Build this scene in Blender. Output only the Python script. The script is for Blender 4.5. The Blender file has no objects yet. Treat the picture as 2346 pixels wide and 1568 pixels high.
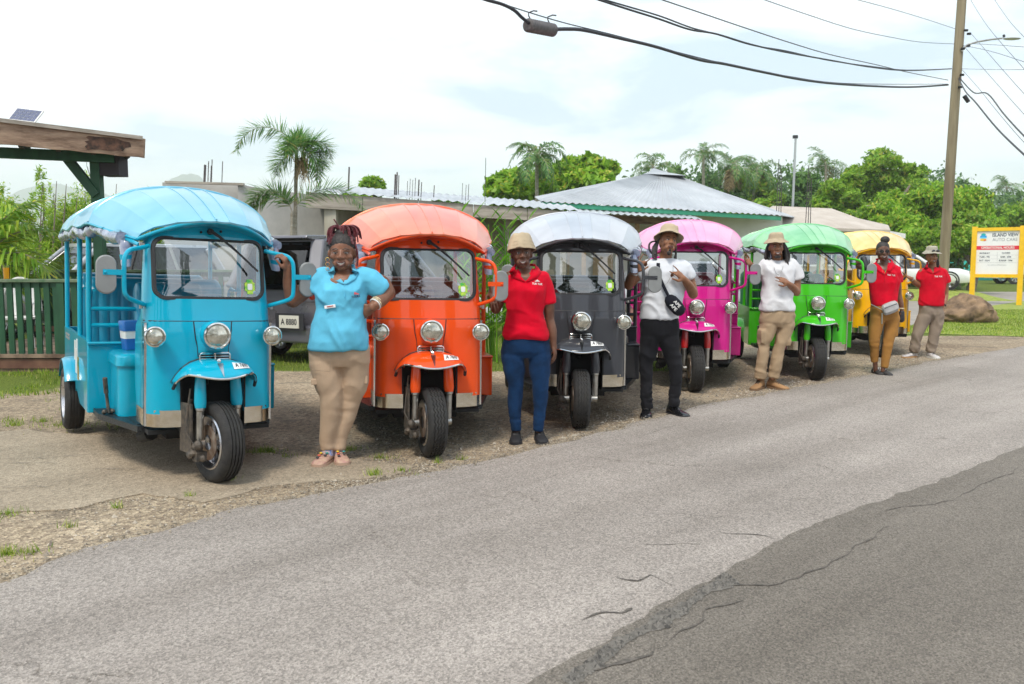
import bpy, bmesh, math, random
import numpy as np
from mathutils import Vector, Matrix, noise
S = bpy.context.scene
R = math.radians; PI = math.pi
# ---------------------------------------------------------------- camera
FOC, CX, CY, EYE = 1980.0, 1173.0, 784.0, 1.45
TH = math.atan(180/1980.0)
cd = bpy.data.cameras.new('camera'); cam = bpy.data.objects.new('camera', cd)
S.collection.objects.link(cam); S.camera = cam
cam.location = (0, 0, EYE); cam.rotation_euler = (R(90)-TH, 0, 0)
cd.sensor_fit = 'HORIZONTAL'; cd.sensor_width = 36; cd.lens = 36*FOC/2346
cd.clip_start = 0.1; cd.clip_end = 9000
cd.dof.use_dof = True; cd.dof.focus_distance = 8.0; cd.dof.aperture_fstop = 5.0
# ---------------------------------------------------------------- sky, sun, exposure
SUN_EL, SUN_AZ = 58, 200        # azimuth clockwise from +Y: behind the camera, a little left
w = bpy.data.worlds.new('World'); S.world = w; w.use_nodes = True
nt = w.node_tree; nt.nodes.clear()
def N(t, **k):
    n = nt.nodes.new(t)
    for a, b in k.items(): setattr(n, a, b)
    return n
def L(a, b): nt.links.new(a, b)
sky = N('ShaderNodeTexSky', sky_type='NISHITA', sun_disc=False, sun_elevation=R(SUN_EL), sun_rotation=R(SUN_AZ), air_density=1.0, dust_density=1.5, ozone_density=1.2)
skb = N('ShaderNodeBackground'); skb.inputs[1].default_value = 0.10; L(sky.outputs[0], skb.inputs[0])
tc = N('ShaderNodeTexCoord'); sx = N('ShaderNodeSeparateXYZ'); L(tc.outputs['Generated'], sx.inputs[0])
# project the direction on a cloud layer: x/(z+k), y/(z+k)
zk = N('ShaderNodeMath', operation='ADD'); L(sx.outputs[2], zk.inputs[0]); zk.inputs[1].default_value = 0.12
za = N('ShaderNodeMath', operation='MAXIMUM'); L(zk.outputs[0], za.inputs[0]); za.inputs[1].default_value = 0.05
dx = N('ShaderNodeMath', operation='DIVIDE'); L(sx.outputs[0], dx.inputs[0]); L(za.outputs[0], dx.inputs[1])
dy = N('ShaderNodeMath', operation='DIVIDE'); L(sx.outputs[1], dy.inputs[0]); L(za.outputs[0], dy.inputs[1])
cb = N('ShaderNodeCombineXYZ'); L(dx.outputs[0], cb.inputs[0]); L(dy.outputs[0], cb.inputs[1])
n1 = N('ShaderNodeTexNoise'); n1.inputs['Scale'].default_value = 0.8; n1.inputs['Detail'].default_value = 7; n1.inputs['Roughness'].default_value = 0.52; n1.inputs['Distortion'].default_value = 0.3
mp = N('ShaderNodeMapping'); mp.inputs['Location'].default_value = (5.1, 2.9, 0.0); L(cb.outputs[0], mp.inputs[0]); L(mp.outputs[0], n1.inputs['Vector'])
r1 = N('ShaderNodeValToRGB'); L(n1.outputs[0], r1.inputs[0])
r1.color_ramp.elements[0].position = 0.42; r1.color_ramp.elements[0].color = (0.50, 0.64, 0.80, 1)
r1.color_ramp.elements[1].position = 0.56; r1.color_ramp.elements[1].color = (0.92, 0.95, 0.99, 1)
e = r1.color_ramp.elements.new(0.485); e.color = (0.80, 0.89, 0.97, 1)
# paler towards the horizon
hz = N('ShaderNodeMapRange'); L(sx.outputs[2], hz.inputs[0]); hz.inputs[1].default_value = 0.02; hz.inputs[2].default_value = 0.17; hz.inputs[3].default_value = 1; hz.inputs[4].default_value = 0
mx = N('ShaderNodeMixRGB'); L(hz.outputs[0], mx.inputs[0]); L(r1.outputs[0], mx.inputs[1]); mx.inputs[2].default_value = (0.84, 0.94, 1.0, 1)
clb = N('ShaderNodeBackground'); L(mx.outputs[0], clb.inputs[0]); clb.inputs[1].default_value = 1.08
ms = N('ShaderNodeMixShader'); ms.inputs[0].default_value = 0.92; L(skb.outputs[0], ms.inputs[1]); L(clb.outputs[0], ms.inputs[2])
wo = N('ShaderNodeOutputWorld'); L(ms.outputs[0], wo.inputs[0])
sl = bpy.data.lights.new('sun', 'SUN'); sl.energy = 2.0; sl.angle = R(12); sl.color = (1.0, 0.93, 0.82)
so = bpy.data.objects.new('sun', sl); S.collection.objects.link(so)
az = R(SUN_AZ); el = R(SUN_EL)
sd = Vector((math.sin(az)*math.cos(el), math.cos(az)*math.cos(el), math.sin(el)))
so.rotation_euler = sd.to_track_quat('Z', 'Y').to_euler(); so.location = sd*30
S.view_settings.view_transform = 'Standard'; S.view_settings.look = 'None'
S.view_settings.exposure = 0.50; S.view_settings.gamma = 1.0; S.view_settings.use_curve_mapping = False
S.cycles.max_bounces = 8; S.cycles.transparent_max_bounces = 16; S.cycles.use_denoising = True
S.cycles.volume_bounces = 4; S.cycles.caustics_reflective = False; S.cycles.caustics_refractive = False
try:
    S.cycles.sample_clamp_indirect = 6
except Exception: pass
# ---------------------------------------------------------------- helpers
def W(px, py, Y):
    """point at ground distance Y seen at photo position px, py (photo 2346 wide)"""
    u = (px-CX)/FOC; v = (CY-py)/FOC
    d = Vector((u, math.cos(TH)+v*math.sin(TH), -math.sin(TH)+v*math.cos(TH)))
    t = Y/d.y
    return Vector((d.x*t, Y, EYE+d.z*t))
def G(px, py, z=0.0):
    u = (px-CX)/FOC; v = (CY-py)/FOC
    d = Vector((u, math.cos(TH)+v*math.sin(TH), -math.sin(TH)+v*math.cos(TH)))
    t = (z-EYE)/d.z
    return Vector((d.x*t, d.y*t, z))
def link(o, parent=None):
    S.collection.objects.link(o)
    if parent is not None: o.parent = parent
    return o
def tag(o, label=None, cat=None, group=None, kind=None):
    if label: o['label'] = label
    if cat: o['category'] = cat
    if group: o['group'] = group
    if kind: o['kind'] = kind
    return o
def empty(name, loc, rz=0, label=None, cat=None, group=None):
    o = bpy.data.objects.new(name, None); o.empty_display_size = 0.2
    o.location = loc; o.rotation_euler = (0, 0, rz)
    return tag(link(o), label, cat, group)
def frame(d, up=Vector((0, 0, 1))):
    d = Vector(d).normalized()
    x = d.cross(up)
    if x.length < 1e-4: x = d.cross(Vector((0, 1, 0)))
    x.normalize(); return x, x.cross(d).normalized()
def smooth_pts(P, k=6):
    out = []
    for i in range(len(P)-1):
        p0 = P[max(0, i-1)]; p1 = P[i]; p2 = P[i+1]; p3 = P[min(len(P)-1, i+2)]
        for j in range(k):
            t = j/k; out.append(.5*((2*p1)+(p2-p0)*t+(2*p0-5*p1+4*p2-p3)*t*t+(3*p1-p0-3*p2+p3)*t**3))
    out.append(P[-1]); return out
class MB:
    def __init__(s): s.v = []; s.f = []
    def add(s, vs, fs):
        b = len(s.v); s.v.extend([tuple(p) for p in vs]); s.f.extend([tuple(i+b for i in q) for q in fs]); return s
    def box(s, c, d, rot=None):
        c = Vector(c); hx, hy, hz_ = d[0]/2, d[1]/2, d[2]/2
        M = rot if rot is not None else Matrix.Identity(3)
        vs = [c+M@Vector((x*hx, y*hy, z*hz_)) for x in (-1, 1) for y in (-1, 1) for z in (-1, 1)]
        return s.add(vs, [(0, 1, 3, 2), (4, 6, 7, 5), (0, 4, 5, 1), (2, 3, 7, 6), (0, 2, 6, 4), (1, 5, 7, 3)])
    def bar(s, p0, p1, wd, ht, up=Vector((0, 0, 1))):
        p0 = Vector(p0); p1 = Vector(p1); x, u = frame(p1-p0, up); x = x*wd/2; u = u*ht/2
        vs = [p0-x-u, p0+x-u, p0+x+u, p0-x+u, p1-x-u, p1+x-u, p1+x+u, p1-x+u]
        return s.add(vs, [(0, 1, 2, 3), (7, 6, 5, 4), (0, 4, 5, 1), (1, 5, 6, 2), (2, 6, 7, 3), (3, 7, 4, 0)])
    def loft(s, rings, caps=True, closed=True):
        n = len(rings[0]); vs = [p for r in rings for p in r]; fs = []
        for i in range(len(rings)-1):
            for j in range(n if closed else n-1):
                k = (j+1) % n
                fs.append((i*n+j, i*n+k, (i+1)*n+k, (i+1)*n+j))
        if caps:
            fs.append(tuple(range(n-1, -1, -1))); fs.append(tuple(range((len(rings)-1)*n, len(rings)*n)))
        return s.add(vs, fs)
    def tube(s, pts, r, n=8, caps=True, rad=None):
        pts = [Vector(p) for p in pts]; rings = []; x = None
        for i, p in enumerate(pts):
            d = (pts[min(i+1, len(pts)-1)]-pts[max(i-1, 0)])
            if d.length < 1e-9: d = Vector((0, 0, 1))
            d.normalize()
            if x is None: x, u = frame(d)
            else:
                x = (x-d*x.dot(d)); x.normalize(); u = x.cross(d)
            rr = rad[i] if rad else r
            rings.append([p+x*math.cos(2*PI*j/n)*rr+u*math.sin(2*PI*j/n)*rr for j in range(n)])
        return s.loft(rings, caps)
    def cyl(s, p0, p1, r0, r1=None, n=16): return s.tube([p0, p1], 0, n, True, [r0, r0 if r1 is None else r1])
    def ell(s, c, r, rot=None, n=16, m=10):
        c = Vector(c); M = rot if rot is not None else Matrix.Identity(3)
        if not hasattr(r, '__len__'): r = (r, r, r)
        vs = [c+M@Vector((0, 0, -r[2]))]; fs = []
        for i in range(1, m):
            a = -PI/2+PI*i/m
            for j in range(n):
                b = 2*PI*j/n
                vs.append(c+M@Vector((r[0]*math.cos(a)*math.cos(b), r[1]*math.cos(a)*math.sin(b), r[2]*math.sin(a))))
        vs.append(c+M@Vector((0, 0, r[2])))
        for j in range(n): fs.append((0, 1+(j+1) % n, 1+j))
        for i in range(m-2):
            for j in range(n):
                a0 = 1+i*n; k = (j+1) % n
                fs.append((a0+j, a0+k, a0+n+k, a0+n+j))
        t = len(vs)-1; a0 = 1+(m-2)*n
        for j in range(n): fs.append((a0+j, a0+(j+1) % n, t))
        return s.add(vs, fs)
    def cap(s, p0, p1, r0, r1, n=14, k=4):
        """tapered capsule"""
        p0 = Vector(p0); p1 = Vector(p1); d = (p1-p0).normalized(); pts = []; rad = []
        for i in range(k, 0, -1):
            a = PI/2*i/(k+0.3); pts.append(p0-d*math.sin(a)*r0); rad.append(r0*math.cos(a))
        pts.append(p0); rad.append(r0); pts.append(p1); rad.append(r1)
        for i in range(1, k+1):
            a = PI/2*i/(k+0.3); pts.append(p1+d*math.sin(a)*r1); rad.append(r1*math.cos(a))
        return s.tube(pts, 0, n, True, rad)
    def lathe(s, prof, c=(0, 0, 0), axis='Z', n=32, M=None):
        """prof: (radius, height) list; not capped"""
        c = Vector(c); rings = []
        for r, h in prof:
            ring = []
            for j in range(n):
                a = 2*PI*j/n; x, y = r*math.cos(a), r*math.sin(a)
                p = Vector((x, y, h)) if axis == 'Z' else (Vector((h, x, y)) if axis == 'X' else Vector((x, -h, y)))
                if M is not None: p = M@p
                ring.append(c+p)
            rings.append(ring)
        return s.loft(rings, caps=False)
    def prism(s, poly, a, b, plane='XZ'):
        """extrude 2-D polygon between a and b along the remaining axis"""
        def P(q, t):
            if plane == 'XZ': return Vector((q[0], t, q[1]))
            if plane == 'YZ': return Vector((t, q[0], q[1]))
            return Vector((q[0], q[1], t))
        n = len(poly); vs = [P(q, a) for q in poly]+[P(q, b) for q in poly]
        fs = [tuple(range(n)), tuple(range(2*n-1, n-1, -1))]+[(i, i+n, (i+1) % n+n, (i+1) % n) for i in range(n)]
        return s.add(vs, fs)
    def grid(s, fn, nu, nv):
        vs = [fn(i/nu, j/nv) for i in range(nu+1) for j in range(nv+1)]
        fs = [(i*(nv+1)+j, (i+1)*(nv+1)+j, (i+1)*(nv+1)+j+1, i*(nv+1)+j+1) for i in range(nu) for j in range(nv)]
        return s.add(vs, fs)
    def xf(s, M):
        s.v = [tuple(M@Vector(p)) for p in s.v]; return s
    def mesh(s, name, smooth=True, ang=35):
        me = bpy.data.meshes.new(name); me.from_pydata(s.v, [], s.f); me.validate()
        bm = bmesh.new(); bm.from_mesh(me); bmesh.ops.recalc_face_normals(bm, faces=bm.faces); bm.to_mesh(me); bm.free()
        if smooth:
            me.polygons.foreach_set('use_smooth', [True]*len(me.polygons)); me.set_sharp_from_angle(angle=R(ang))
        me.update(); return me
    def obj(s, name, mat, parent=None, smooth=True, ang=35, bevel=0, solid=0, sub=0):
        o = bpy.data.objects.new(name, s.mesh(name, smooth, ang)); link(o, parent)
        if mat: o.data.materials.append(mat)
        if solid:
            m = o.modifiers.new('solid', 'SOLIDIFY'); m.thickness = solid; m.offset = 0
        if bevel:
            m = o.modifiers.new('bevel', 'BEVEL'); m.width = bevel; m.segments = 2; m.limit_method = 'ANGLE'; m.angle_limit = R(50)
        if sub:
            m = o.modifiers.new('sub', 'SUBSURF'); m.levels = sub; m.render_levels = sub
        return o
def bake(o):
    """replace the object's mesh by its evaluated one and drop the modifiers"""
    bpy.context.view_layer.update()
    dg = bpy.context.evaluated_depsgraph_get()
    me = bpy.data.meshes.new_from_object(o.evaluated_get(dg)); o.modifiers.clear(); old = o.data; o.data = me
    return o
def meshobj(name, me, mat, parent=None):
    o = bpy.data.objects.new(name, me); link(o, parent)
    if mat:
        if len(me.materials) == 0: me.materials.append(mat)
        if me.materials[0] is not mat:
            o.material_slots[0].link = 'OBJECT'; o.material_slots[0].material = mat
    return o
def quads_mesh(name, V, nper=4):
    """V: (n*nper,3) numpy array, each nper vertices a face"""
    V = np.asarray(V, dtype=np.float32).reshape(-1, 3); nf = len(V)//nper
    me = bpy.data.meshes.new(name); me.vertices.add(len(V)); me.vertices.foreach_set('co', V.ravel())
    me.loops.add(len(V)); me.loops.foreach_set('vertex_index', np.arange(len(V), dtype=np.int32))
    me.polygons.add(nf); me.polygons.foreach_set('loop_start', np.arange(0, len(V), nper, dtype=np.int32))
    try: me.polygons.foreach_set('loop_total', np.full(nf, nper, dtype=np.int32))
    except Exception: pass
    me.update(calc_edges=True); me.validate(); return me
# ---------------------------------------------------------------- materials
def nodes(name):
    m = bpy.data.materials.new(name); m.use_nodes = True; t = m.node_tree
    b = t.nodes['Principled BSDF']; return m, t, b
def C4(c): return (c[0], c[1], c[2], 1)
def mat(name, col, rough=0.5, metal=0.0, coat=0.0, spec=0.5, var=0.0, vs=4.0, bump=0.0, bs=60.0, col2=None, ior=None, sheen=0, detail=5, stretch=None, em=0):
    """principled material with noise-driven colour variation and fine relief"""
    m, t, b = nodes(name)
    b.inputs['Roughness'].default_value = rough; b.inputs['Metallic'].default_value = metal
    b.inputs['Coat Weight'].default_value = coat; b.inputs['Coat Roughness'].default_value = 0.04
    b.inputs['Specular IOR Level'].default_value = spec
    if sheen: b.inputs['Sheen Weight'].default_value = sheen
    if ior: b.inputs['IOR'].default_value = ior
    b.inputs['Base Color'].default_value = C4(col)
    tcn = t.nodes.new('ShaderNodeTexCoord'); src = tcn.outputs['Object']
    if stretch:
        mpn = t.nodes.new('ShaderNodeMapping'); mpn.inputs['Scale'].default_value = stretch; t.links.new(src, mpn.inputs[0]); src = mpn.outputs[0]
    if var or col2:
        n = t.nodes.new('ShaderNodeTexNoise'); n.inputs['Scale'].default_value = vs; n.inputs['Detail'].default_value = detail
        n.inputs['Roughness'].default_value = 0.6; t.links.new(src, n.inputs['Vector'])
        r = t.nodes.new('ShaderNodeValToRGB'); t.links.new(n.outputs[0], r.inputs[0])
        if col2: a, c = col, col2
        else: a = tuple(x*(1-var) for x in col); c = tuple(min(1, x*(1+var)) for x in col)
        r.color_ramp.elements[0].position = 0.35; r.color_ramp.elements[0].color = C4(a)
        r.color_ramp.elements[1].position = 0.65; r.color_ramp.elements[1].color = C4(c)
        t.links.new(r.outputs[0], b.inputs['Base Color'])
        if metal or coat:
            mr = t.nodes.new('ShaderNodeMapRange'); t.links.new(n.outputs[0], mr.inputs[0]); mr.inputs[3].default_value = rough*0.75; mr.inputs[4].default_value = min(1, rough*1.3)
            t.links.new(mr.outputs[0], b.inputs['Roughness'])
    if bump:
        n2 = t.nodes.new('ShaderNodeTexNoise'); n2.inputs['Scale'].default_value = bs; n2.inputs['Detail'].default_value = 4; t.links.new(src, n2.inputs['Vector'])
        bp = t.nodes.new('ShaderNodeBump'); bp.inputs['Strength'].default_value = bump; bp.inputs['Distance'].default_value = 0.01
        t.links.new(n2.outputs[0], bp.inputs['Height']); t.links.new(bp.outputs[0], b.inputs['Normal'])
    if em:
        b.inputs['Emission Color'].default_value = C4(col); b.inputs['Emission Strength'].default_value = em
    return m
def leafmat(name, c1, c2, c3=None, tr=0.35, rough=0.45):
    m, t, b = nodes(name)
    g = t.nodes.new('ShaderNodeNewGeometry'); r = t.nodes.new('ShaderNodeValToRGB')
    t.links.new(g.outputs['Random Per Island'], r.inputs[0])
    r.color_ramp.elements[0].position = 0.05; r.color_ramp.elements[0].color = C4(c1)
    r.color_ramp.elements[1].position = 0.85; r.color_ramp.elements[1].color = C4(c2)
    if c3: e = r.color_ramp.elements.new(0.96); e.color = C4(c3)
    # clump-scale variation
    tcn = t.nodes.new('ShaderNodeTexCoord'); n = t.nodes.new('ShaderNodeTexNoise'); n.inputs['Scale'].default_value = 0.7; n.inputs['Detail'].default_value = 2
    t.links.new(tcn.outputs['Object'], n.inputs['Vector'])
    mr = t.nodes.new('ShaderNodeMapRange'); t.links.new(n.outputs[0], mr.inputs[0]); mr.inputs[1].default_value = .3; mr.inputs[2].default_value = .7; mr.inputs[3].default_value = .72; mr.inputs[4].default_value = 1.3
    mxx = t.nodes.new('ShaderNodeVectorMath'); mxx.operation = 'SCALE'; t.links.new(r.outputs[0], mxx.inputs[0]); t.links.new(mr.outputs[0], mxx.inputs['Scale'])
    t.links.new(mxx.outputs[0], b.inputs['Base Color']); b.inputs['Roughness'].default_value = rough; b.inputs['Specular IOR Level'].default_value = 0.35
    tl = t.nodes.new('ShaderNodeBsdfTranslucent'); t.links.new(mxx.outputs[0], tl.inputs[0])
    mi = t.nodes.new('ShaderNodeMixShader'); mi.inputs[0].default_value = tr
    o = t.nodes['Material Output']; t.links.new(b.outputs[0], mi.inputs[1]); t.links.new(tl.outputs[0], mi.inputs[2]); t.links.new(mi.outputs[0], o.inputs[0])
    return m
def glassmat(name, tint=(0.9, 0.94, 0.94), refl=1.0):
    m = bpy.data.materials.new(name); m.use_nodes = True; t = m.node_tree; t.nodes.clear()
    tr = t.nodes.new('ShaderNodeBsdfTransparent'); tr.inputs[0].default_value = C4(tint)
    gl = t.nodes.new('ShaderNodeBsdfGlossy'); gl.inputs[0].default_value = (1, 1, 1, 1); gl.inputs['Roughness'].default_value = 0.01
    fr = t.nodes.new('ShaderNodeFresnel'); fr.inputs[0].default_value = 1.0+0.55*refl
    mi = t.nodes.new('ShaderNodeMixShader'); o = t.nodes.new('ShaderNodeOutputMaterial')
    t.links.new(fr.outputs[0], mi.inputs[0]); t.links.new(tr.outputs[0], mi.inputs[1]); t.links.new(gl.outputs[0], mi.inputs[2]); t.links.new(mi.outputs[0], o.inputs[0])
    return m
M = {}
M['black'] = mat('black_rubber', (0.018, 0.018, 0.02), 0.55, var=0.3, vs=12)
M['tyre'] = mat('tyre_rubber', (0.014, 0.014, 0.015), 0.75, col2=(0.036, 0.034, 0.031), vs=14, bump=0.35, bs=120)
M['chrome'] = mat('chrome', (0.72, 0.72, 0.70), 0.12, metal=1, var=0.12, vs=9)
M['steel'] = mat('dull_steel', (0.42, 0.41, 0.38), 0.34, metal=1, var=0.25, vs=14)
M['grime'] = mat('greasy_metal', (0.06, 0.055, 0.05), 0.6, metal=0.4, col2=(0.16, 0.13, 0.10), vs=30, bump=0.6, bs=90)
M['rust'] = mat('rusty_disc', (0.20, 0.11, 0.07), 0.5, metal=0.6, col2=(0.42, 0.36, 0.30), vs=20)
M['lens'] = mat('headlight_lens', (0.30, 0.28, 0.21), 0.10, metal=0.75, coat=1, col2=(0.72, 0.70, 0.60), vs=18, bump=0.3, bs=45)
M['mirror_back'] = mat('grey_plastic', (0.23, 0.24, 0.24), 0.55, var=0.1, vs=6)
M['glass'] = glassmat('windscreen_glass', (0.90, 0.95, 0.95), 2.8)
M['carglass'] = glassmat('car_glass', (0.25, 0.29, 0.30), 1.3)
M['plastic_clear'] = mat('rolled_clear_plastic', (0.12, 0.15, 0.25), 0.12, coat=.8, col2=(0.38, 0.41, 0.50), vs=9, bump=0.8, bs=25)
M['dark'] = mat('dark_underside', (0.012, 0.012, 0.012), 0.8, var=0.4, vs=8, bump=.2)
M['tread'] = mat('tread_plate', (0.05, 0.055, 0.06), 0.35, metal=0.8, var=0.4, vs=60, bump=0.8, bs=90)
M['white'] = mat('white_plastic', (0.78, 0.78, 0.76), 0.35, var=0.08, vs=6)
M['whitepaint'] = mat('white_car_paint', (0.78, 0.80, 0.82), 0.3, coat=1, var=0.04, vs=3)
M['ink'] = mat('black_ink', (0.02, 0.02, 0.025), 0.5)
# ================================================================ GROUND
def ground_mat():
    m, t, b = nodes('gravel_and_dirt')
    tcn = t.nodes.new('ShaderNodeTexCoord')
    def noi(sc, det=6, ro=.6, vec=None, dist=0):
        n = t.nodes.new('ShaderNodeTexNoise'); n.inputs['Scale'].default_value = sc; n.inputs['Detail'].default_value = det; n.inputs['Roughness'].default_value = ro; n.inputs['Distortion'].default_value = dist
        t.links.new(vec or tcn.outputs['Object'], n.inputs['Vector']); return n
    def ramp(src, p0, c0, p1, c1, mid=None):
        r = t.nodes.new('ShaderNodeValToRGB'); t.links.new(src, r.inputs[0]); r.color_ramp.elements[0].position = p0; r.color_ramp.elements[0].color = C4(c0)
        r.color_ramp.elements[1].position = p1; r.color_ramp.elements[1].color = C4(c1)
        if mid: e = r.color_ramp.elements.new(mid[0]); e.color = C4(mid[1])
        return r
    def mix(f, a, c, mode='MIX'):
        x = t.nodes.new('ShaderNodeMixRGB'); x.blend_type = mode
        if isinstance(f, float): x.inputs[0].default_value = f
        else: t.links.new(f, x.inputs[0])
        t.links.new(a, x.inputs[1])
        if isinstance(c, tuple): x.inputs[2].default_value = C4(c)
        else: t.links.new(c, x.inputs[2])
        return x
    big = ramp(noi(0.55, 5).outputs[0], .35, (0.26, 0.21, 0.16), .68, (0.48, 0.41, 0.32), (.5, (0.37, 0.31, 0.235)))
    vo = t.nodes.new('ShaderNodeTexVoronoi'); vo.inputs['Scale'].default_value = 38; t.links.new(tcn.outputs['Object'], vo.inputs['Vector'])
    peb = ramp(vo.outputs['Color'], .15, (0.55, 0.50, 0.46), .9, (1.35, 1.28, 1.15))
    c1 = mix(0.85, big.outputs[0], peb.outputs[0], 'MULTIPLY')
    sp = ramp(noi(95, 3).outputs[0], .38, (0.55, 0.53, 0.5), .62, (1.3, 1.3, 1.3))
    c2 = mix(0.8, c1.outputs[0], sp.outputs[0], 'MULTIPLY')
    dk = ramp(noi(1.7, 6, .7, dist=.6).outputs[0], .54, (0, 0, 0), .70, (1, 1, 1))
    c3 = mix(dk.outputs[0], c2.outputs[0], (0.17, 0.14, 0.105))
    st = ramp(noi(0.9, 8, .75).outputs[0], .56, (0, 0, 0), .64, (1, 1, 1))
    g = ramp(noi(60, 3).outputs[0], .4, (0.05, 0.085, 0.012), .6, (0.17, 0.21, 0.03))
    # grass film only where a mask attribute says grass grows
    at = t.nodes.new('ShaderNodeAttribute'); at.attribute_name = 'lawn'
    ml = t.nodes.new('ShaderNodeMath'); ml.operation = 'MULTIPLY_ADD'; t.links.new(at.outputs['Fac'], ml.inputs[0]); ml.inputs[1].default_value = 1.5
    nn = noi(3.0, 7, .7); sb = t.nodes.new('ShaderNodeMath'); sb.operation = 'SUBTRACT'; t.links.new(nn.outputs[0], sb.inputs[0]); sb.inputs[1].default_value = .95; t.links.new(sb.outputs[0], ml.inputs[2])
    ms_ = ramp(ml.outputs[0], .0, (0, 0, 0), .16, (1, 1, 1))
    c4 = mix(ms_.outputs[0], c3.outputs[0], g.outputs[0])
    t.links.new(c4.outputs[0], b.inputs['Base Color']); b.inputs['Roughness'].default_value = .92; b.inputs['Specular IOR Level'].default_value = .2
    bp = t.nodes.new('ShaderNodeBump'); bp.inputs['Strength'].default_value = .9; bp.inputs['Distance'].default_value = .012
    ad = t.nodes.new('ShaderNodeMath'); ad.operation = 'ADD'; t.links.new(vo.outputs['Distance'], ad.inputs[0]); t.links.new(noi(70, 4).outputs[0], ad.inputs[1])
    t.links.new(ad.outputs[0], bp.inputs['Height']); t.links.new(bp.outputs[0], b.inputs['Normal'])
    return m
def asphalt_mat(name, base, bright, dark, crackamt=1.0, spk=110):
    m, t, b = nodes(name)
    tcn = t.nodes.new('ShaderNodeTexCoord')
    def noi(sc, det=6, ro=.6, dist=0, sc3=None):
        n = t.nodes.new('ShaderNodeTexNoise'); n.inputs['Scale'].default_value = sc; n.inputs['Detail'].default_value = det; n.inputs['Roughness'].default_value = ro; n.inputs['Distortion'].default_value = dist
        if sc3:
            q0 = t.nodes.new('ShaderNodeMapping'); q0.inputs['Rotation'].default_value = (0, 0, -R(43)); t.links.new(tcn.outputs['Object'], q0.inputs[0]); q = t.nodes.new('ShaderNodeMapping'); q.inputs['Scale'].default_value = sc3; t.links.new(q0.outputs[0], q.inputs[0]); t.links.new(q.outputs[0], n.inputs['Vector'])
        else: t.links.new(tcn.outputs['Object'], n.inputs['Vector'])
        return n
    def ramp(src, p0, c0, p1, c1):
        r = t.nodes.new('ShaderNodeValToRGB'); t.links.new(src, r.inputs[0]); r.color_ramp.elements[0].position = p0; r.color_ramp.elements[0].color = C4(c0)
        r.color_ramp.elements[1].position = p1; r.color_ramp.elements[1].color = C4(c1); return r
    def mul(a, c, f=1.0):
        x = t.nodes.new('ShaderNodeMixRGB'); x.blend_type = 'MULTIPLY'; x.inputs[0].default_value = f; t.links.new(a, x.inputs[1]); t.links.new(c, x.inputs[2]); return x
    a = ramp(noi(.5, 6, .6).outputs[0], .3, base, .7, bright)
    vo = t.nodes.new('ShaderNodeTexVoronoi'); vo.inputs['Scale'].default_value = spk; t.links.new(tcn.outputs['Object'], vo.inputs['Vector'])
    v = ramp(vo.outputs['Color'], .1, dark, .85, (1.38, 1.36, 1.34))
    s2 = ramp(noi(170, 3, .7).outputs[0], .36, (0.62, 0.62, 0.63), .64, (1.36, 1.35, 1.34))
    c = mul(mul(a.outputs[0], v.outputs[0]).outputs[0], s2.outputs[0], .9)
    # long worn wheel streaks
    w_ = ramp(noi(.9, 5, .55, 0, (.16, 1.3, 1)).outputs[0], .36, (0.80, 0.79, 0.775), .64, (1.13, 1.13, 1.13)); c = mul(c.outputs[0], w_.outputs[0])
    # fine cracks
    cr = t.nodes.new('ShaderNodeTexVoronoi'); cr.feature = 'DISTANCE_TO_EDGE'; cr.inputs['Scale'].default_value = .75
    nv = noi(3, 5, .7); va = t.nodes.new('ShaderNodeVectorMath'); va.operation = 'SCALE'; va.inputs['Scale'].default_value = .5; t.links.new(nv.outputs['Color'], va.inputs[0])
    vb = t.nodes.new('ShaderNodeVectorMath'); vb.operation = 'ADD'; t.links.new(tcn.outputs['Object'], vb.inputs[0]); t.links.new(va.outputs[0], vb.inputs[1]); t.links.new(vb.outputs[0], cr.inputs['Vector'])
    ck = ramp(cr.outputs['Distance'], 0.0, (0.45, 0.43, 0.40), .007, (1, 1, 1))
    msk = ramp(noi(.9, 3).outputs[0], .52, (1, 1, 1), .62, (0, 0, 0))
    lt = t.nodes.new('ShaderNodeMixRGB'); t.links.new(msk.outputs[0], lt.inputs[0]); t.links.new(ck.outputs[0], lt.inputs[1]); lt.inputs[2].default_value = (1, 1, 1, 1)
    c = mul(c.outputs[0], lt.outputs[0], crackamt)
    t.links.new(c.outputs[0], b.inputs['Base Color']); b.inputs['Roughness'].default_value = .85; b.inputs['Specular IOR Level'].default_value = .3
    bp = t.nodes.new('ShaderNodeBump'); bp.inputs['Strength'].default_value = .55; bp.inputs['Distance'].default_value = .006
    ad = t.nodes.new('ShaderNodeMath'); ad.operation = 'ADD'; t.links.new(vo.outputs['Distance'], ad.inputs[0]); t.links.new(noi(130, 3).outputs[0], ad.inputs[1])
    t.links.new(ad.outputs[0], bp.inputs['Height']); t.links.new(bp.outputs[0], b.inputs['Normal'])
    return m
M['gravel'] = ground_mat()
M['asphalt'] = asphalt_mat('worn_pale_asphalt', (0.255, 0.230, 0.207), (0.335, 0.303, 0.274), (0.66, 0.65, 0.64))
M['asphalt2'] = asphalt_mat('newer_brown_grey_asphalt', (0.150, 0.134, 0.114), (0.195, 0.175, 0.15), (0.62, 0.61, 0.6), .6, 150)
M['slab'] = asphalt_mat('stained_cement_apron', (0.225, 0.185, 0.135), (0.33, 0.275, 0.205), (0.85, 0.84, 0.82), 1.0, 60)
M['sideroad'] = mat('pale_concrete_road', (0.26, 0.235, 0.205), .9, col2=(0.36, 0.32, 0.275), vs=2, bump=.3)
M['grassfloor'] = mat('grass_floor', (0.16, 0.22, 0.03), .95, col2=(0.34, 0.38, 0.07), vs=9, bump=.8, bs=60)
rnd = random.Random(7)
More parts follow.
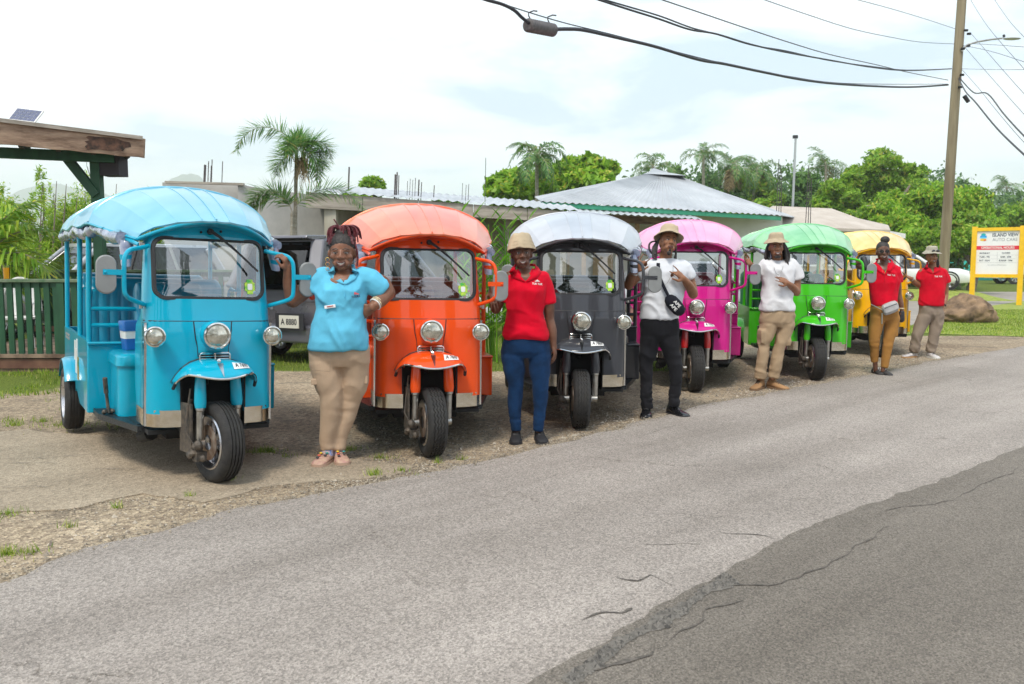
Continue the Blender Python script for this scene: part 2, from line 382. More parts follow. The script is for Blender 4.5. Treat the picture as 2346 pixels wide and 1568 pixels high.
# ground sheet: finer near the camera, out to the horizon
def axis(lo, hi, fine0, fine1, d):
    a = list(np.arange(fine0, fine1+1e-6, d)); s = d; x = fine1
    while x < hi: s *= 1.35; x += s; a.append(x)
    s = d; x = fine0
    while x > lo: s *= 1.35; x -= s; a.insert(0, x)
    return a
xs = axis(-4000, 4000, -12, 14, .5); ys = axis(-300, 4500, -3, 26, .5); ys = sorted(set(ys+[40, 44, 45, 46, 47, 48, 52, 60, 70]))
def in_lawn(x, y):
    # bare verge on the left, lawn behind the vehicles and around the boulder
    v = 0.0
    if y > 11.2 and x < 3: v = max(v, min(1, (y-11.2)/1.2))
    if x < -4.6 and y > 8.5: v = max(v, min(.52, (y-8.5)/2.5)*min(1, (-x-4.6)/1))
    if x > 6.2 and y > 17.2: v = max(v, min(1, (y-17.2)/.6))
    if y > 24: v = 1
    return v
vs_ = []; lw = []
for y in ys:
    for x in xs:
        z = 0.0
        if y > 6.5 and x < 9: z = .012*noise.noise(Vector((x*.7, y*.7, 3)))
        z += .30*max(0, min(1, (y-44)/3.5))*(1 if x > 0 else 0)*min(1, max(0, (90-y)/10+1)); vs_.append((x, y, z-.004)); lw.append(in_lawn(x, y))
nx_ = len(xs); fs_ = [(j*nx_+i, j*nx_+i+1, (j+1)*nx_+i+1, (j+1)*nx_+i) for j in range(len(ys)-1) for i in range(nx_-1)]
mb = MB(); mb.v = vs_; mb.f = fs_; gr = mb.obj('ground', M['gravel']); tag(gr, kind='structure')
at = gr.data.attributes.new('lawn', 'FLOAT', 'POINT'); at.data.foreach_set('value', lw)
# sheets with a ragged outline
def ragged(pts, amp, step=.12, seed=0, closed=True, scale=2.2):
    out = []; n = len(pts)
    for i in range(n if closed else n-1):
        a = Vector(pts[i]); b_ = Vector(pts[(i+1) % n]); k = max(1, int((b_-a).length/step)); k = min(k, 400)
        for j in range(k):
            p = a.lerp(b_, j/k)
            if p.y < 26 and abs(p.x) < 30:
                p = p+Vector((noise.noise(Vector((p.x*scale, p.y*scale, seed))), noise.noise(Vector((p.x*scale, p.y*scale, seed+9))), 0))*amp
                p += Vector((noise.noise(Vector((p.x*11, p.y*11, seed))), noise.noise(Vector((p.x*11, p.y*11, seed+5))), 0))*amp*.4
            out.append(p)
    return out
def sheet(name, pts, z, m, thick=0.0, label=None):
    mb = MB(); n = len(pts); mb.v = [(p[0], p[1], z) for p in pts]; mb.f = [tuple(range(n))]
    if thick:
        mb.v += [(p[0], p[1], z-thick) for p in pts]; mb.f += [(i, (i+1) % n, (i+1) % n+n, i+n) for i in range(n)]
    me = bpy.data.meshes.new(name); me.from_pydata(mb.v, [], mb.f)
    bm = bmesh.new(); bm.from_mesh(me); bmesh.ops.triangulate(bm, faces=[f for f in bm.faces if len(f.verts) > 4]); bmesh.ops.recalc_face_normals(bm, faces=bm.faces); bm.to_mesh(me); bm.free()
    o = bpy.data.objects.new(name, me); link(o); me.materials.append(m); return tag(o, label, kind='structure')
edge = [(-160, 1392), (0, 1335), (200, 1262), (400, 1213), (560, 1168), (760, 1128), (1000, 1084), (1150, 1052), (1300, 1014), (1450, 977), (1600, 932), (1800, 897), (2000, 858), (2180, 822), (2346, 795), (2700, 766)]
ep = [G(*q) for q in edge]
rp = ragged([Vector((-14, 2.2, 0))]+ep+[Vector((60, 37, 0))], .10, .10, 3, closed=False)+[Vector((60, 37, 0)), Vector((60, -40, 0)), Vector((-14, -40, 0))]
sheet('road', rp, .012, M['asphalt'], .03)
# cement apron on the left under the blue vehicle
ap = [(-160, 1010), (60, 985), (230, 1000), (420, 1010), (640, 1045), (800, 1052), (960, 1072), (900, 1092), (760, 1100), (600, 1120), (470, 1150), (330, 1130), (150, 1170), (0, 1178), (-160, 1190)]
sheet('cement_apron', ragged([G(*q) for q in ap], .08, .09, 11, scale=2.4), .0045, M['slab'], .02)
# newer, darker asphalt at the lower right
k_ = 1/1.0656
de = [(1180, 1760), (1400, 1614), (1541, 1539), (1634, 1469), (1789, 1398), (1916, 1319), (2103, 1244), (2291, 1183), (2500, 1094), (2800, 1000)]
dp = [G(x*k_, y*k_) for x, y in de]
far = dp[-1]+(dp[-1]-dp[-2]).normalized()*40
d2 = ragged(dp+[far], .035, .05, 21, closed=False, scale=5)
sheet('road_patch', d2+[far, Vector((59, 20, 0)), Vector((59, -39, 0)), Vector((-2, -39, 0)), Vector((-.6, 1.0, 0))], .020, M['asphalt2'], .012)
# cracks in the asphalt: narrow ragged strips of exposed dark binder
M['crack'] = mat('crack_grit', (0.06, 0.053, 0.045), .95, col2=(0.15, 0.13, 0.11), vs=40, bump=.8)
M['patchgrit'] = mat('broken_asphalt', (0.085, 0.077, 0.066), .95, col2=(0.19, 0.172, 0.148), vs=24, bump=1.0, bs=45)
def crack(px, z, wd, seed, name='asphalt_crack'):
    wd *= .62; pts = [G(x*k_, y*k_) for x, y in px]; mid = []
    for i in range(len(pts)-1):
        k = max(2, int((pts[i+1]-pts[i]).length/.03))
        for j in range(k): mid.append(pts[i].lerp(pts[i+1], j/k))
    lo = []; hi = []
    for i, p in enumerate(mid):
        t = i/len(mid); q = p+Vector((noise.noise(p*6+Vector((seed, 0, 0))), noise.noise(p*6+Vector((0, seed, 0))), 0))*.05
        ww = wd*(.35+abs(noise.noise(p*9+Vector((seed, seed, 0))))*2.2)*min(1, 6*t, 6*(1-t))+.001
        lo.append((q.x, q.y-ww*.5, z)); hi.append((q.x, q.y+ww*.5, z))
    n = len(lo); mb = MB(); mb.v = lo+hi; mb.f = [(i, i+1, n+i+1, n+i) for i in range(n-1)]
    return tag(mb.obj(name, M['crack'], smooth=False), kind='structure')
def z7(x, y): return (1400+x/2.1327, 1000+y/2.1327)
crack([z7(*q) for q in [(780, 900), (800, 950), (880, 940), (1000, 945), (1170, 905), (1290, 850), (1400, 800), (1520, 710), (1620, 640), (1700, 625)]], .0235, .018, 1)
crack([z7(*q) for q in [(460, 1220), (600, 1160), (660, 1120), (690, 1070), (760, 1045), (920, 1020)]], .0235, .028, 2)
crack([z7(*q) for q in [(80, 1420), (260, 1330), (380, 1290), (470, 1220)]], .0235, .03, 3)
crack([z7(*q) for q in [(1630, 545), (1760, 520), (1960, 500), (2010, 485)]], .0235, .014, 4)
crack([z7(*q) for q in [(1990, 480), (2080, 430), (2180, 375), (2346, 320)]], .0235, .010, 5)
crack([z7(*q) for q in [(740, 655), (860, 662), (1000, 668), (1090, 690)]], .0155, .012, 6)
crack([z7(*q) for q in [(380, 720), (560, 715), (700, 722)]], .0155, .010, 7)
crack([z7(*q) for q in [(200, 890), (330, 905), (420, 880), (560, 930)]], .0155, .020, 8)
crack([z7(*q) for q in [(0, 1110), (120, 1090), (260, 1080), (330, 1040)]], .0155, .026, 9)
crack([z7(*q) for q in [(640, 120), (520, 90), (420, 130), (300, 150)]], .0155, .008, 10)
crack([(1500, 1060), (1380, 1085), (1300, 1090), (1180, 1140), (1100, 1150)], .0155, .008, 12)
def z6(x, y): return (x/2.6067, 900+y/2.6067)
for i, q in enumerate([[(0, 760), (160, 765), (330, 770)], [(480, 775), (520, 745), (650, 740)], [(50, 575), (300, 580), (480, 560), (650, 560)], [(600, 660), (640, 640), (760, 655), (870, 655)], [(0, 610), (220, 612), (400, 610)], [(360, 1170), (600, 1110), (800, 1090), (980, 1045)], [(650, 1020), (780, 1000), (700, 990), (560, 980)], [(0, 460), (110, 455)]]):
    crack([z6(*p) for p in q], .0125 if i != 5 else .0155, .011, 30+i, 'cement_crack')
# broken strip between old and new asphalt near the bottom edge (lumpy real relief)
br = [z7(*q) for q in [(-80, 1440), (120, 1290), (300, 1175), (420, 1080), (560, 1010), (800, 880), (860, 925), (740, 985), (600, 1075), (430, 1180), (260, 1265), (110, 1380), (10, 1480)]]
bp_ = ragged([G(x*k_, y*k_) for x, y in br], .05, .05, 33, scale=5); mb = MB(); r2 = random.Random(5)
def inpoly(x, y, P):
    c = False; n = len(P)
    for i in range(n):
        a, b_ = P[i], P[i-1]
        if (a[1] > y) != (b_[1] > y) and x < (b_[0]-a[0])*(y-a[1])/(b_[1]-a[1])+a[0]: c = not c
    return c
x0, x1 = min(p.x for p in bp_), max(p.x for p in bp_); y0, y1 = min(p.y for p in bp_), max(p.y for p in bp_)
sheet('broken_asphalt', bp_, .0225, M['patchgrit'])
def stones(name, n, region, zf, smin, smax, m, seed):
    """small loose stones: one stuff object"""
    rs = np.random.RandomState(seed); V = []; k = 0; tries = 0
    oc = np.array([(1, 0, 0), (0, 1, 0), (-1, 0, 0), (0, -1, 0), (0, 0, 1)], dtype=float)
    fc = [(0, 1, 4), (1, 2, 4), (2, 3, 4), (3, 0, 4)]
    while k < n and tries < n*6:
        tries += 1; p = region(rs)
        if p is None: continue
        s_ = rs.uniform(smin, smax)*(1+1.5*rs.rand()**6); q = oc*rs.uniform(.6, 1.1, (5, 3))*s_; q[:, 2] *= .7; a = rs.uniform(0, 6.3)
        ca, sa = math.cos(a), math.sin(a); q = np.stack([q[:, 0]*ca-q[:, 1]*sa+p[0], q[:, 0]*sa+q[:, 1]*ca+p[1], q[:, 2]+zf], 1)
        for f in fc: V.append(q[list(f)])
        k += 1
    me = quads_mesh(name, np.array(V).reshape(-1, 3), 3); me.materials.append(m)
    return tag(link(bpy.data.objects.new(name, me)), kind='stuff')
def stonemat(name, a, b_):
    return leafmat(name, a, b_, None, 0.0, .9)
M['stone'] = stonemat('loose_stones', (0.13, 0.11, 0.09), (0.46, 0.40, 0.32))
M['stone3'] = stonemat('dusty_grit', (0.12, 0.10, 0.075), (0.34, 0.29, 0.22))
M['stone2'] = stonemat('asphalt_chips', (0.07, 0.065, 0.06), (0.20, 0.185, 0.165))
tag(stones('asphalt_chips', 900, lambda rs: (lambda x, y: (x, y) if inpoly(x, y, bp_) else None)(rs.uniform(x0, x1), rs.uniform(y0, y1)), .022, .004, .012, M['stone2'], 3), 'broken asphalt chips strewn along the crumbling seam of the road', 'road chips')
def edge_y(x):
    for i in range(len(ep)-1):
        if ep[i].x <= x <= ep[i+1].x:
            t = (x-ep[i].x)/(ep[i+1].x-ep[i].x+1e-9); return ep[i].y+(ep[i+1].y-ep[i].y)*t
    return None
def reg_gravel(rs):
    x = rs.uniform(-4.2, 7.5); e = edge_y(x)
    if e is None: return None
    d = rs.exponential(1.3)-.15; 
    if d > 7: return None
    if x < -1.3 and rs.rand() < .6 and d < 2.4: return None
    return (x, e+d)
tag(stones('gravel', 16000, reg_gravel, -.002, .003, .011, M['stone'], 8), 'loose gravel and small stones along the road edge', 'gravel')
# ---------------------------------------------------------------- grass
M['grass'] = leafmat('grass_blades', (0.11, 0.20, 0.02), (0.34, 0.45, 0.05), (0.52, 0.46, 0.16), .35)
def blades(name, pts, hmin, hmax, wd, seed, m=None, per=1, lean=.6):
    rs = np.random.RandomState(seed); P = np.repeat(np.array(pts, dtype=float), per, 0); n = len(P)
    P[:, :2] += rs.normal(0, .012, (n, 2)) if per > 1 else 0
    a = rs.uniform(0, 2*PI, n); h = rs.uniform(hmin, hmax, n); b_ = rs.uniform(0, 2*PI, n)
    dxy = np.stack([np.cos(a), np.sin(a)], 1)*wd/2; ln = np.stack([np.cos(b_), np.sin(b_)], 1)*(h*lean*rs.rand(n))[:, None]
    V = np.zeros((n, 3, 3)); V[:, 0, :2] = P[:, :2]-dxy; V[:, 1, :2] = P[:, :2]+dxy; V[:, 2, :2] = P[:, :2]+ln; V[:, :2, 2] = P[:, 2:3]-.005; V[:, 2, 2] = P[:, 2]+h
    me = quads_mesh(name, V.reshape(-1, 3), 3); me.materials.append(m or M['grass'])
    return tag(link(bpy.data.objects.new(name, me)), kind='stuff')
rs = np.random.RandomState(4); pts = []
def tuft(px, py, r, n):
    c = G(px*k_, py*k_)
    for _ in range(n):
        a = rs.uniform(0, 6.28); d = abs(rs.normal(0, r)); pts.append((c.x+math.cos(a)*d, c.y+math.sin(a)*d*.8, 0))
for q in [(640, 1105, .09, 200), (655, 1103, .06, 90), (855, 1098, .06, 90), (912, 1162, .04, 90), (927, 1118, .06, 60), (980, 1152, .03, 50), (1015, 1165, .02, 20), (20, 1352, .07, 70), (75, 1350, .05, 45), (20, 1257, .08, 60), (10, 1354, .05, 40), (915, 1155, .05, 40)]: tuft(*q)
for q in [(700, 1115), (760, 1130), (560, 1175), (450, 1210), (300, 1235), (150, 1290), (1080, 1135), (1120, 1118)]: tuft(q[0]+rs.uniform(-20, 20), q[1]+rs.uniform(-6, 6), .03, 26)
for _ in range(26):
    x = rs.uniform(20, 330); y = rs.uniform(935, 1045)
    if rs.rand() < .8: tuft(x, y, rs.uniform(.05, .2), int(rs.uniform(40, 160)))
tag(blades('grass_tufts', pts, .015, .055, .006, 1, lean=1.0), 'scattered green grass tufts in the cement and gravel', 'grass')
pts = []
for _ in range(15000):
    x = rs.uniform(-12, 2.5); y = rs.uniform(11.0, 17)
    if in_lawn(x, y) > .3+.5*noise.noise(Vector((x, y, 0))): pts.append((x, y, 0))
for _ in range(4000):
    x = rs.uniform(-7.5, -4.8); y = rs.uniform(9.2, 11.8)
    if noise.noise(Vector((x*1.7, y*1.7, 7))) > .08: pts.append((x, y, 0))
tag(blades('lawn_left', pts, .03, .07, .012, 2), 'short grass around the deck and behind the row of vehicles', 'grass')
# verge round the boulder on the right
vg = [(2040, 768), (2120, 764), (2200, 768), (2346, 772), (2600, 776), (2600, 700), (2346, 690), (2200, 712), (2130, 722), (2110, 742), (2060, 752)]
vpts = [G(*q) for q in vg]; vr = ragged(vpts, .12, .2, 41)
sheet('verge', vr, .006, M['grassfloor'])
pts = []; X0, X1 = min(p.x for p in vr), max(p.x for p in vr); Y0, Y1 = min(p.y for p in vr), max(p.y for p in vr)
for _ in range(60000):
    x, y = rs.uniform(X0, min(X1, 19)), rs.uniform(Y0, min(Y1, 27))
    if inpoly(x, y, vr): pts.append((x, y, 0))
tag(blades('verge_grass', pts, .02, .06, .018, 3), 'bright mown grass verge round the boulder and sign posts', 'grass')
# side road behind the sign with a lawn beyond
sr = [(2050, 706), (2060, 752), (2110, 742), (2130, 722), (2200, 712), (2346, 690), (2600, 660), (2600, 645), (2346, 652), (2200, 650), (2080, 650)]
sheet('side_road', ragged([G(*q) for q in sr], .05, .4, 51), .009, M['sideroad'], .008)
# pale dirt forecourt between the row and the side road
sheet('forecourt', ragged([G(*q) for q in [(1950, 700), (2050, 706), (2080, 650), (2000, 640), (1940, 660)]], .05, .4, 53), .004, M['sideroad'])
# hills
def hill(name, c, L_, D_, Hh, m, seed, k=1.0):
    def f(u, v):
        x = (u-.5)*2; y = (v-.5)*2
        e_ = max(0, 1-x*x)**k*max(0, 1-y*y)
        return Vector((c[0]+x*L_, c[1]+y*D_, -2+Hh*e_*(1+.10*noise.noise(Vector((x*2.3, y*2.3, seed)))+.03*noise.noise(Vector((x*9, y*9, seed))))))
    mb = MB(); mb.grid(f, 60, 20); o = mb.obj(name, m); return tag(o, kind='structure')
M['hill'] = mat('wooded_hill', (0.035, 0.07, 0.03), .95, col2=(0.07, 0.11, 0.04), vs=.03)
hill('far_hills', (-1330, 2600, 0), 330, 250, 235, M['hill'], 1, .8)
hill('far_hills', (-890, 2400, 0), 170, 150, 246, M['hill'], 5, 1.2)
hill('near_hill', (75, 190, 0), 95, 60, 13, M['hill'], 9)

# thin moist air: far hills fade to pale blue
mh = bpy.data.materials.new('air'); mh.use_nodes = True; ht = mh.node_tree; ht.nodes.clear()
pv = ht.nodes.new('ShaderNodeVolumePrincipled'); pv.inputs['Color'].default_value = (.97, .99, 1, 1); pv.inputs['Density'].default_value = .00055; pv.inputs['Anisotropy'].default_value = .2
ho = ht.nodes.new('ShaderNodeOutputMaterial'); ht.links.new(pv.outputs[0], ho.inputs['Volume'])
mb = MB(); mb.box((-200, 1480, 134), (4400, 3060, 278)); hz_ = mb.obj('haze', mh, None, False); tag(hz_, 'thin pale air filling the whole view', 'haze', kind='stuff')

rs = np.random.RandomState(77); rim = ragged([G(*q) for q in ap], .08, .09, 11, scale=2.4)
def reg_rim(rs):
    p = rim[rs.randint(0, len(rim))]; return (p.x+rs.normal(0, .12), p.y+rs.normal(.02, .13)) if p.y < 7 else None
tag(stones('rim_gravel', 5000, reg_rim, .001, .002, .008, M['stone3'], 12), 'gravel swept against the edge of the cement apron', 'gravel')
def reg_edge(rs):
    x = rs.uniform(-4.2, 7.5); e = edge_y(x); return None if e is None else (x+rs.normal(0, .03), e+rs.normal(.02, .07))
tag(stones('edge_gravel', 9000, reg_edge, .010, .003, .008, M['stone3'], 13), 'grit spread over the ragged edge of the asphalt', 'gravel')
# ================================================================ TUK-TUKS
def arch_front(x):           # upper edge of the cab's header
    u = min(1, abs(x)/.44); return 1.575+.125*(1-u**1.9)
def yface(x, z):             # front face of the cab (y towards the back); rounded to the sides
    lean = .0 if z < 1.0 else (z-1.0)*.17
    low = .035*max(0, (1.0-z))/.66
    return lean-low+.05*(abs(x)/.413)**2.6
def halfw(z): return .413 if z < 1.0 else .413-.03*min(1, (z-1.0)/.55)**1.3
CACHE = {}
def cached(key, fn):
    if key not in CACHE: CACHE[key] = fn()
    return CACHE[key]
def cab_shell_mesh():
    mb = MB(); cols = []
    nz = 26
    def pt(i, j):
        # i: 0..NU along the U section, j: height row
        NU_ = 44; u = i/NU_*2-1; sgn = -1 if u < 0 else 1; a = abs(u)
        fr = .66; 
        zt = None
        if a <= fr:
            xr = a/fr
            x = xr
        else: x = 1
        v = j/nz; z0 = .44
        ztop = arch_front(sgn*min(1, a/fr)*.43)-.01
        z = z0+(ztop-z0)*v
        hw = halfw(z); rc = .085
        side = .34 if z < .98 else max(.085, .34-(z-.98)*2.6)
        if z < .98: side = .34-.05*((z-.71)/.27)**2
        if a <= fr:
            xx = x*(hw-rc*.0); 
            # rounded corner in plan: superellipse
            yy = yface(xx, z)+rc*(1-(max(0, 1-((x-.78)/.22)**2))**.5 if x > .78 else 0)
            return Vector((sgn*xx, yy, z))
        t = (a-fr)/(1-fr)
        return Vector((sgn*(hw+.004*math.sin(t*PI)), yface(hw, z)+rc+side*t, z))
    NU_ = 44
    vs = [pt(i, j) for i in range(NU_+1) for j in range(nz+1)]
    fs = [(i*(nz+1)+j, (i+1)*(nz+1)+j, (i+1)*(nz+1)+j+1, i*(nz+1)+j+1) for i in range(NU_) for j in range(nz)]
    mb.v = [tuple(p) for p in vs]; mb.f = fs
    o = mb.obj('cab_tmp', None, None, True, 60, solid=.012)
    # cutters: windscreen opening and wheel well
    c = MB(); c.prism(rrect(0, 1.388, .360, .200, .075), -.5, .25); co = c.obj('cut1', None)
    d = MB(); d.prism([(-.2, .3), (.2, .3), (.2, .66), (.16, .73), (-.16, .73), (-.2, .66)], -.5, .20); do = d.obj('cut2', None)
    for q in (co, do):
        m = o.modifiers.new('b', 'BOOLEAN'); m.operation = 'DIFFERENCE'; m.solver = 'EXACT'; m.object = q
    bake(o); me = o.data
    for q in (o, co, do): bpy.data.objects.remove(q)
    me.materials.clear(); me.polygons.foreach_set('use_smooth', [True]*len(me.polygons)); me.set_sharp_from_angle(angle=R(40))
    return me
def rrect(cx, cz, hw, hh, r, n=6, taper=0.0):
    P = []
    for k, (sx_, sz_) in enumerate([(1, 1), (-1, 1), (-1, -1), (1, -1)]):
        for i in range(n+1):
            a = PI/2*(k+i/n); x = cx+sx_*(hw-r)+r*math.cos(a); z = cz+sz_*(hh-r)+r*math.sin(a)
            P.append((x, z))
    return P
def on_face(P, off): return [Vector((x, yface(x, z)-off, z)) for x, z in P]
def canopy_z(x, hw, ze, zh): 
    u = min(1, abs(x)/hw); return ze+zh*(1-u**2.2)**.56
def canopy_mesh():
    US = [-1, -.80, -.52, -.20, 0, .20, .52, .80, 1]; mb = MB(); nx = 40
    def sec(y):
        # half width, edge height, arch height
        if y <= .95:
            t = (y+.10)/1.05; s_ = t**.8
            return .438+(.645-.438)*s_, 1.575+.115*t, .118+.172*(math.sin(t*PI/2)**.9)
        return .645+.035*min(1, (y-.95)/.5), 1.69+.012*math.cos((y-.95)*8), .29-.012*abs(math.sin((y-.95)*PI/.66))
    ysn = [-.10, -.05, .05, .15, .25, .35, .45, .55, .65, .75, .85, .93, .95, .97, 1.1, 1.28, 1.45, 1.59, 1.61, 1.63, 1.78, 1.95, 2.1, 2.25, 2.27, 2.29, 2.45, 2.6, 2.75, 2.9]
    for y in ysn:
        hw, ze, zh = sec(y)
        for i in range(nx+1):
            q = i/nx*(len(US)-1); k = min(len(US)-2, int(q+1e-9)); u = US[k]+(US[k+1]-US[k])*(q-k)
            x = u*hw
            z = canopy_z(x, hw, ze, zh)
            if y < .95: # taut cloth panels between longitudinal seams: gentle facets
                k = max(q for q in range(len(US)-1) if US[q] <= u+1e-6); f = (u-US[k])/(US[k+1]-US[k]); zl = canopy_z(US[k]*hw, hw, ze, zh)*(1-f)+canopy_z(US[k+1]*hw, hw, ze, zh)*f
                z += (zl-z)*.8*math.sin(PI*(y+.1)/1.05)**.5-.004*math.sin(PI*f)
            yl = y+.30*(abs(u)**2.0)*max(0, (.95-y)/1.05)
            mb.v.append((x, yl, z))
    n = nx+1
    mb.f = [(a*n+i, a*n+i+1, (a+1)*n+i+1, (a+1)*n+i) for a in range(len(ysn)-1) for i in range(nx)]
    # hanging hem along both sides of the barrel
    o = mb.obj('can_tmp', None, None, True, 50, solid=.012); bake(o); me = o.data; bpy.data.objects.remove(o)
    me.polygons.foreach_set('use_smooth', [True]*len(me.polygons)); me.set_sharp_from_angle(angle=R(6.5)); return me, sec
def tyre_mesh(Ro, Rr, wd, zig=False):
    """lathed round X with circumferential grooves and shoulder blocks"""
    h = wd/2; pr = []
    pr += [(Rr, -h*.72), (Rr+.012, -h*.86), ((Ro+Rr)/2, -h*1.04), (Ro-.03, -h*1.0), (Ro-.012, -h*.86), (Ro-.004, -h*.72)]
    for g in (-.45, -.12, .2, .5):
        pr += [(Ro-.001, h*(g-.06)), (Ro-.009, h*(g-.045)), (Ro-.009, h*(g+.045)), (Ro, h*(g+.06))]
    pr += [(Ro-.004, h*.72), (Ro-.012, h*.86), (Ro-.03, h*1.0), ((Ro+Rr)/2, h*1.04), (Rr+.012, h*.86), (Rr, h*.72)]
    n = 72; mb = MB(); rings = []
    for r, x in pr:
        ring = []
        for j in range(n):
            a = 2*PI*j/n; dx = 0
            if zig and abs(x) < h*.6: dx = .006*(1 if j % 2 else -1)
            rr = r
            if abs(x) > h*.6 and r > Ro-.02 and j % 2: rr = r-.006
            ring.append(Vector((x+dx, rr*math.cos(a), rr*math.sin(a))))
        rings.append(ring)
    mb.loft(rings, caps=False); return mb.mesh('tyre', True, 30)
def rim_mesh(Rr, wd, spokes=6):
    h = wd/2; mb = MB()
    mb.lathe([(Rr+.014, -h*.9), (Rr+.004, -h*.98), (Rr-.004, -h*.8), (Rr-.022, -h*.5), (Rr-.03, 0), (Rr-.022, h*.5), (Rr-.004, h*.8), (Rr+.004, h*.98), (Rr+.014, h*.9)], axis='X', n=36)
    for sgn in (-1, 1):
        X = sgn*h*.45
        for k in range(spokes):
            a = 2*PI*k/spokes; da = .20
            P = []
            for rr, ww in ((.045, .6), (Rr-.02, .3)):
                for s_ in (-1, 1): P.append((X, rr*math.cos(a+s_*ww*.5), rr*math.sin(a+s_*ww*.5)))
            q = [Vector(p) for p in P]; dxv = Vector((sgn*.018, 0, 0))
            mb.add([q[0], q[1], q[3], q[2], q[0]-dxv, q[1]-dxv, q[3]-dxv, q[2]-dxv], [(0, 1, 2, 3), (7, 6, 5, 4), (0, 4, 5, 1), (1, 5, 6, 2), (2, 6, 7, 3), (3, 7, 4, 0)])
    mb.lathe([(.0001, -h*.62), (.03, -h*.6), (.05, -h*.45), (.05, h*.45), (.03, h*.6), (.0001, h*.62)], axis='X', n=16)
    return mb.mesh('rim', True, 35)
def text_mesh(txt, size, bold=False, extrude=0.0):
    c = bpy.data.curves.new('t', 'FONT'); c.body = txt; c.size = size; c.align_x = 'CENTER'; c.align_y = 'CENTER'; c.extrude = extrude
    if bold: c.offset = size*.022
    c.resolution_u = 3
    o = bpy.data.objects.new('t', c); link(o); bpy.context.view_layer.update()
    me = bpy.data.meshes.new_from_object(o.evaluated_get(bpy.context.evaluated_depsgraph_get()))
    bpy.data.objects.remove(o); bpy.data.curves.remove(c); return me
def put_text(name, txt, size, m, parent, fn, bold=False):
    """fn maps flat text coordinates (x right, z up) to a 3-D point in the parent's space"""
    me = text_mesh(txt, size, bold)
    for v in me.vertices: v.co = fn(v.co.x, v.co.y)
    me.materials.clear(); return meshobj(name, me, m, parent)
def fender_pt(a, r):
    """a: -1..1 across, r: 0 fascia..1 lip"""
    s_ = 1 if a > 0 else -1; t = abs(a)
    ins = [(0, .80), (.085, .797), (.155, .773), (.205, .735), (.243, .69), (.27, .645)]
    k = t*(len(ins)-1); i = min(len(ins)-2, int(k)); f = k-i
    xi = ins[i][0]*(1-f)+ins[i+1][0]*f; zi = ins[i][1]*(1-f)+ins[i+1][1]*f
    ph = t*R(86); xl = .265*math.sin(ph); yl = -.03-.29*math.cos(ph)**.8
    zl = .695+.024*math.sin(min(1, t/.62)*PI/2)**2-.095*max(0, (t-.55)/.45)**1.5
    p0 = Vector((xi, yface(xi, zi)-.004, zi)); p1 = Vector((xl, yl, zl))
    p = p0.lerp(p1, r); b_ = math.sin(PI*min(1, r))*(1-.45*t)
    p += Vector((0, -.02*b_, .038*b_)); p.x *= s_; return p
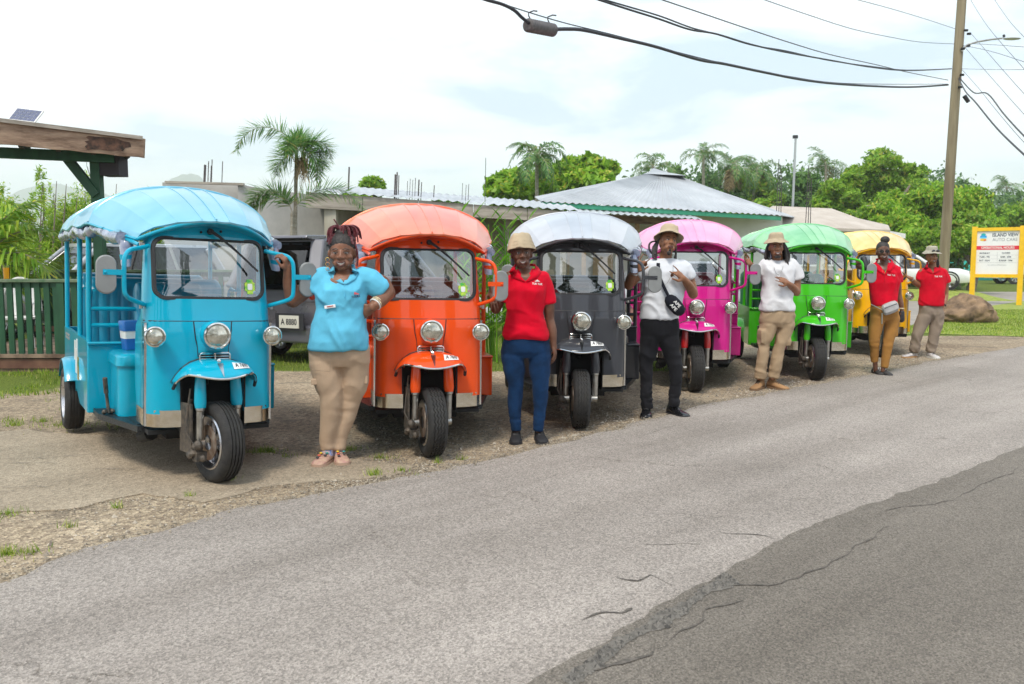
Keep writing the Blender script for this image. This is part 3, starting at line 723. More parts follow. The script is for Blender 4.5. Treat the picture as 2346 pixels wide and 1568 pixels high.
def build_tuk(px, py, rz, steer, roll, P, label, plate, zs=1.0, group='three-wheeled tour taxis parked in a fanned row', cur='plastic_clear', forkmat=None, X=None, Y=None, zig=True):
    g = G(px, py); loc = Vector((g.x if X is None else X, g.y if Y is None else Y, 0))
    t = empty('tuk_tuk', loc, R(rz), label, 'tuk tuk', group)
    t.location = loc+Vector((-math.sin(R(rz)), math.cos(R(rz)), 0))*.15
    t.rotation_mode = 'XYZ'; t.rotation_euler = (0, R(roll), R(rz))
    t.scale = (1, 1, zs)
    bodyc, canc, seatc = P['body'], P['canopy'], P['seat']
    shell = cached('shell', cab_shell_mesh)
    o = meshobj('cab_shell', shell, bodyc, t)
    # header recess panel, waist seam, nose seams
    mb = MB(); mb.tube([Vector((x*1.004, yface(x, 1.043)-.003+.085*(1-(max(0, 1-((abs(x)/.413-.78)/.22)**2))**.5 if abs(x) > .322 else 0), 1.043)) for x in np.linspace(-.413, .413, 31)], .0045, 6)
    for s_ in (-1, 1): mb.tube([Vector((s_*x, yface(x, z)-.006, z)) for x, z in [(.124, 1.04), (.120, .99), (.114, .93), (.10, .87), (.098, .81)]], .004, 6)
    meshobj('body_seam', cached('seam', lambda: mb.mesh('seam')), M['black'], t)
    # nose panel with lamp bucket
    def nose():
        mb = MB()
        def f(u, v):
            z = .80+(1.04-.80)*v; hw = .10+.02*v; x = (u*2-1)*hw
            return Vector((x, yface(x, z)-.003-.05*(1-(abs(x)/hw)**2.4)*math.sin(PI*min(1, v*1.12+.05))**.7 if v < .95 else yface(x, z)-.003, z))
        mb.grid(f, 16, 14); mb.tube([(0, .03, .956), (0, -.09, .956), (0, -.115, .956)], 0, 24, True, [.088, .093, .082]); return mb.mesh('nose', True, 50)
    meshobj('nose_panel', cached('nose', nose), bodyc, t)
    # windscreen: seal + pane
    def seal():
        mb = MB(); P0 = on_face(rrect(0, 1.388, .372, .212, .087), .004); P1 = on_face(rrect(0, 1.388, .343, .183, .06), .004)
        n = len(P0); mb.v = [tuple(p+Vector((0, .010, 0))) for p in P0]+[tuple(p+Vector((0, -.010, 0))) for p in on_face(rrect(0, 1.388, .365, .205, .08), .004)]+[tuple(p+Vector((0, -.010, 0))) for p in on_face(rrect(0, 1.388, .350, .190, .066), .004)]+[tuple(p+Vector((0, .006, 0))) for p in P1]
        for a in range(3): mb.f += [(a*n+i, a*n+(i+1) % n, (a+1)*n+(i+1) % n, (a+1)*n+i) for i in range(n)]
        return mb.mesh('seal', True, 50)
    ws = meshobj('windscreen_seal', cached('seal', seal), M['black'], t)
    def pane():
        mb = MB(); P1 = rrect(0, 1.388, .350, .190, .066); rings = []
        for s_ in (1, .8, .6, .4, .2, .01): rings.append(on_face([(x*s_, 1.388+(z-1.388)*s_) for x, z in P1], -.003))
        mb.loft(rings, caps=False); return mb.mesh('pane', True, 60)
    meshobj('windscreen', cached('pane', pane), M['glass'], t)
    # sticker on the glass
    def sticker_bits():
        mb = MB()
        for x, z, a, b_ in ((.262, 1.275, .022, .05), (.262, 1.275, .036, .03)): mb.v += [tuple(p) for p in on_face(rrect(x, z, a, b_, .008), .0005+a*.02)]; n = 28; k = len(mb.v)-n; mb.f.append(tuple(range(k, k+n)))
        return mb.mesh('st')
    st = meshobj('window_sticker', cached('stick', sticker_bits), M['stgreen'], t)
    mb2 = MB(); mb2.v = [tuple(p) for p in on_face(rrect(.262, 1.275, .017, .021, .008), .004)]; mb2.f = [tuple(range(len(mb2.v)))]
    meshobj('sticker_centre', cached('stc', lambda: mb2.mesh('stc')), M['white'], st)
    # wiper
    def wiper():
        mb = MB(); mb.cyl((.0, .09, 1.636), (.0, .045, 1.636), .022, .016); mb.tube([(0, .05, 1.636), (.05, .045, 1.605), (.14, .04, 1.53), (.27, .0, 1.41)], 0, 8, True, [.012, .010, .007, .004])
        mb.bar((.12, .032, 1.55), (.30, -.004, 1.38), .008, .014); mb.ell((-.06, .085, 1.63), .009); mb.ell((.07, .085, 1.64), .009); return mb.mesh('wp')
    meshobj('wiper', cached('wiper', wiper), M['black'], t)
    # visor rim tube under the canopy lip
    def visor():
        mb = MB(); xs_ = np.linspace(-.438, .438, 33)
        mb.tube([Vector((x, -.080+.28*(abs(x)/.438)**2, 1.577+.122*(1-(min(1, abs(x)/.438))**2.0)-.008)) for x in xs_], .013, 8)
        # header sheet from the shell's top out to the visor
        n = len(xs_); b0 = len(mb.v)
        for x in xs_: mb.v.append((x, -.080+.28*(abs(x)/.438)**2, 1.577+.122*(1-(abs(x)/.438)**2)-.014))
        for x in xs_: xx = x*.40/.438; mb.v.append((xx, max(yface(xx, 1.55)+.03, -.05+.28*(abs(x)/.438)**2), arch_front(xx)-.035))
        mb.f += [(b0+i, b0+i+1, b0+n+i+1, b0+n+i) for i in range(n-1)]
        return mb.mesh('visor', True, 60)
    meshobj('visor', cached('visor', visor), bodyc, t)
    # canopy, seams, hem
    cme, sec = cached('canopy', canopy_mesh)
    can = meshobj('canopy', cme, canc, t)
    def seams():
        mb = MB()
        for u0 in (-.52, -.2, 0.0, .2, .52):
            pts = []
            for y in np.linspace(-.09, .95, 12):
                hw, ze, zh = sec(y); x = u0*hw; pts.append(Vector((x, y+.30*u0*u0*max(0, (.95-y)/1.05), canopy_z(x, hw, ze, zh)+(.008 if u0 in (-.2, .2, 0) else .005))))
            mb.tube(pts, .007 if u0 == 0 else .0035, 5)
        for y in (.95, 1.61, 2.27):
            hw, ze, zh = sec(y); pts = []
            for u in np.linspace(-1, 1, 40): x = math.copysign(abs(u)**.8, u)*hw; pts.append(Vector((x, y, canopy_z(x, hw, ze, zh)+.006)))
            mb.tube(pts, .006, 5)
        return mb.mesh('seams')
    meshobj('canopy_seam', cached('cseam', seams), canc, can)
    def trim():
        mb = MB()
        for s_ in (-1, 1):
            pts = []
            for y in list(np.linspace(-.10, .95, 12))+list(np.linspace(1.1, 2.9, 14)):
                hw, ze, zh = sec(y); pts.append(Vector((s_*(hw+.004), y+.30*max(0, (.95-y)/1.05), ze-.006)))
            mb.tube(pts, .011, 6)
        for z in (0,): mb.tube([Vector((x, 2.9, canopy_z(x, .645, 1.69, .29))) for x in np.linspace(-.645, .645, 25)], .012, 6)
        return mb.mesh('trim')
    meshobj('canopy_trim', cached('ctrim', trim), bodyc, can)
    # rolled-up rain curtains under both eaves
    def curtain(s_):
        mb = MB(); pts = []; rad = []
        for y in np.linspace(.32, 2.85, 60):
            hw, ze, zh = sec(y); z = ze-.050+.010*math.sin(y*9); rr = .034+.009*noise.noise(Vector((y*7, s_, 2)))+(.008 if (y*4) % 1 > .2 else -.006)
            pts.append(Vector((s_*(hw-.03+.010*math.sin(y*5)), y, z))); rad.append(rr)
        mb.tube(pts, 0, 14, True, rad)
        for i, v in enumerate(mb.v): 
            p = Vector(v); d = .008*noise.noise(p*14)+.004*noise.noise(p*36); mb.v[i] = (p.x+d*s_, p.y, p.z+d)
        # the loose end hanging by the cab with its open mouth
        rings = []
        for f, r_, dz in ((0, .05, 0), (.3, .052, -.05), (.6, .043, -.11), (1, .037, -.17), (.97, .027, -.155)):
            r_ *= .85; c = Vector((s_*(.49+.012*f), .32-.06*f, 1.565+dz)); rings.append([c+Vector((math.cos(a)*r_, math.sin(a)*r_, .25*math.sin(a)*r_)) for a in np.linspace(0, 2*PI, 15)[:-1]])
        mb.loft(rings, caps=False); return mb.mesh('curt', True, 60)
    for s_ in (-1, 1):
        c = meshobj('rolled_curtain', cached(('curt', s_), lambda: curtain(s_)), M[cur], t)
        for y in (.42, .68, .95, 1.35, 1.75, 2.15, 2.6):
            hw, ze, zh = sec(y); mb = MB(); mb.lathe([(.047, -.008), (.048, .008)], (0, 0, 0), 'Y', 14)
            q = meshobj('strap', cached('strap', lambda: mb.mesh('strap')), M['black'], c); q.location = (s_*(hw-.03), y, ze-.050)
        def ring_end():
            mb = MB(); mb.lathe([(.036, -.02), (.040, .015)], (s_*.50, .28, 1.45), 'Z', 14, None); return mb.mesh('re')
        meshobj('curtain_end', cached(('ce', s_), ring_end), bodyc, c)
    # lamps
    def lamp(r, name, c, dep, parent):
        h = empty(name, (0, 0, 0)); h.parent = parent; h.location = c
        def bucket():
            mb = MB(); mb.lathe([(.0001, dep), (r*.55, dep*.95), (r*.9, dep*.55), (r*1.02, .0)], axis='Y', n=28); mb.v = [(x, -y if False else y, z) for x, y, z in mb.v]; return mb.mesh('bk')
        def bezel():
            mb = MB(); mb.lathe([(r*1.0, -.02), (r*1.08, .0), (r*1.06, .014), (r*.95, .018), (r*.84, .008)], axis='Y', n=32); return mb.mesh('bz')
        def glass():
            mb = MB(); mb.lathe([(r*.86, .008), (r*.7, .018), (r*.4, .025), (.0001, .027)], axis='Y', n=28); return mb.mesh('gl')
        def flipy(me):
            for v in me.vertices: v.co.y = v.co.y
            return me
        meshobj('bucket', cached(('bk', name, r), bucket), bodyc if r > .08 else M['chrome'], h); meshobj('bezel', cached(('bz', name, r), bezel), M['chrome'], h); meshobj('lens', cached(('gl', name, r), glass), M['lens'], h)
        return h
    # (lathe on Y runs towards -y for positive height)
    hl = lamp(.082, 'headlight', (0, -.118, .956), -.06, t); hl.scale = (1, 1, 1)
    for s_ in (-1, 1): lamp(.062, 'indicator_lamp', (s_*.380, -.075, .950), -.09, t)
    # grille
    def grille():
        mb = MB(); y0 = -.065
        for k in range(4):
            z = .808+.016*(k-1.5); w_ = .092-.004*abs(k-1.5)
            mb.tube([(-w_, y0, z), (w_, y0, z)], .0035, 6)
        pts = [Vector((x, y0, z)) for x, z in rrect(0, .808, .098, .031, .02)]; pts.append(pts[0]); mb.tube(pts, .005, 6, False); mb.tube([(0, y0-.004, .838), (0, y0-.004, .778)], .006, 6); return mb.mesh('grille')
    meshobj('grille', cached('grille', grille), M['chrome'], t)
    mb = MB(); mb.box((0, -.045, .808), (.19, .02, .058)); meshobj('grille_recess', cached('grec', lambda: mb.mesh('gr')), M['dark'], t)
    # fork assembly (steers)
    fk = empty('fork', (0, -.15, 0), R(steer)); fk.parent = t
    fm = forkmat or bodyc
    def fork_cover():
        mb = MB()
        for s_ in (-1, 1): mb.tube([(s_*.122, .0, .70), (s_*.125, -.005, .62), (s_*.128, -.015, .50), (s_*.128, -.018, .462)], 0, 16, True, [.030, .037, .039, .034])
        return mb
    for s_ in (-1, 1):
        def one(): 
            mb = MB(); mb.tube([(s_*.122, .0, .72), (s_*.125, -.004, .63), (s_*.128, -.012, .53), (s_*.128, -.014, .498)], 0, 16, True, [.030, .037, .039, .034]); return mb.mesh('fc')
        def two():
            mb = MB(); mb.tube([(s_*.128, -.014, .505), (s_*.129, -.014, .485), (s_*.129, -.012, .48)], 0, 14, True, [.03, .03, .024]); mb.tube([(s_*.129, -.012, .49), (s_*.129, -.006, .30), (s_*.129, -.005, .295), (s_*.129, 0, .24)], 0, 14, True, [.024, .024, .019, .018]); mb.cyl((s_*.15, 0, .265), (s_*.10, 0, .265), .03, .03); return mb.mesh('ft')
        lg = meshobj('fork_cover', cached(('fc', s_), one), fm, fk)
        meshobj('fork_tube', cached(('ft', s_), two), M['steel'], fk)
    wh = empty('front_wheel', (0, 0, .265)); wh.parent = fk
    # front wheel sits under the empty fork: keep depth at three levels by parenting its meshes to the fork
    bpy.data.objects.remove(wh)
    o = meshobj('tyre', cached(('tyre', zig), lambda: tyre_mesh(.265, .165, .145, zig)), M['tyre'], fk); o.location = (0, 0, .265)
    o = meshobj('rim', cached('rimf', lambda: rim_mesh(.165, .145, 5)), M['alloy'], fk); o.location = (0, 0, .265)
    def disc():
        mb = MB(); mb.lathe([(.05, -.055), (.115, -.055), (.115, -.061), (.05, -.061)], axis='X', n=28); return mb.mesh('disc')
    o = meshobj('brake_disc', cached('disc', disc), M['rust'], fk); o.location = (-.01, 0, .265)
    def caliper():
        mb = MB(); rc = random.Random(3)
        for k in range(7): mb.ell((-.15+rc.uniform(-.035, .02), rc.uniform(-.07, .03), .215+rc.uniform(-.05, .07)), (rc.uniform(.02, .04), rc.uniform(.02, .035), rc.uniform(.02, .035)), n=8, m=6)
        mb.box((-.14, -.03, .19), (.07, .06, .06)); mb.tube([(-.16, 0, .25), (-.20, .04, .34), (-.18, .06, .48), (-.17, .04, .62)], .006, 6); mb.tube([(-.15, .05, .25), (-.17, .09, .4), (-.16, .05, .55)], .008, 6)
        mb.box((-.17, .10, .36), (.012, .16, .32)); return mb.mesh('cal')
    meshobj('brake_caliper', cached('cal', caliper), M['grime'], fk)
    # fender
    def fender():
        mb = MB(); mb.grid(lambda u, v: fender_pt(u*2-1, v), 36, 12); return mb.mesh('fen', True, 70)
    def lip():
        mb = MB(); mb.tube([fender_pt(a, 1.0)+Vector((0, 0, -.002)) for a in np.linspace(-1, 1, 45)], .0075, 6); return mb.mesh('lip')
    fe = meshobj('front_fender', cached('fen', fender), bodyc, t)
    m_ = fe.modifiers.new('solid', 'SOLIDIFY'); m_.thickness = .006; m_.offset = -1
    meshobj('fender_lip', cached('lip', lip), M['chrome'], fe)
    def piping():
        mb = MB(); mb.tube([fender_pt(a, 0.0)+Vector((0, -.006, .003)) for a in np.linspace(-1, 1, 41)], .005, 6)
        for s_ in (-1, 1): mb.tube([fender_pt(s_*.90, .95)+Vector((0, 0, -.006)), fender_pt(s_*1.0, .9)+Vector((0, 0, -.02))], .012, 6)
        return mb.mesh('pip')
    meshobj('fender_piping', cached('pip', piping), M['black'], fe)
    def emblem():
        mb = MB(); off = Vector((0, -.006, .006))
        for z0_, z1_, w0, w1 in ((.03, .16, .075, .05), (.19, .26, .042, .036), (.29, .36, .034, .028), (.55, .97, .045, .003)):
            a0, a1 = w0, w1; q = [fender_pt(-a0, z0_)+off, fender_pt(a0, z0_)+off, fender_pt(a1, z1_)+off, fender_pt(-a1, z1_)+off]; mb.add(q, [(0, 1, 2, 3)])
        mb.ell(fender_pt(0, .45)+off, (.014, .01, .016), n=8, m=6); return mb.mesh('emb', False)
    meshobj('fender_emblem', cached('emb', emblem), M['chrome'], fe)
    # registration sticker wrapped on the fender
    def fsurf(x, z, off=.004):
        a = .37+x/.36; r_ = .64-z/.20
        p = fender_pt(a, r_); e_ = .01
        nrm = (fender_pt(a+e_, r_)-p).cross(fender_pt(a, r_-e_)-p); nrm.normalize()
        if nrm.y > 0: nrm = -nrm
        return p+nrm*off
    def plate_bg():
        mb = MB(); mb.grid(lambda u, v: fsurf((u-.5)*.125, (v-.5)*.052), 8, 4); return mb.mesh('pl')
    pb = meshobj('number_sticker', cached('pl', plate_bg), M['white'], fe)
    put_text('number_text', plate, .050, M['ink'], fe, lambda x, z: fsurf(x*.66, z*.95, .0062), True)
    # chrome skirt, corner strips
    for s_ in (-1, 1):
     def skirt():
        mb = MB()
        pts = [(.205, yface(.205, .44)-.016), (.31, yface(.31, .44)-.013), (.37, yface(.37, .44)+.006), (.409, .075), (.423, .125), (.427, .36)]
        rings = [[Vector((s_*x, y, z)) for x, y in pts] for z in (.355, .465)]
        mb.loft(rings, caps=False, closed=False)
        return mb.mesh('sk')
     sk = meshobj('chrome_skirt', cached(('sk', s_), skirt), M['tinted_chrome'], t)
    for s_ in (-1, 1):
        mb = MB(); mb.bar((0, -.012, .355), (0, -.012, 1.03), .016, .07, Vector((0, 1, 0))); o = meshobj('corner_strip', cached('str', lambda: mb.mesh('str')), M['chrome'], t); o.location = (s_*.412, .125, 0)
    # dark wheel well + floor + underside
    def under():
        mb = MB()
        mb.box((0, .26, .58), (.42, .02, .5)); 
        for s_ in (-1, 1): mb.box((s_*.207, .12, .53), (.012, .30, .42))
        mb.box((0, .9, .315), (.80, 1.7, .03)); mb.box((0, .7, .27), (.5, .9, .08)); mb.box((0, 2.1, .34), (1.1, 1.4, .04)); mb.cyl((-.5, 2.3, .28), (.5, 2.3, .28), .05, .05); mb.ell((0, 2.3, .28), .13); mb.box((.15, 1.2, .22), (.35, .5, .12))
        mb.tube([(-.33, .35, .26), (-.36, .5, .22), (-.3, .7, .24)], .05, 8)
        return mb.mesh('un')
    meshobj('underbody', cached('un', under), M['dark'], t)
    def step():
        mb = MB()
        mb.prism([(s_*.40, .20), (s_*.44, .20), (s_*.60, .85), (s_*.60, 1.42), (s_*.40, 1.42)], .318, .336, 'XY'); mb.prism([(s_*.40, .188), (s_*.445, .188), (s_*.612, .845), (s_*.612, 1.42), (s_*.60, 1.42), (s_*.60, .85), (s_*.44, .20), (s_*.40, .20)], .30, .340, 'XY')
        return mb.mesh('step', False)
    for s_ in (-1, 1): meshobj('step_plate', cached(('step', s_), step), M['tread'], t)
    mb = MB(); mb.box((0, .75, .337), (.87, .95, .006)); meshobj('floor_plate', cached('flp', lambda: mb.mesh('flp')), M['tread'], t)
    # driver's seat box and seat
    def seatbox():
        mb = MB(); q = [(x, y) for x, y in rrect(0, .87, .50, .24, .07)]
        mb.loft([[Vector((x, y, z)) for x, y in q] for z in (.338, .40, .70, .705)], True); q2 = rrect(0, .87, .51, .25, .07)
        mb.loft([[Vector((x*s_, 0.87+(y-.87)*s_, z)) for x, y in q2] for z, s_ in ((.69, 1), (.695, 1.01), (.755, 1.0), (.775, .95), (.78, .85))], True); return mb.mesh('sb', True, 40)
    meshobj('seat_box', cached('sb', seatbox), bodyc, t)
    def cushion(x0_, x1_, y0_, y1_, z0_, z1_, ribs, axis_='z'):
        """upholstered block with vertical pleats on the front face"""
        mb = MB(); nx = ribs*6
        def f(u, v):
            x = x0_+(x1_-x0_)*u; z = z0_+(z1_-z0_)*v; pl = abs(math.sin(u*ribs*PI))**.5
            ed = min(1, min(u, 1-u)*12)*min(1, (1-v)*9+.0) ; ed = max(ed, 0)**.5
            return Vector((x, y0_+.03-.03*pl*ed-.0*v-.02*ed+(.10*v), z))
        mb.grid(f, nx, 12)
        mb.box(((x0_+x1_)/2, (y0_+y1_)/2+.06, (z0_+z1_)/2), (x1_-x0_-.01, y1_-y0_-.04, z1_-z0_-.01)); return mb.mesh('cu', True, 60)
    def rounded(x0_, x1_, y0_, y1_, z0_, z1_, r_=.03):
        mb = MB(); mb.box(((x0_+x1_)/2, (y0_+y1_)/2, (z0_+z1_)/2), (x1_-x0_, y1_-y0_, z1_-z0_)); return mb
    def backrest(x0_, x1_, y0_, z0_, z1_, ribs):
        mb = MB(); n = ribs*6; rows = [(0, -.01, 0), (.0, 0, .0), (.25, 0, .02), (.5, 0, .04), (.75, 0, .06), (.9, 0, .075), (.97, .01, .085), (1.0, .04, .10), (.985, .085, .14), (.9, .10, .15), (.0, .10, .06)]
        vs = []
        for v, dy_, ly in rows:
            for i in range(n+1):
                u = i/n; e_ = min(u, 1-u); rz_ = (1-min(1, e_/.045))**2*.045
                x = x0_+(x1_-x0_)*u; z = z0_+(z1_-z0_)*v-(rz_ if v > .8 else 0)
                pl = (1-abs(math.sin(u*ribs*PI))**.45)*.016 if v < .88 and dy_ < .05 else 0
                vs.append((x, y0_+dy_+ly+pl, z))
        mb.v = vs; k = n+1; mb.f = [(a*k+i, a*k+i+1, (a+1)*k+i+1, (a+1)*k+i) for a in range(len(rows)-1) for i in range(n)]
        mb.f += [tuple(a*k for a in range(len(rows))), tuple(a*k+n for a in range(len(rows)))]
        return mb.mesh('br', True, 60)
    def seat_cush():
        mb = MB(); mb.loft([[Vector((x, y, z)) for x, y in rrect(-.06, .90, .27*s_, .20*s_, .06*s_)] for z, s_ in ((.78, 1), (.84, 1.0), (.865, .96), (.875, .8))], True); return mb.mesh('sc')
    meshobj('driver_seat', cached('sc', seat_cush), seatc, t)
    meshobj('driver_backrest', cached('dbr', lambda: backrest(-.31, .17, 1.02, .84, 1.275, 6)), seatc, t)
    for k, (yb, zt_) in enumerate(((1.98, 1.30), (2.62, 1.33))):
        meshobj('backrest', cached(('br', k), lambda: backrest(-.55, .55, yb, .66, zt_, 13)), seatc, t)
        def bench():
            mb = MB(); mb.loft([[Vector((x, y, z)) for x, y in rrect(0, yb-.2, .56*s_, .24*s_, .05*s_)] for z, s_ in ((.56, 1), (.65, 1.0), (.675, .97), (.685, .85))], True); return mb.mesh('be')
        meshobj('bench_seat', cached(('bench', k), bench), seatc, t)
    # tub
    def side_panel(s_):
        out = [(1.14, .305), (1.14, .83), (1.18, .835), (2.92, .835), (2.92, .36), (2.68, .36)]
        arch = [(2.3+.335*math.cos(a), .275+.335*math.sin(a)) for a in np.linspace(R(15), R(165), 14)]
        out += [(2.62, .36)]+arch+[(1.9, .40), (1.66, .305)]
        mb = MB(); mb.prism(out, s_*.62, s_*.65, 'YZ'); return mb.mesh('sp', False)
    for s_ in (-1, 1):
        meshobj('side_panel', cached(('sp', s_), lambda: side_panel(s_)), bodyc, t)
        def wa():
            mb = MB(); A = np.linspace(R(28), R(150), 22); rings = []
            for a in A:
                ring = []
                for rr, x in ((.335, .60), (.345, .63), (.342, .70), (.325, .728), (.312, .728), (.325, .70), (.325, .60)):
                    ring.append(Vector((s_*x, 2.3+rr*math.cos(a), .275+rr*math.sin(a))))
                rings.append(ring)
            mb.loft(rings, True); return mb.mesh('wa', True, 50)
        meshobj('wheel_arch', cached(('wa', s_), wa), M[P.get('arch', 'white')], t)
        o = meshobj('rear_tyre', cached('tyre0', lambda: tyre_mesh(.27, .165, .15, False)), M['tyre'], t); o.location = (s_*.645, 2.3, .27)
        rm = meshobj('rear_rim', cached('rimr', lambda: rim_mesh(.165, .15, 8)), M['alloy'], t); rm.location = (s_*.645, 2.3, .27)
    def bulk():
        mb = MB(); q = []
        for x in np.linspace(-.63, .63, 9): q.append(x)
        mb.prism([(-.648, .305), (.648, .305), (.648, .83), (-.648, .83)], 1.115, 1.145); mb.box((0, 1.11, .80), (1.27, .016, .012)); mb.box((0, 1.11, .82), (1.30, .03, .018)); mb.box((0, 2.91, .60), (1.28, .02, .47)); mb.box((0, 2.1, .45), (1.2, 1.4, .02))
        mb.box((0, 1.68, .5), (1.2, .02, .3)); return mb.mesh('bk')
    bo = meshobj('bulkhead', cached('bulk', bulk), bodyc, t); m_ = bo.modifiers.new('bevel', 'BEVEL'); m_.width = .012; m_.segments = 2
    # tool boxes beside the front of the tub
    def toolbox():
        mb = MB(); mb.box((.52, .98, .50), (.21, .62, .33)); mb.box((.52, .98, .675), (.22, .64, .02)); return mb.mesh('tb')
    tb = meshobj('side_box', cached('tb', toolbox), bodyc, t); m_ = tb.modifiers.new('bevel', 'BEVEL'); m_.width = .012; m_.segments = 2
    # posts, each a part
    for (x, y, z0_, z1_) in [(s_*.632, y, .83, 1.70) for s_ in (-1, 1) for y in (1.16, 1.78, 2.86)]:
        mb = MB(); mb.cyl((0, 0, 0), (0, 0, z1_-z0_), .02, .02, 12); o = meshobj('post', cached('post', lambda: mb.mesh('post')), bodyc, t); o.location = (x, y, z0_)
    def rails():
        mb = MB()
        mb.tube([(-.60, 1.29, 1.685), (-.60, 2.86, 1.685)], .016, 8); mb.tube([(.60, 1.29, 1.685), (.60, 2.86, 1.685)], .016, 8)
        for y in (.95, 1.16, 1.78, 2.86): mb.tube([Vector((x, y, canopy_z(x, .64, 1.67, .28)-.01)) for x in np.linspace(-.6, .6, 17)], .014, 8)
        for s_ in (-1, 1): mb.tube([(s_*.44, .13, 1.53), (s_*.53, .5, 1.60), (s_*.60, .95, 1.675), (s_*.60, 1.29, 1.685)], .014, 8)
        return mb.mesh('rails')
    meshobj('roof_frame', cached('rails', rails), bodyc, t)
    for z in (.95, 1.072):
        mb = MB(); mb.tube([(-.63, 0, 0), (.63, 0, 0)], .016, 10); o = meshobj('partition_rail', cached('prail', lambda: mb.mesh('prail')), bodyc, t); o.location = (0, 1.16, z)
    for s_ in (-1, 1):
        for y in (1.26, 1.90):
            def arm():
                mb = MB(); mb.tube([(0, 0, .38), (0, .05, .395), (0, .11, .37), (0, .19, .22), (0, .20, 0)], .014, 8); mb.tube([(0, .04, .39), (0, -.10, .38)], .012, 8); return mb.mesh('arm')
            o = meshobj('armrest', cached('arm', arm), bodyc, t); o.location = (s_*.60, y-.03, .83)
    # mirror loop, arm and oval mirror on each side
    for s_ in (-1, 1):
        def loop():
            mb = MB(); mb.tube(smooth_pts([Vector(q) for q in [(s_*.385, .14, 1.525), (s_*.44, .10, 1.51), (s_*.505, .04, 1.495), (s_*.54, .01, 1.46), (s_*.55, 0, 1.40), (s_*.55, 0, 1.25), (s_*.537, .005, 1.205), (s_*.50, .04, 1.18), (s_*.41, .12, 1.145)]], 4), .0145, 10)
            return mb.mesh('loop')
        def armp():
            mb = MB(); mb.box((s_*.615, -.01, 1.35), (.12, .008, .034)); mb.ell((s_*.662, -.018, 1.35), (.009, .008, .009), n=8, m=6); return mb.mesh('armp')
        mo = P.get('mirror', (0, 0, 0)) if s_ > 0 else (0, 0, 0)
        lp = meshobj('mirror_bracket', cached(('loop', s_), loop), bodyc, t); lp.location = (mo[0]*.4, 0, 0); q = meshobj('mirror_arm', cached(('armp', s_), armp), bodyc, lp); q.location = (mo[0]*.6, 0, mo[2])
        def mir():
            mb = MB(); q = rrect(s_*.655, 1.335, .060, .121, .0595, 10); mb.loft([[Vector((s_*.655+(x-s_*.655)*k, y, 1.335+(z-1.335)*k)) for x, z in q] for y, k in ((-.012, .0), (-.012, .93), (-.006, 1.0), (.012, 1.0), (.018, .95))], True); return mb.mesh('mir')
        q = meshobj('wing_mirror', cached(('mir', s_), mir), M['mirror_back'], lp); q.location = (mo[0]*.6, 0, mo[2])
        def hinge():
            mb = MB()
            for z in (1.53, 1.14): mb.cyl((s_*.432, .12, z-.02), (s_*.432, .12, z+.02), .012); mb.box((s_*.425, .13, z), (.03, .03, .02))
            return mb.mesh('hi')
        meshobj('hinge', cached(('hi', s_), hinge), M['steel'], t)
    def lever():
        mb = MB(); mb.tube([(-.545, .80, .345), (-.55, .82, .42), (-.56, .80, .50)], .012, 8); mb.tube([(-.56, .80, .49), (-.572, .775, .60)], .017, 8)
        rc = random.Random(5)
        for k in range(5): mb.ell((-.545+rc.uniform(-.03, .03), .80+rc.uniform(-.05, .05), .355), (.02, .02, .018), n=8, m=5)
        return mb.mesh('lever')
    meshobj('parking_lever', cached('lever', lever), M['grime'], t)
    # handlebar and column
    def bars():
        mb = MB(); mb.tube([(0, .2, .6), (0, .32, 1.0)], .02, 8); mb.tube([(-.28, .48, 1.06), (-.2, .36, 1.06), (0, .33, 1.03), (.2, .36, 1.06), (.28, .48, 1.06)], .013, 8); mb.ell((0, .24, 1.06), (.08, .06, .05)); return mb.mesh('bars')
    meshobj('handlebar', cached('bars', bars), M['black'], t)
    if 'extra' in P: P['extra'](t)
    return t
def paint(name, c, rough=.35): return mat(name, c, rough, coat=.75, var=.06, vs=2.2, spec=.15, bump=.02, bs=3)
def vinyl(name, c, c2):
    m = mat(name, c, .32, coat=.45, spec=.6, metal=.35, col2=c2, vs=1.3, bump=.35, bs=4.0, detail=3)
    m.node_tree.nodes['Principled BSDF'].inputs['Coat Roughness'].default_value = .16
    m.node_tree.nodes['Principled BSDF'].inputs['Coat IOR'].default_value = 1.65
    return m
M['alloy'] = mat('wheel_alloy', (0.45, 0.45, 0.47), .28, metal=1, col2=(.7, .7, .72), vs=20)
M['tinted_chrome'] = mat('ground_tinted_chrome', (0.62, 0.55, 0.42), .20, metal=1, col2=(.78, .74, .64), vs=10)  # skirt chrome: brown of the reflected ground put into the colour
M['stgreen'] = mat('green_sticker', (0.03, 0.42, 0.06), .4, col2=(.62, .75, .05), vs=30)
M['curtB'] = M['plastic_clear']
def seatm(name, c): return mat(name, c, .42, coat=.25, var=.12, vs=5, bump=.1, bs=40)
TK = {}
def palette(n, body, can, can2, seat, arch='white', **k): return dict(body=paint(n+'_paint', body), canopy=vinyl(n+'_canopy_vinyl', can, can2), seat=seatm(n+'_seat_vinyl', seat), arch=arch, **k)
for n_, c_ in (('turq_arch', (.0, .345, .51)), ('orange_arch', (.75, .09, .008)), ('black_arch', (.03, .03, .035)), ('pink_arch', (.5, .01, .25)), ('green_arch', (.03, .35, .01)), ('yellow_arch', (.8, .42, .0))): M[n_] = mat(n_, c_, .3, coat=1)
B = build_tuk
blueP = palette('turquoise', (.0, .365, .535), (.11, .42, .58), (.24, .58, .72), (.0, .25, .40), 'turq_arch')
T1 = B(505, 1103, 32, 14, 2.0, blueP, 'turquoise tuk tuk, nearest in the row, with its front wheel turned', 'A 7693', 1.018, zig=False, X=G(505, 1103).x-.02, Y=G(505, 1103).y)
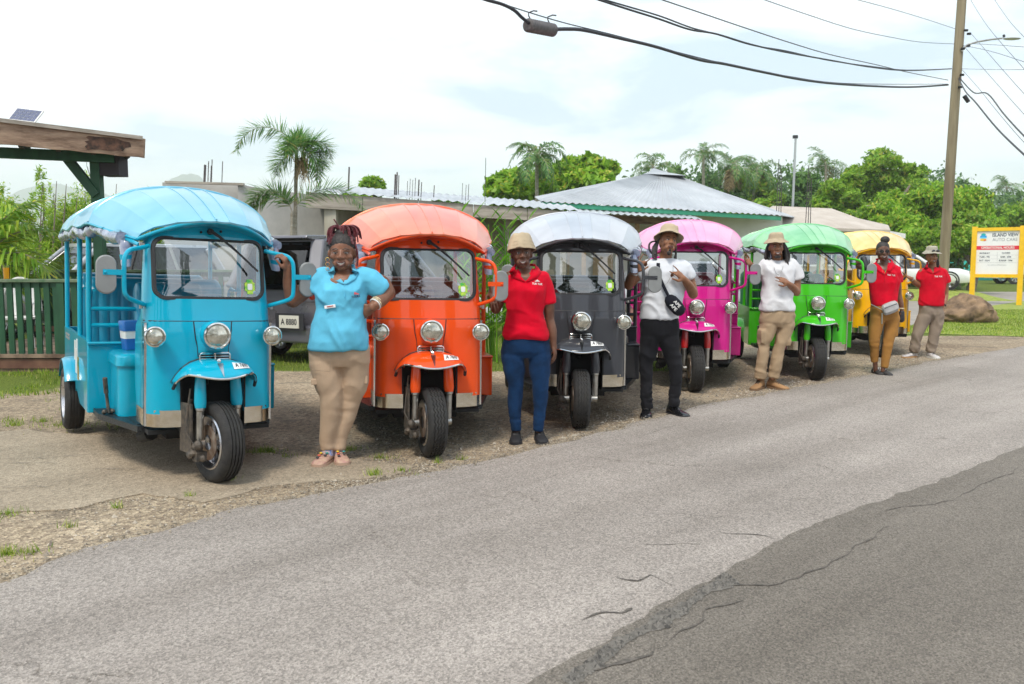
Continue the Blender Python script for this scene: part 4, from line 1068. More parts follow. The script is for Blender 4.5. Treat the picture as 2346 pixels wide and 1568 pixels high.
for nm_, mm_, rows in (('side_decal', M['white'], ((1.93, 2.03, .62, .78), (1.84, 1.95, .52, .72), (1.80, 1.87, .66, .80))), ('side_decal', mat('decal_green', (.02, .22, .10), .5, col2=(.55, .30, .05), vs=30), ((1.72, 1.80, .48, .66),)), ('side_lettering', M['mirror_back'], ((2.45, 2.80, .775, .795), (2.45, 2.80, .745, .765)))):
    for ya, yb, za, zb in rows: mb = MB(); mb.box((-.652, (ya+yb)/2, (za+zb)/2), (.003, yb-ya, zb-za)); mb.obj(nm_, mm_, T1, False)
oranP = palette('orange', (.78, .075, .004), (.86, .13, .045), (.92, .27, .14), (.30, .035, .01), 'orange_arch', mirror=(-.11, 0, -.03))
T2 = B(985, 1045, 12.5, 5.5, 1.0, oranP, 'orange tuk tuk with a salmon canopy beside the woman in a blue shirt', 'A 7695', .985, X=G(985, 1045).x+.01, Y=G(985, 1045).y)
grayP = palette('charcoal', (.045, .047, .055), (.40, .42, .46), (.58, .60, .64), (.025, .035, .035), 'black_arch')
T3 = B(1328, 980, -1, 1, .6, grayP, 'charcoal grey tuk tuk with a silver canopy, third from the left', 'A 7800', .985)
pinkP = palette('magenta', (.58, .006, .22), (.80, .24, .47), (.90, .42, .62), (.28, .01, .05), 'pink_arch')
T4 = B(1591, 897, -6, 4, .6, pinkP, 'magenta tuk tuk with a pink canopy behind the man in black trousers', 'A 7702', forkmat=mat('red_fork', (.5, .01, .01), .35, coat=1))
greenP = palette('green', (.05, .46, .006), (.12, .50, .18), (.34, .70, .36), (.01, .17, .06), 'green_arch')
T5 = B(1868, 870, -7, 2, .6, greenP, 'bright green tuk tuk with a pale green canopy, second from the right', 'A 7711')
yellP = palette('yellow', (.86, .44, .0), (.90, .52, .10), (.95, .72, .28), (.35, .17, .0), 'yellow_arch')
T6 = B(1990, 810, -9, 0, .3, yellP, 'yellow tuk tuk, farthest of the row, behind the woman with sunglasses', 'A 7720', X=5.77, Y=13.4)
# ================================================================ BUILDINGS, DECK, CARS, POLE, SIGN
M['greenpaint'] = mat('green_painted_wood', (0.006, 0.052, 0.022), .55, col2=(0.016, 0.09, 0.036), vs=7, bump=.25, bs=30, stretch=(1, 1, .3))
M['greenworn'] = mat('worn_green_rail', (0.06, 0.13, 0.06), .65, col2=(0.16, 0.20, 0.13), vs=9, bump=.3, bs=40)
M['wood'] = mat('weathered_timber', (0.16, 0.095, 0.06), .8, col2=(0.42, 0.29, 0.20), vs=3.5, bump=.6, bs=24, stretch=(.35, 1, 3))
M['woodgrey'] = mat('grey_timber', (0.24, 0.21, 0.17), .85, col2=(0.45, 0.40, 0.34), vs=3, bump=.5, bs=20, stretch=(.25, 1, 3))
M['woodpale'] = mat('raw_pine', (0.46, 0.30, 0.16), .75, col2=(0.62, 0.45, 0.28), vs=4, bump=.3, stretch=(.3, 1, 2))
M['deckwood'] = mat('dirty_deck_boards', (0.12, 0.075, 0.05), .85, col2=(0.28, 0.20, 0.14), vs=5, bump=.4)
M['redwood'] = mat('red_brown_beam', (0.10, 0.04, 0.025), .7, col2=(.20, .10, .06), vs=5)
M['concrete'] = mat('rendered_concrete', (0.36, 0.35, 0.33), .9, col2=(0.52, 0.50, 0.47), vs=1.2, bump=.35, bs=30, detail=8)
M['concrete2'] = mat('stained_concrete', (0.26, 0.22, 0.15), .9, col2=(0.45, 0.42, 0.34), vs=1.6, bump=.5, bs=30, detail=9, stretch=(1.5, 1.5, .35))
M['roofzinc'] = mat('corrugated_zinc', (0.36, 0.38, 0.40), .45, metal=.2, col2=(0.52, 0.54, 0.56), vs=.8)
M['rooftan'] = mat('tan_roofing', (0.42, 0.36, 0.30), .8, col2=(0.52, 0.46, 0.40), vs=1.5, bump=.2)
M['cream'] = mat('cream_wall', (0.60, 0.54, 0.42), .9, var=.08, vs=2)
M['whitewall'] = mat('white_wall', (0.74, 0.73, 0.70), .85, var=.05, vs=2)
M['turq'] = mat('turquoise_wall', (0.06, 0.62, 0.56), .8, var=.08, vs=1)
M['fascia_green'] = mat('green_fascia', (0.02, 0.24, 0.13), .6, col2=(.05, .32, .19), vs=3)
M['shade'] = mat('under_roof_shade', (0.05, 0.048, 0.045), .9, var=.3, vs=2)  # shade under the roofs put into the colour of rafters and soffit
M['rebar'] = mat('rusty_rebar', (0.07, 0.06, 0.06), .8, var=.3, vs=8)
# --- deck, balusters
def baluster_row(name, p0, p1, n, z0, z1, m, top, label, posts=()):
    root = empty(name, (p0.x, p0.y, 0), 0, label, 'railing'); d = p1-p0; d.z = 0; a = math.atan2(d.y, d.x)
    mb = MB(); mb.box((0, 0, 0), (.075, .03, z1-z0)); me = mb.mesh('baluster', False)
    for i in range(n):
        o = meshobj('baluster', me, m, root); q = d*((i+.5)/n); o.location = (q.x, q.y, (z0+z1)/2+.01*noise.noise(q*5)); o.rotation_euler = (0, .012*noise.noise(q*3), a)
    mb = MB(); mb.bar(Vector((0, 0, z1+.02)), Vector((d.x, d.y, z1+.02)), .12, .045); mb.obj('handrail', top, root, False, bevel=.006)
    mb = MB(); mb.bar(Vector((0, .02, z1-.04)), Vector((d.x, d.y+.02, z1-.04)), .03, .075); mb.obj('rail_board', m, root, False)
    mb = MB(); mb.bar(Vector((0, 0, z0-.01)), Vector((d.x, d.y, z0-.01)), .10, .05); mb.obj('bottom_rail', M['deckwood'], root, False)
    for f in posts:
        mb = MB(); q = d*f; mb.box((q.x, q.y, (z1+z0)/2), (.09, .09, z1-z0+.04)); mb.obj('rail_post', m, root, False)
    return root
fy = 11.6
a_ = W(-190, 640, fy+.1); b_ = W(345, 634, fy-.05)
dx0, dx1 = a_.x, b_.x
dk = empty('deck', (dx0, fy, 0), 0, 'low timber deck with green railings left of the turquoise tuk tuk', 'deck')
for i in range(14):
    mb = MB(); mb.box(((dx1-dx0)/2, .08+i*.24+.12, .19), (dx1-dx0, .228, .035)); mb.obj('deck_board', M['deckwood'], dk, False)
for z, h, m_ in ((.105, .13, M['redwood']), (.02, .16, M['deckwood'])):
    mb = MB(); mb.box(((dx1-dx0)/2, -.0 if z > .05 else .02, z), (dx1-dx0, .05, h)); mb.obj('deck_beam', m_, dk, False)
rail1 = baluster_row('deck_railing', Vector((dx0, fy, 0)), Vector((dx1, fy, 0)), 26, .22, 1.20, M['greenpaint'], M['greenworn'], 'green painted baluster railing along the near edge of the deck', (0, .62, 1))
rail2 = baluster_row('deck_railing', Vector((dx0, fy+3.4, 0)), Vector((dx1+1.2, fy+3.2, 0)), 24, .22, 1.30, M['greenpaint'], M['greenworn'], 'green railing along the far edge of the deck behind the chair', (0, .5, 1))
mb = MB(); mb.box(((dx1-dx0)/2+.2, 3.1, .34), (dx1-dx0+.6, .06, .09)); mb.obj('red_beam', M['redwood'], dk, False)
# glass of juice
jp = W(15, 634, fy); gz = 1.243
j = empty('juice_glass', (jp.x, fy, gz), 0, 'glass of orange juice standing on the green handrail', 'drink')
mb = MB(); mb.lathe([(.001, .002), (.040, .002), (.047, .15), (.001, .15)], n=20); mb.obj('juice', mat('orange_juice', (.9, .42, .0), .3, em=.12), j)  # juice glows faintly by itself; brightness added in the material
mb = MB(); mb.lathe([(.001, 0), (.043, 0), (.052, .185), (.050, .185), (.041, .004)], n=20); mb.obj('glass', glassmat('drinking_glass', (.97, .97, .95), .5), j)
# white plastic chair on the deck
ch = empty('plastic_chair', (W(25, 650, 12.7).x, 12.8, .21), R(15), 'white plastic garden chair on the deck behind the railing', 'chair')
mb = MB(); mb.loft([[Vector((x*s_, y*s_, z)) for x, y in rrect(0, 0, .26, .25, .08)] for z, s_ in ((.42, 1), (.45, 1.02), (.455, .95))]); mb.obj('seat', M['white'], ch)
mb = MB(); pts = [Vector((.27*math.cos(a), .26, .50+.52*math.sin(a)**.8+.0)) for a in np.linspace(0.02, PI-.02, 20)]; mb.tube(pts, .022, 8)
mb.obj('back_frame', M['white'], ch)
for k in range(5):
    mb = MB(); x = -.16+.08*k; mb.bar((x, .25, .46), (x*1.1, .27, .96-.9*x*x), .035, .012, Vector((0, 1, 0))); mb.obj('back_slat', M['white'], ch, False)
for x in (-.24, .24):
    for y in (-.22, .22):
        mb = MB(); mb.bar((x*1.1, y*1.1, 0), (x*.95, y*.95, .43), .04, .04); mb.obj('leg', M['white'], ch, False)
    mb = MB(); mb.tube([(x*1.1, .25, .66), (x*1.15, 0, .67), (x*1.1, -.22, .65), (x, -.23, .44)], .02, 8); mb.obj('armrest', M['white'], ch)
# --- open shelter with plank fascia
sh = empty('shelter', (-5.4, 12.3, 0), 0, 'open timber shelter with green posts and a weathered plank roof edge', 'shelter')
O_ = Vector((-5.4, 12.3, 0))
def SW(px, py, Y): return W(px, py, Y)-O_
L0t, L0b = SW(-120, 262, 10.8), SW(-120, 318, 10.8); R0t, R0b = SW(330, 318, 12.3), SW(328, 362, 12.3)
mb = MB(); n = 26; rings = []
for i in range(n+1):
    f = i/n; t_ = L0t.lerp(R0t, f); bt = L0b.lerp(R0b, f); w1 = .015*noise.noise(Vector((f*9, 0, 1))); w2 = .015*noise.noise(Vector((f*11, 4, 1)))
    rings.append([t_+Vector((0, 0, w1)), t_+Vector((0, .05, w1)), bt+Vector((0, .05, w2)), bt+Vector((0, 0, w2))])
mb.loft(rings); mb.obj('fascia_plank', M['wood'], sh, True, 30)
M['burn'] = mat('charred_patch', (0.02, 0.015, 0.012), .9, col2=(.16, .08, .05), vs=14)
mb = MB(); c0 = L0t.lerp(R0t, .80); c1 = L0b.lerp(R0b, .80); cc = (c0+c1)/2; ax = (R0t-L0t).normalized()
q = []
for i in range(22):
    a = 2*PI*i/22; r_ = 1+.8*noise.noise(Vector((math.cos(a)*2, math.sin(a)*2, 5))); q.append(cc+ax*(.30*math.cos(a)*r_)+Vector((0, -.006, .10*math.sin(a)*r_)))
mb.v = [tuple(p) for p in q]; mb.f = [tuple(range(22))]; mb.obj('charred_patch', M['burn'], sh, False)
# roof deck behind the fascia, rising away
mb = MB(); up = Vector((-1.1, 2.2, .18)); th = Vector((0, 0, .05)); A, B_ = L0t+Vector((0, -.04, .03)), R0t+Vector((0, -.04, .03))
mb.add([A, B_, B_+up, A+up, A-th, B_-th, B_+up-th, A+up-th], [(0, 1, 2, 3), (7, 6, 5, 4), (0, 4, 5, 1), (1, 5, 6, 2), (2, 6, 7, 3), (3, 7, 4, 0)]); mb.obj('roof_sheet', M['woodgrey'], sh, False)
for k in range(5):
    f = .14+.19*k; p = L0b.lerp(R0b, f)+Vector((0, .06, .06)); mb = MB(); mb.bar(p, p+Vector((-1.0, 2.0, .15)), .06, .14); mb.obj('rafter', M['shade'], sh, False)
tb0, tb1 = SW(-120, 345, 11.6), SW(262, 362, 12.3); mb = MB(); mb.bar(tb0, tb1, .10, .14); mb.obj('tie_beam', M['greenpaint'], sh, False)
mb = MB(); p = SW(260, 382, 12.45); mb.box(p, (.28, .3, .27)); mb.obj('beam_end', mat('dark_beam', (.035, .03, .035), .8), sh, False)
px_ = SW(226, 500, 12.35).x
mb = MB(); mb.box((px_, .05, 1.55), (.13, .13, 3.1)); mb.obj('post', M['greenpaint'], sh, False)
mb = MB(); mb.bar(SW(150, 358, 12.3), SW(222, 448, 12.3), .09, .12); mb.obj('knee_brace', M['greenpaint'], sh, False)
for k in range(3):
    mb = MB(); p = SW(190+k*8, 362, 12.2); mb.tube([p, p+Vector((.02*(k-1), 0, -.12)), p+Vector((.05, 0, -.3)), p+Vector((.01*k, 0, -.12))], .003, 4)
    if k == 1: mb.obj('hanging_wire', M['ink'], sh)
sp = empty('solar_panel', W(58, 268, 12.2), R(0), 'small framed solar panel propped on the shelter roof', 'solar panel')
M['pv'] = mat('solar_cells', (.05, .06, .12), .2, coat=1, col2=(.10, .11, .2), vs=30)
mb = MB(); rt = Matrix.Rotation(R(32), 3, 'X')@Matrix.Rotation(R(-6), 3, 'Y'); mb.box((0, .02, .02), (.40, .02, .26), Matrix.Rotation(R(-42), 3, 'X')@Matrix.Rotation(R(10), 3, 'Y')); mb.obj('frame', M['white'], sp, False)
RR = Matrix.Rotation(R(-42), 3, 'X')@Matrix.Rotation(R(10), 3, 'Y')
for i in range(6):
    for jx in range(4):
        mb = MB(); mb.box(Vector((0, .02, .02))+RR@Vector((-.155+.062*i, -.012, -.088+.058*jx)), (.056, .004, .052), RR); mb.obj('solar_cell', M['pv'], sp, False)
# --- corrugated sheet helper
def corr(A, B_, C_, D_, pitch, amp, name, m, parent, tri=False):
    """corrugated quad: eave A->B, ridge D->C; ribs run up the slope"""
    A, B_, C_, D_ = map(Vector, (A, B_, C_, D_)); nrm = (B_-A).cross(D_-A).normalized(); n = int((B_-A).length/pitch)*4; mb = MB()
    rows = 6
    for j in range(rows+1):
        v = j/rows; P, Q = A.lerp(D_, v), B_.lerp(C_, v)
        for i in range(n+1): mb.v.append(tuple(P.lerp(Q, i/n)+nrm*amp*math.sin(i*PI/2)))
    k = n+1; mb.f = [(j*k+i, j*k+i+1, (j+1)*k+i+1, (j+1)*k+i) for j in range(rows) for i in range(n)]
    return mb.obj(name, m, parent, True, 80)
# --- unfinished concrete building
cbld = empty('unfinished_building', (-3, 20, 0), 0, 'unfinished grey concrete building with rebar rising from its flat roof', 'building')
OC = Vector((-3, 20, 0))
def CW(px, py, Y): return W(px, py, Y)-OC
mb = MB(); a, b = CW(372, 418, 19.6), CW(560, 424, 19.8); mb.add([a, b, (b.x, b.y, -.1), (a.x, a.y, -.1), a+Vector((0, 3, 0)), b+Vector((0, 3, 0)), (b.x, b.y+3, -.1), (a.x, a.y+3, -.1)], [(0, 1, 2, 3), (7, 6, 5, 4), (0, 4, 5, 1), (1, 5, 6, 2), (3, 7, 4, 0)]); mb.obj('wall', M['concrete'], cbld, False)
mb = MB(); a, b = CW(545, 424, 19.5), CW(752, 452, 20.5); mb.add([a, b, (b.x, b.y, -.1), (a.x, a.y, -.1), a+Vector((0, .3, 0)), b+Vector((0, .3, 0)), (b.x, b.y+.3, -.1), (a.x, a.y+.3, -.1)], [(0, 1, 2, 3), (7, 6, 5, 4), (0, 4, 5, 1), (1, 5, 6, 2), (3, 7, 4, 0)]); mb.obj('wall', M['concrete'], cbld, False)
mb = MB(); a = CW(380, 418, 19.5); b = CW(560, 423, 19.5); mb.bar(a+Vector((0, -.02, .0)), b+Vector((0, -.02, .0)), .10, .05); mb.obj('roof_edge', M['woodgrey'], cbld, False)
for px0, px1, yt, Y_ in ((745, 772, 455, 19.3),):
    mb = MB(); a = CW(px0, yt, Y_); b = CW(px1, yt, Y_); mb.box(((a.x+b.x)/2, Y_-20, (a.z-.1)/2), (b.x-a.x, .3, a.z+.1)); mb.obj('column', M['concrete2'], cbld, False)
mb = MB(); a, b = CW(770, 468, 20.4), CW(1300, 500, 22.0); mb.add([a, b, (b.x, b.y, -.1), (a.x, a.y, -.1), a+Vector((0, .3, 0)), b+Vector((0, .3, 0)), (b.x, b.y+.3, -.1), (a.x, a.y+.3, -.1)], [(0, 1, 2, 3), (7, 6, 5, 4), (0, 4, 5, 1), (1, 5, 6, 2), (3, 7, 4, 0)]); mb.obj('wall', M['concrete2'], cbld, False)
# deep fascia / slab edge with a zinc top
a0, a1 = CW(700, 440, 19.0), CW(1330, 487, 19.8); b0, b1 = CW(700, 476, 19.0), CW(1330, 512, 19.8)
for i in range(5):
    f0, f1 = i/5+.001, (i+1)/5-.001; mb = MB(); p0, p1, q0, q1 = a0.lerp(a1, f0), a0.lerp(a1, f1), b0.lerp(b1, f0), b0.lerp(b1, f1); t = Vector((0, .06, 0))
    mb.add([p0, p1, q1, q0, p0+t, p1+t, q1+t, q0+t], [(0, 1, 2, 3), (7, 6, 5, 4), (0, 4, 5, 1), (1, 5, 6, 2), (2, 6, 7, 3), (3, 7, 4, 0)]); mb.obj('fascia_board', M['woodgrey'], cbld, False)
up = Vector((0, 5, .55)); corr(a0+Vector((0, -.06, .03)), a1+Vector((0, -.06, .03)), a1+up, a0+up, .20, .02, 'zinc_sheet', M['roofzinc'], cbld)
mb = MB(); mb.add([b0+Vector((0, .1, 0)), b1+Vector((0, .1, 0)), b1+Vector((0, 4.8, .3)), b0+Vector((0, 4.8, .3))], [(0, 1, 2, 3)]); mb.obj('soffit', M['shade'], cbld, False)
for px in (900, 1030, 1165, 1290):
    p = CW(px, 510, 20.2); mb = MB(); mb.box((p.x, p.y, (p.z+.2)/2), (.14, .14, p.z+.2)); mb.obj('post', M['woodgrey'], cbld, False)
rr_ = random.Random(3)
for px, yt, yb, r_ in [(470, 378, 420, .05), (478, 370, 420, .02), (486, 366, 420, .02), (510, 370, 422, .018), (484, 380, 420, .018), (727, 340, 440, .015), (733, 350, 440, .015), (736, 345, 440, .015), (800, 383, 440, .035), (906, 400, 450, .04), (910, 395, 450, .03), (914, 402, 450, .02), (934, 415, 452, .012), (940, 410, 452, .012), (946, 412, 452, .012), (952, 408, 452, .014), (960, 412, 455, .03), (966, 418, 455, .02), (995, 425, 458, .02), (1060, 420, 462, .012), (1068, 424, 462, .012), (1074, 422, 462, .014), (1113, 362, 468, .014)]:
    p = CW(px, yt, 20.6); q = CW(px-2, yb+6, 20.6); mb = MB(); mb.cyl(q, p, r_*.55, r_*.55, 6); mb.obj('rebar', M['rebar'], cbld)
# --- silver hip-roofed building
hb = empty('hip_roof_building', (5, 27, 0), 0, 'low building with a silver corrugated hip roof and green fascia', 'building'); OH = Vector((5, 27, 0))
def HW(px, py, Y): return W(px, py, Y)-OH
e0, e1 = HW(1240, 462, 23.0), HW(1790, 494, 26.5); ap0, ap1 = HW(1488, 398, 29.5), HW(1548, 402, 30)
corr(e0, e1, ap1, ap0, .22, .022, 'roof_front', M['roofzinc'], hb)
bl = HW(1225, 452, 31); corr(bl, e0, ap0, ap0+Vector((0, .4, 0)), .22, .022, 'roof_side', M['roofzinc'], hb)
br_ = HW(1830, 500, 33); corr(e1, br_, ap1+Vector((0, .4, 0)), ap1, .22, .022, 'roof_side', M['roofzinc'], hb)
# flared ridge cap
mb = MB(); c = HW(1513, 398, 29.6); mb.loft([[c+Vector((-.62, -.35, -.04)), c+Vector((.80, -.35, -.10)), c+Vector((.80, .9, -.10)), c+Vector((-.62, .9, -.04))], [c+Vector((-.36, -.05, .05)), c+Vector((.25, -.05, .03)), c+Vector((.25, .6, .03)), c+Vector((-.36, .6, .05))], [c+Vector((-.22, .2, .20)), c+Vector((-.18, .2, .20)), c+Vector((-.18, .3, .20)), c+Vector((-.22, .3, .20))]]); mb.obj('ridge_cap', M['roofzinc'], hb, False)
mb = MB(); mb.bar(e0+Vector((0, .05, -.07)), e1+Vector((0, .05, -.09)), .04, .12); mb.obj('fascia', M['fascia_green'], hb, False)
mb = MB(); mb.bar(e0+Vector((0, .35, -.34)), e0.lerp(e1, .62)+Vector((0, .35, -.34)), .1, .20); mb.obj('beam', M['wood'], hb, False)
cz0, cz1 = HW(1330, 486, 22.6), HW(1610, 503, 24.0); corr(cz0, cz1, cz1+Vector((0, 1.5, .2)), cz0+Vector((0, 1.5, .2)), .2, .02, 'awning_sheet', M['roofzinc'], hb)
mb = MB(); w0, w1 = HW(1260, 600, 25.0), HW(1790, 600, 28.0); zt = e0.z-.2; t = Vector((0, .2, 0))
mb.add([(w0.x, w0.y, zt), (w1.x, w1.y, zt+.1), (w1.x, w1.y, -.1), (w0.x, w0.y, -.1), Vector((w0.x, w0.y, zt))+t, Vector((w1.x, w1.y, zt))+t, Vector((w1.x, w1.y, -.1))+t, Vector((w0.x, w0.y, -.1))+t], [(0, 1, 2, 3), (7, 6, 5, 4), (0, 4, 5, 1), (1, 5, 6, 2), (3, 7, 4, 0)]); mb.obj('wall', M['whitewall'], hb, False)
for k, px in enumerate((1245, 1300, 1338, 1380, 1400, 1460, 1520)):
    p = HW(px, 500, 23.6+k*.25); mb = MB(); mb.box((p.x, p.y, p.z/2), (.12 if k % 3 else .5, .12, p.z)); mb.obj('post', M['woodpale'], hb, False)
for k, (a, b) in enumerate(((1300, 1340), (1420, 1380))):
    mb = MB(); mb.bar(HW(a, 590, 23.4), HW(b, 520, 23.4), .08, .1); mb.obj('brace', M['woodpale'], hb, False)
# --- tan roofed house
th_ = empty('tan_roof_house', (11, 33, 0), 0, 'cream house with a tan hip roof behind the green tuk tuk', 'building'); OT = Vector((11, 33, 0))
def TW(px, py, Y): return W(px, py, Y)-OT
E0, E1 = TW(1700, 516, 29), TW(2040, 527, 31); A0, A1 = TW(1770, 472, 33.5), TW(1905, 478, 33.5); BR = TW(2035, 516, 37)
for nm, q in (('roof_front', (E0, E1, A1, A0)), ('roof_side', (E1, BR, A1+Vector((0, 1, 0)), A1))):
    mb = MB(); nrm = Vector((0, 0, .10)); q = [Vector(p) for p in q]; mb.add(q+[p-nrm for p in q], [(0, 1, 2, 3), (7, 6, 5, 4), (0, 4, 5, 1), (1, 5, 6, 2), (2, 6, 7, 3), (3, 7, 4, 0)]); mb.obj(nm, M['rooftan'], th_, False)
mb = MB(); w0, w1 = TW(1720, 600, 29.6), TW(2010, 600, 31.2); zt = E0.z-.05; mb.add([(w0.x, w0.y, zt), (w1.x, w1.y, zt), (w1.x, w1.y, -.1), (w0.x, w0.y, -.1), (w0.x, w0.y+5, zt), (w1.x, w1.y+5, zt), (w1.x, w1.y+5, -.1), (w0.x, w0.y+5, -.1)], [(0, 1, 2, 3), (0, 4, 5, 1), (1, 5, 6, 2), (3, 7, 4, 0)]); mb.obj('wall', M['cream'], th_, False)
for f in (.3, .42, .62, .84):
    p = w0.lerp(w1, f); mb = MB(); mb.box((p.x, p.y-.03, 1.85), (.9, .06, 1.0)); wn = mb.obj('window', M['white'], th_, False); mb = MB()
    for s_ in (-1, 1): mb.box((p.x+s_*.21, p.y-.07, 1.85), (.38, .02, .86))
    mb.obj('pane', M['carglass'], wn, False)
mb = MB(); a, b = TW(2030, 528, 33), TW(2075, 536, 33.5); mb.add([a, b, b+Vector((0, 3, 0)), a+Vector((0, 3, 0)), a-Vector((0, 0, .18)), b-Vector((0, 0, .18)), b+Vector((0, 3, -.18)), a+Vector((0, 3, -.18))], [(0, 1, 2, 3), (7, 6, 5, 4), (0, 4, 5, 1), (1, 5, 6, 2)]); mb.obj('porch_roof', M['whitewall'], th_, False)
mb = MB(); p = TW(2058, 540, 33.2); mb.box((p.x, p.y, p.z/2), (.13, .13, p.z)); mb.obj('porch_post', M['white'], th_, False)
# turquoise wall and white fence at the far right
tw0, tw1 = W(2150, 598, 60), W(2420, 598, 60)
mb = MB(); mb.add([(tw0.x, 60, tw0.z), (tw1.x, 60, tw1.z), (tw1.x, 60, -.1), (tw0.x, 60, -.1), (tw0.x, 60.2, tw0.z), (tw1.x, 60.2, tw1.z), (tw1.x, 60.2, -.1), (tw0.x, 60.2, -.1)], [(0, 1, 2, 3), (7, 6, 5, 4), (0, 4, 5, 1), (1, 5, 6, 2), (3, 7, 4, 0)])
tag(mb.obj('garden_wall', M['turq'], None, False), 'turquoise painted wall beyond the side road', 'wall')
# far rebar columns, light pole
for px, yt, yb, Y_, lab in ((1788, 365, 480, 30, 'left of two bundles of rusty rebar rising by the tan roof'), (1856, 380, 500, 28, 'right of two bundles of rusty rebar rising by the tan roof')):
    rb = empty('rebar_bundle', (W(px, 500, Y_).x, Y_, 0), 0, lab, 'rebar')
    for k in range(3):
        o_ = Vector((W(px, 500, Y_).x, Y_, 0)); p = W(px+(k-1)*3.4, yt+14*k, Y_)-o_; mb = MB(); mb.cyl((p.x-.10+.06*k, 0, 0), p, .016, .012, 5); mb.obj('rebar', M['rebar'], rb)
fl = empty('light_mast', (W(1813, 475, 34).x, 34, 0), 0, 'thin grey mast with a small floodlight behind the tan roof', 'mast'); o_ = Vector((W(1813, 475, 34).x, 34, 0))
mb = MB(); mb.cyl((0, 0, 0), W(1823, 314, 34)-o_, .06, .045, 8); mb.obj('pole', mat('galvanised', (.4, .42, .42), .4, metal=.6), fl)
mb = MB(); mb.box(W(1822, 314, 34)-o_, (.18, .1, .12)); mb.obj('floodlight', M['ink'], fl, False)
# ================================================================ UTILITY POLE
PY = 23.0
pb, pt = W(2158, 632, PY), W(2205, -20, PY); pb.z = 0; pb.x = W(2155, 700, PY).x
up_ = empty('utility_pole', pb, 0, 'tall wooden utility pole leaning right, beside the yellow sign', 'utility pole')
M['polewood'] = mat('pole_timber', (0.17, 0.135, 0.08), .9, col2=(0.33, 0.28, 0.18), vs=5, bump=.7, bs=30, stretch=(1, 1, .08))
mb = MB(); d = pt-pb; mb.tube([(0, 0, -.1), d*.3, d*.6, d, d*1.3], 0, 20, True, [.135, .128, .120, .112, .105]); mb.obj('shaft', M['polewood'], up_)
def PL(px, py, Y=PY): return W(px, py, Y)-pb
def sag(a, b, s_, n=24, wob=0):
    return [a.lerp(b, i/n)+Vector((0, 0, -4*s_*(i/n)*(1-i/n)+wob*noise.noise(Vector((i*.6, s_*9, 1))))) for i in range(n+1)]
lm = empty('street_lamp', W(2215, 110, PY), 0, 'curved-arm street lamp fixed to the wooden pole', 'street lamp'); lo = W(2215, 110, PY)
mb = MB(); mb.tube([W(x, y, PY-.15)-lo for x, y in ((2203, 118), (2216, 103), (2240, 96), (2270, 91), (2296, 88))], .022, 8); mb.obj('arm', M['steel'], lm)
mb = MB(); mb.ell(W(2318, 89, PY-.15)-lo, (.23, .10, .035)); mb.obj('lamp_head', mat('lamp_shell', (.45, .46, .46), .4, metal=.3), lm)
mb = MB(); mb.cyl(W(2300, 86, PY-.15)-lo, W(2300, 80, PY-.15)-lo, .03); mb.obj('photocell', M['ink'], lm)
mb = MB()
for x, y in ((2213, 70), (2220, 78), (2206, 112), (2218, 106), (2204, 172), (2200, 200)): mb.box(W(x, y, PY-.16)-pb, (.09, .05, .05)); 
mb.obj('insulator', M['dark'], up_, False); up_.children[-1]['kind'] = 'stuff'
M['cable'] = mat('black_cable', (0.02, 0.02, 0.028), .5, var=.1)
M['thinwire'] = mat('bare_wire', (0.10, 0.12, 0.16), .5, metal=.5, var=.1)
def wire(name, A, B, s_, r_, m, label, wob=0, n=24):
    mb = MB(); mb.tube(sag(A, B, s_, n, wob), r_, 6); return tag(mb.obj(name, m), label, 'cable')
# heavy splice cable along the road
def along(pxs, Ys, wob=0):
    """points on a line seen at photo positions pxs, distances given"""
    return [W(x, y, Y_) for (x, y), Y_ in zip(pxs, Ys)]
def cable(name, pxs, r_, m, label, Y0=8.5, Y1=PY, x1=2180):
    Ys = []
    for x, y in pxs:
        r_ = r_*1.0; f = (x-1100)/(x1-1100); inv = (1/Y0)*(1-f)+(1/Y1)*f; Ys.append(1/max(inv, .02))
    mb = MB(); mb.tube(smooth_pts(along(pxs, Ys)), r_, 8); return tag(mb.obj(name, m), label, 'cable')
cable('power_cable', [(1000, -40), (1105, -3), (1150, 10), (1178, 24), (1195, 40), (1212, 54)], .017, M['cable'], 'thick black cable running into the left end of the splice case')
cable('power_cable', [(1268, 68), (1300, 67), (1340, 70), (1420, 88), (1500, 107), (1600, 137), (1660, 147), (1750, 166), (1850, 185), (1950, 195), (2080, 200), (2172, 195)], .020, M['cable'], 'thick black cable sagging from the splice case to the pole')
cable('messenger_wire', [(1100, -10), (1175, 17), (1290, 52), (1420, 84), (1560, 122), (1660, 146), (1800, 174), (1950, 192), (2172, 193)], .006, M['cable'], 'thin messenger wire carrying the splice case')
cable('power_cable', [(1360, -4), (1440, 22), (1510, 44), (1580, 68), (1640, 78), (1720, 102), (1800, 120), (1900, 138), (2000, 155), (2080, 162), (2180, 158)], .013, M['cable'], 'twin-stranded black cable second from the bottom, left of the pole')
cable('power_cable', [(1364, -6), (1444, 17), (1514, 38), (1584, 64), (1642, 79), (1724, 104), (1800, 117), (1900, 139), (2000, 153), (2080, 161), (2180, 158)], .010, M['cable'], 'second strand twisted round the upper black cable')
cable('service_wire', [(1505, -4), (1600, 28), (1700, 62), (1800, 95), (1900, 125), (2000, 147), (2080, 166), (2172, 184)], .008, M['cable'], 'thin wire crossing the black cables left of the pole')
cable('service_wire', [(1740, -4), (1850, 34), (1950, 66), (2037, 85), (2110, 97), (2185, 101)], .0065, M['thinwire'], 'thin wire with a small joint near the top of the pole')
cable('service_wire', [(1950, -4), (2040, 20), (2120, 44), (2190, 67)], .0065, M['thinwire'], 'uppermost thin wire reaching the pole')
for (x, y), lab in (((2037, 85), ''),): pass
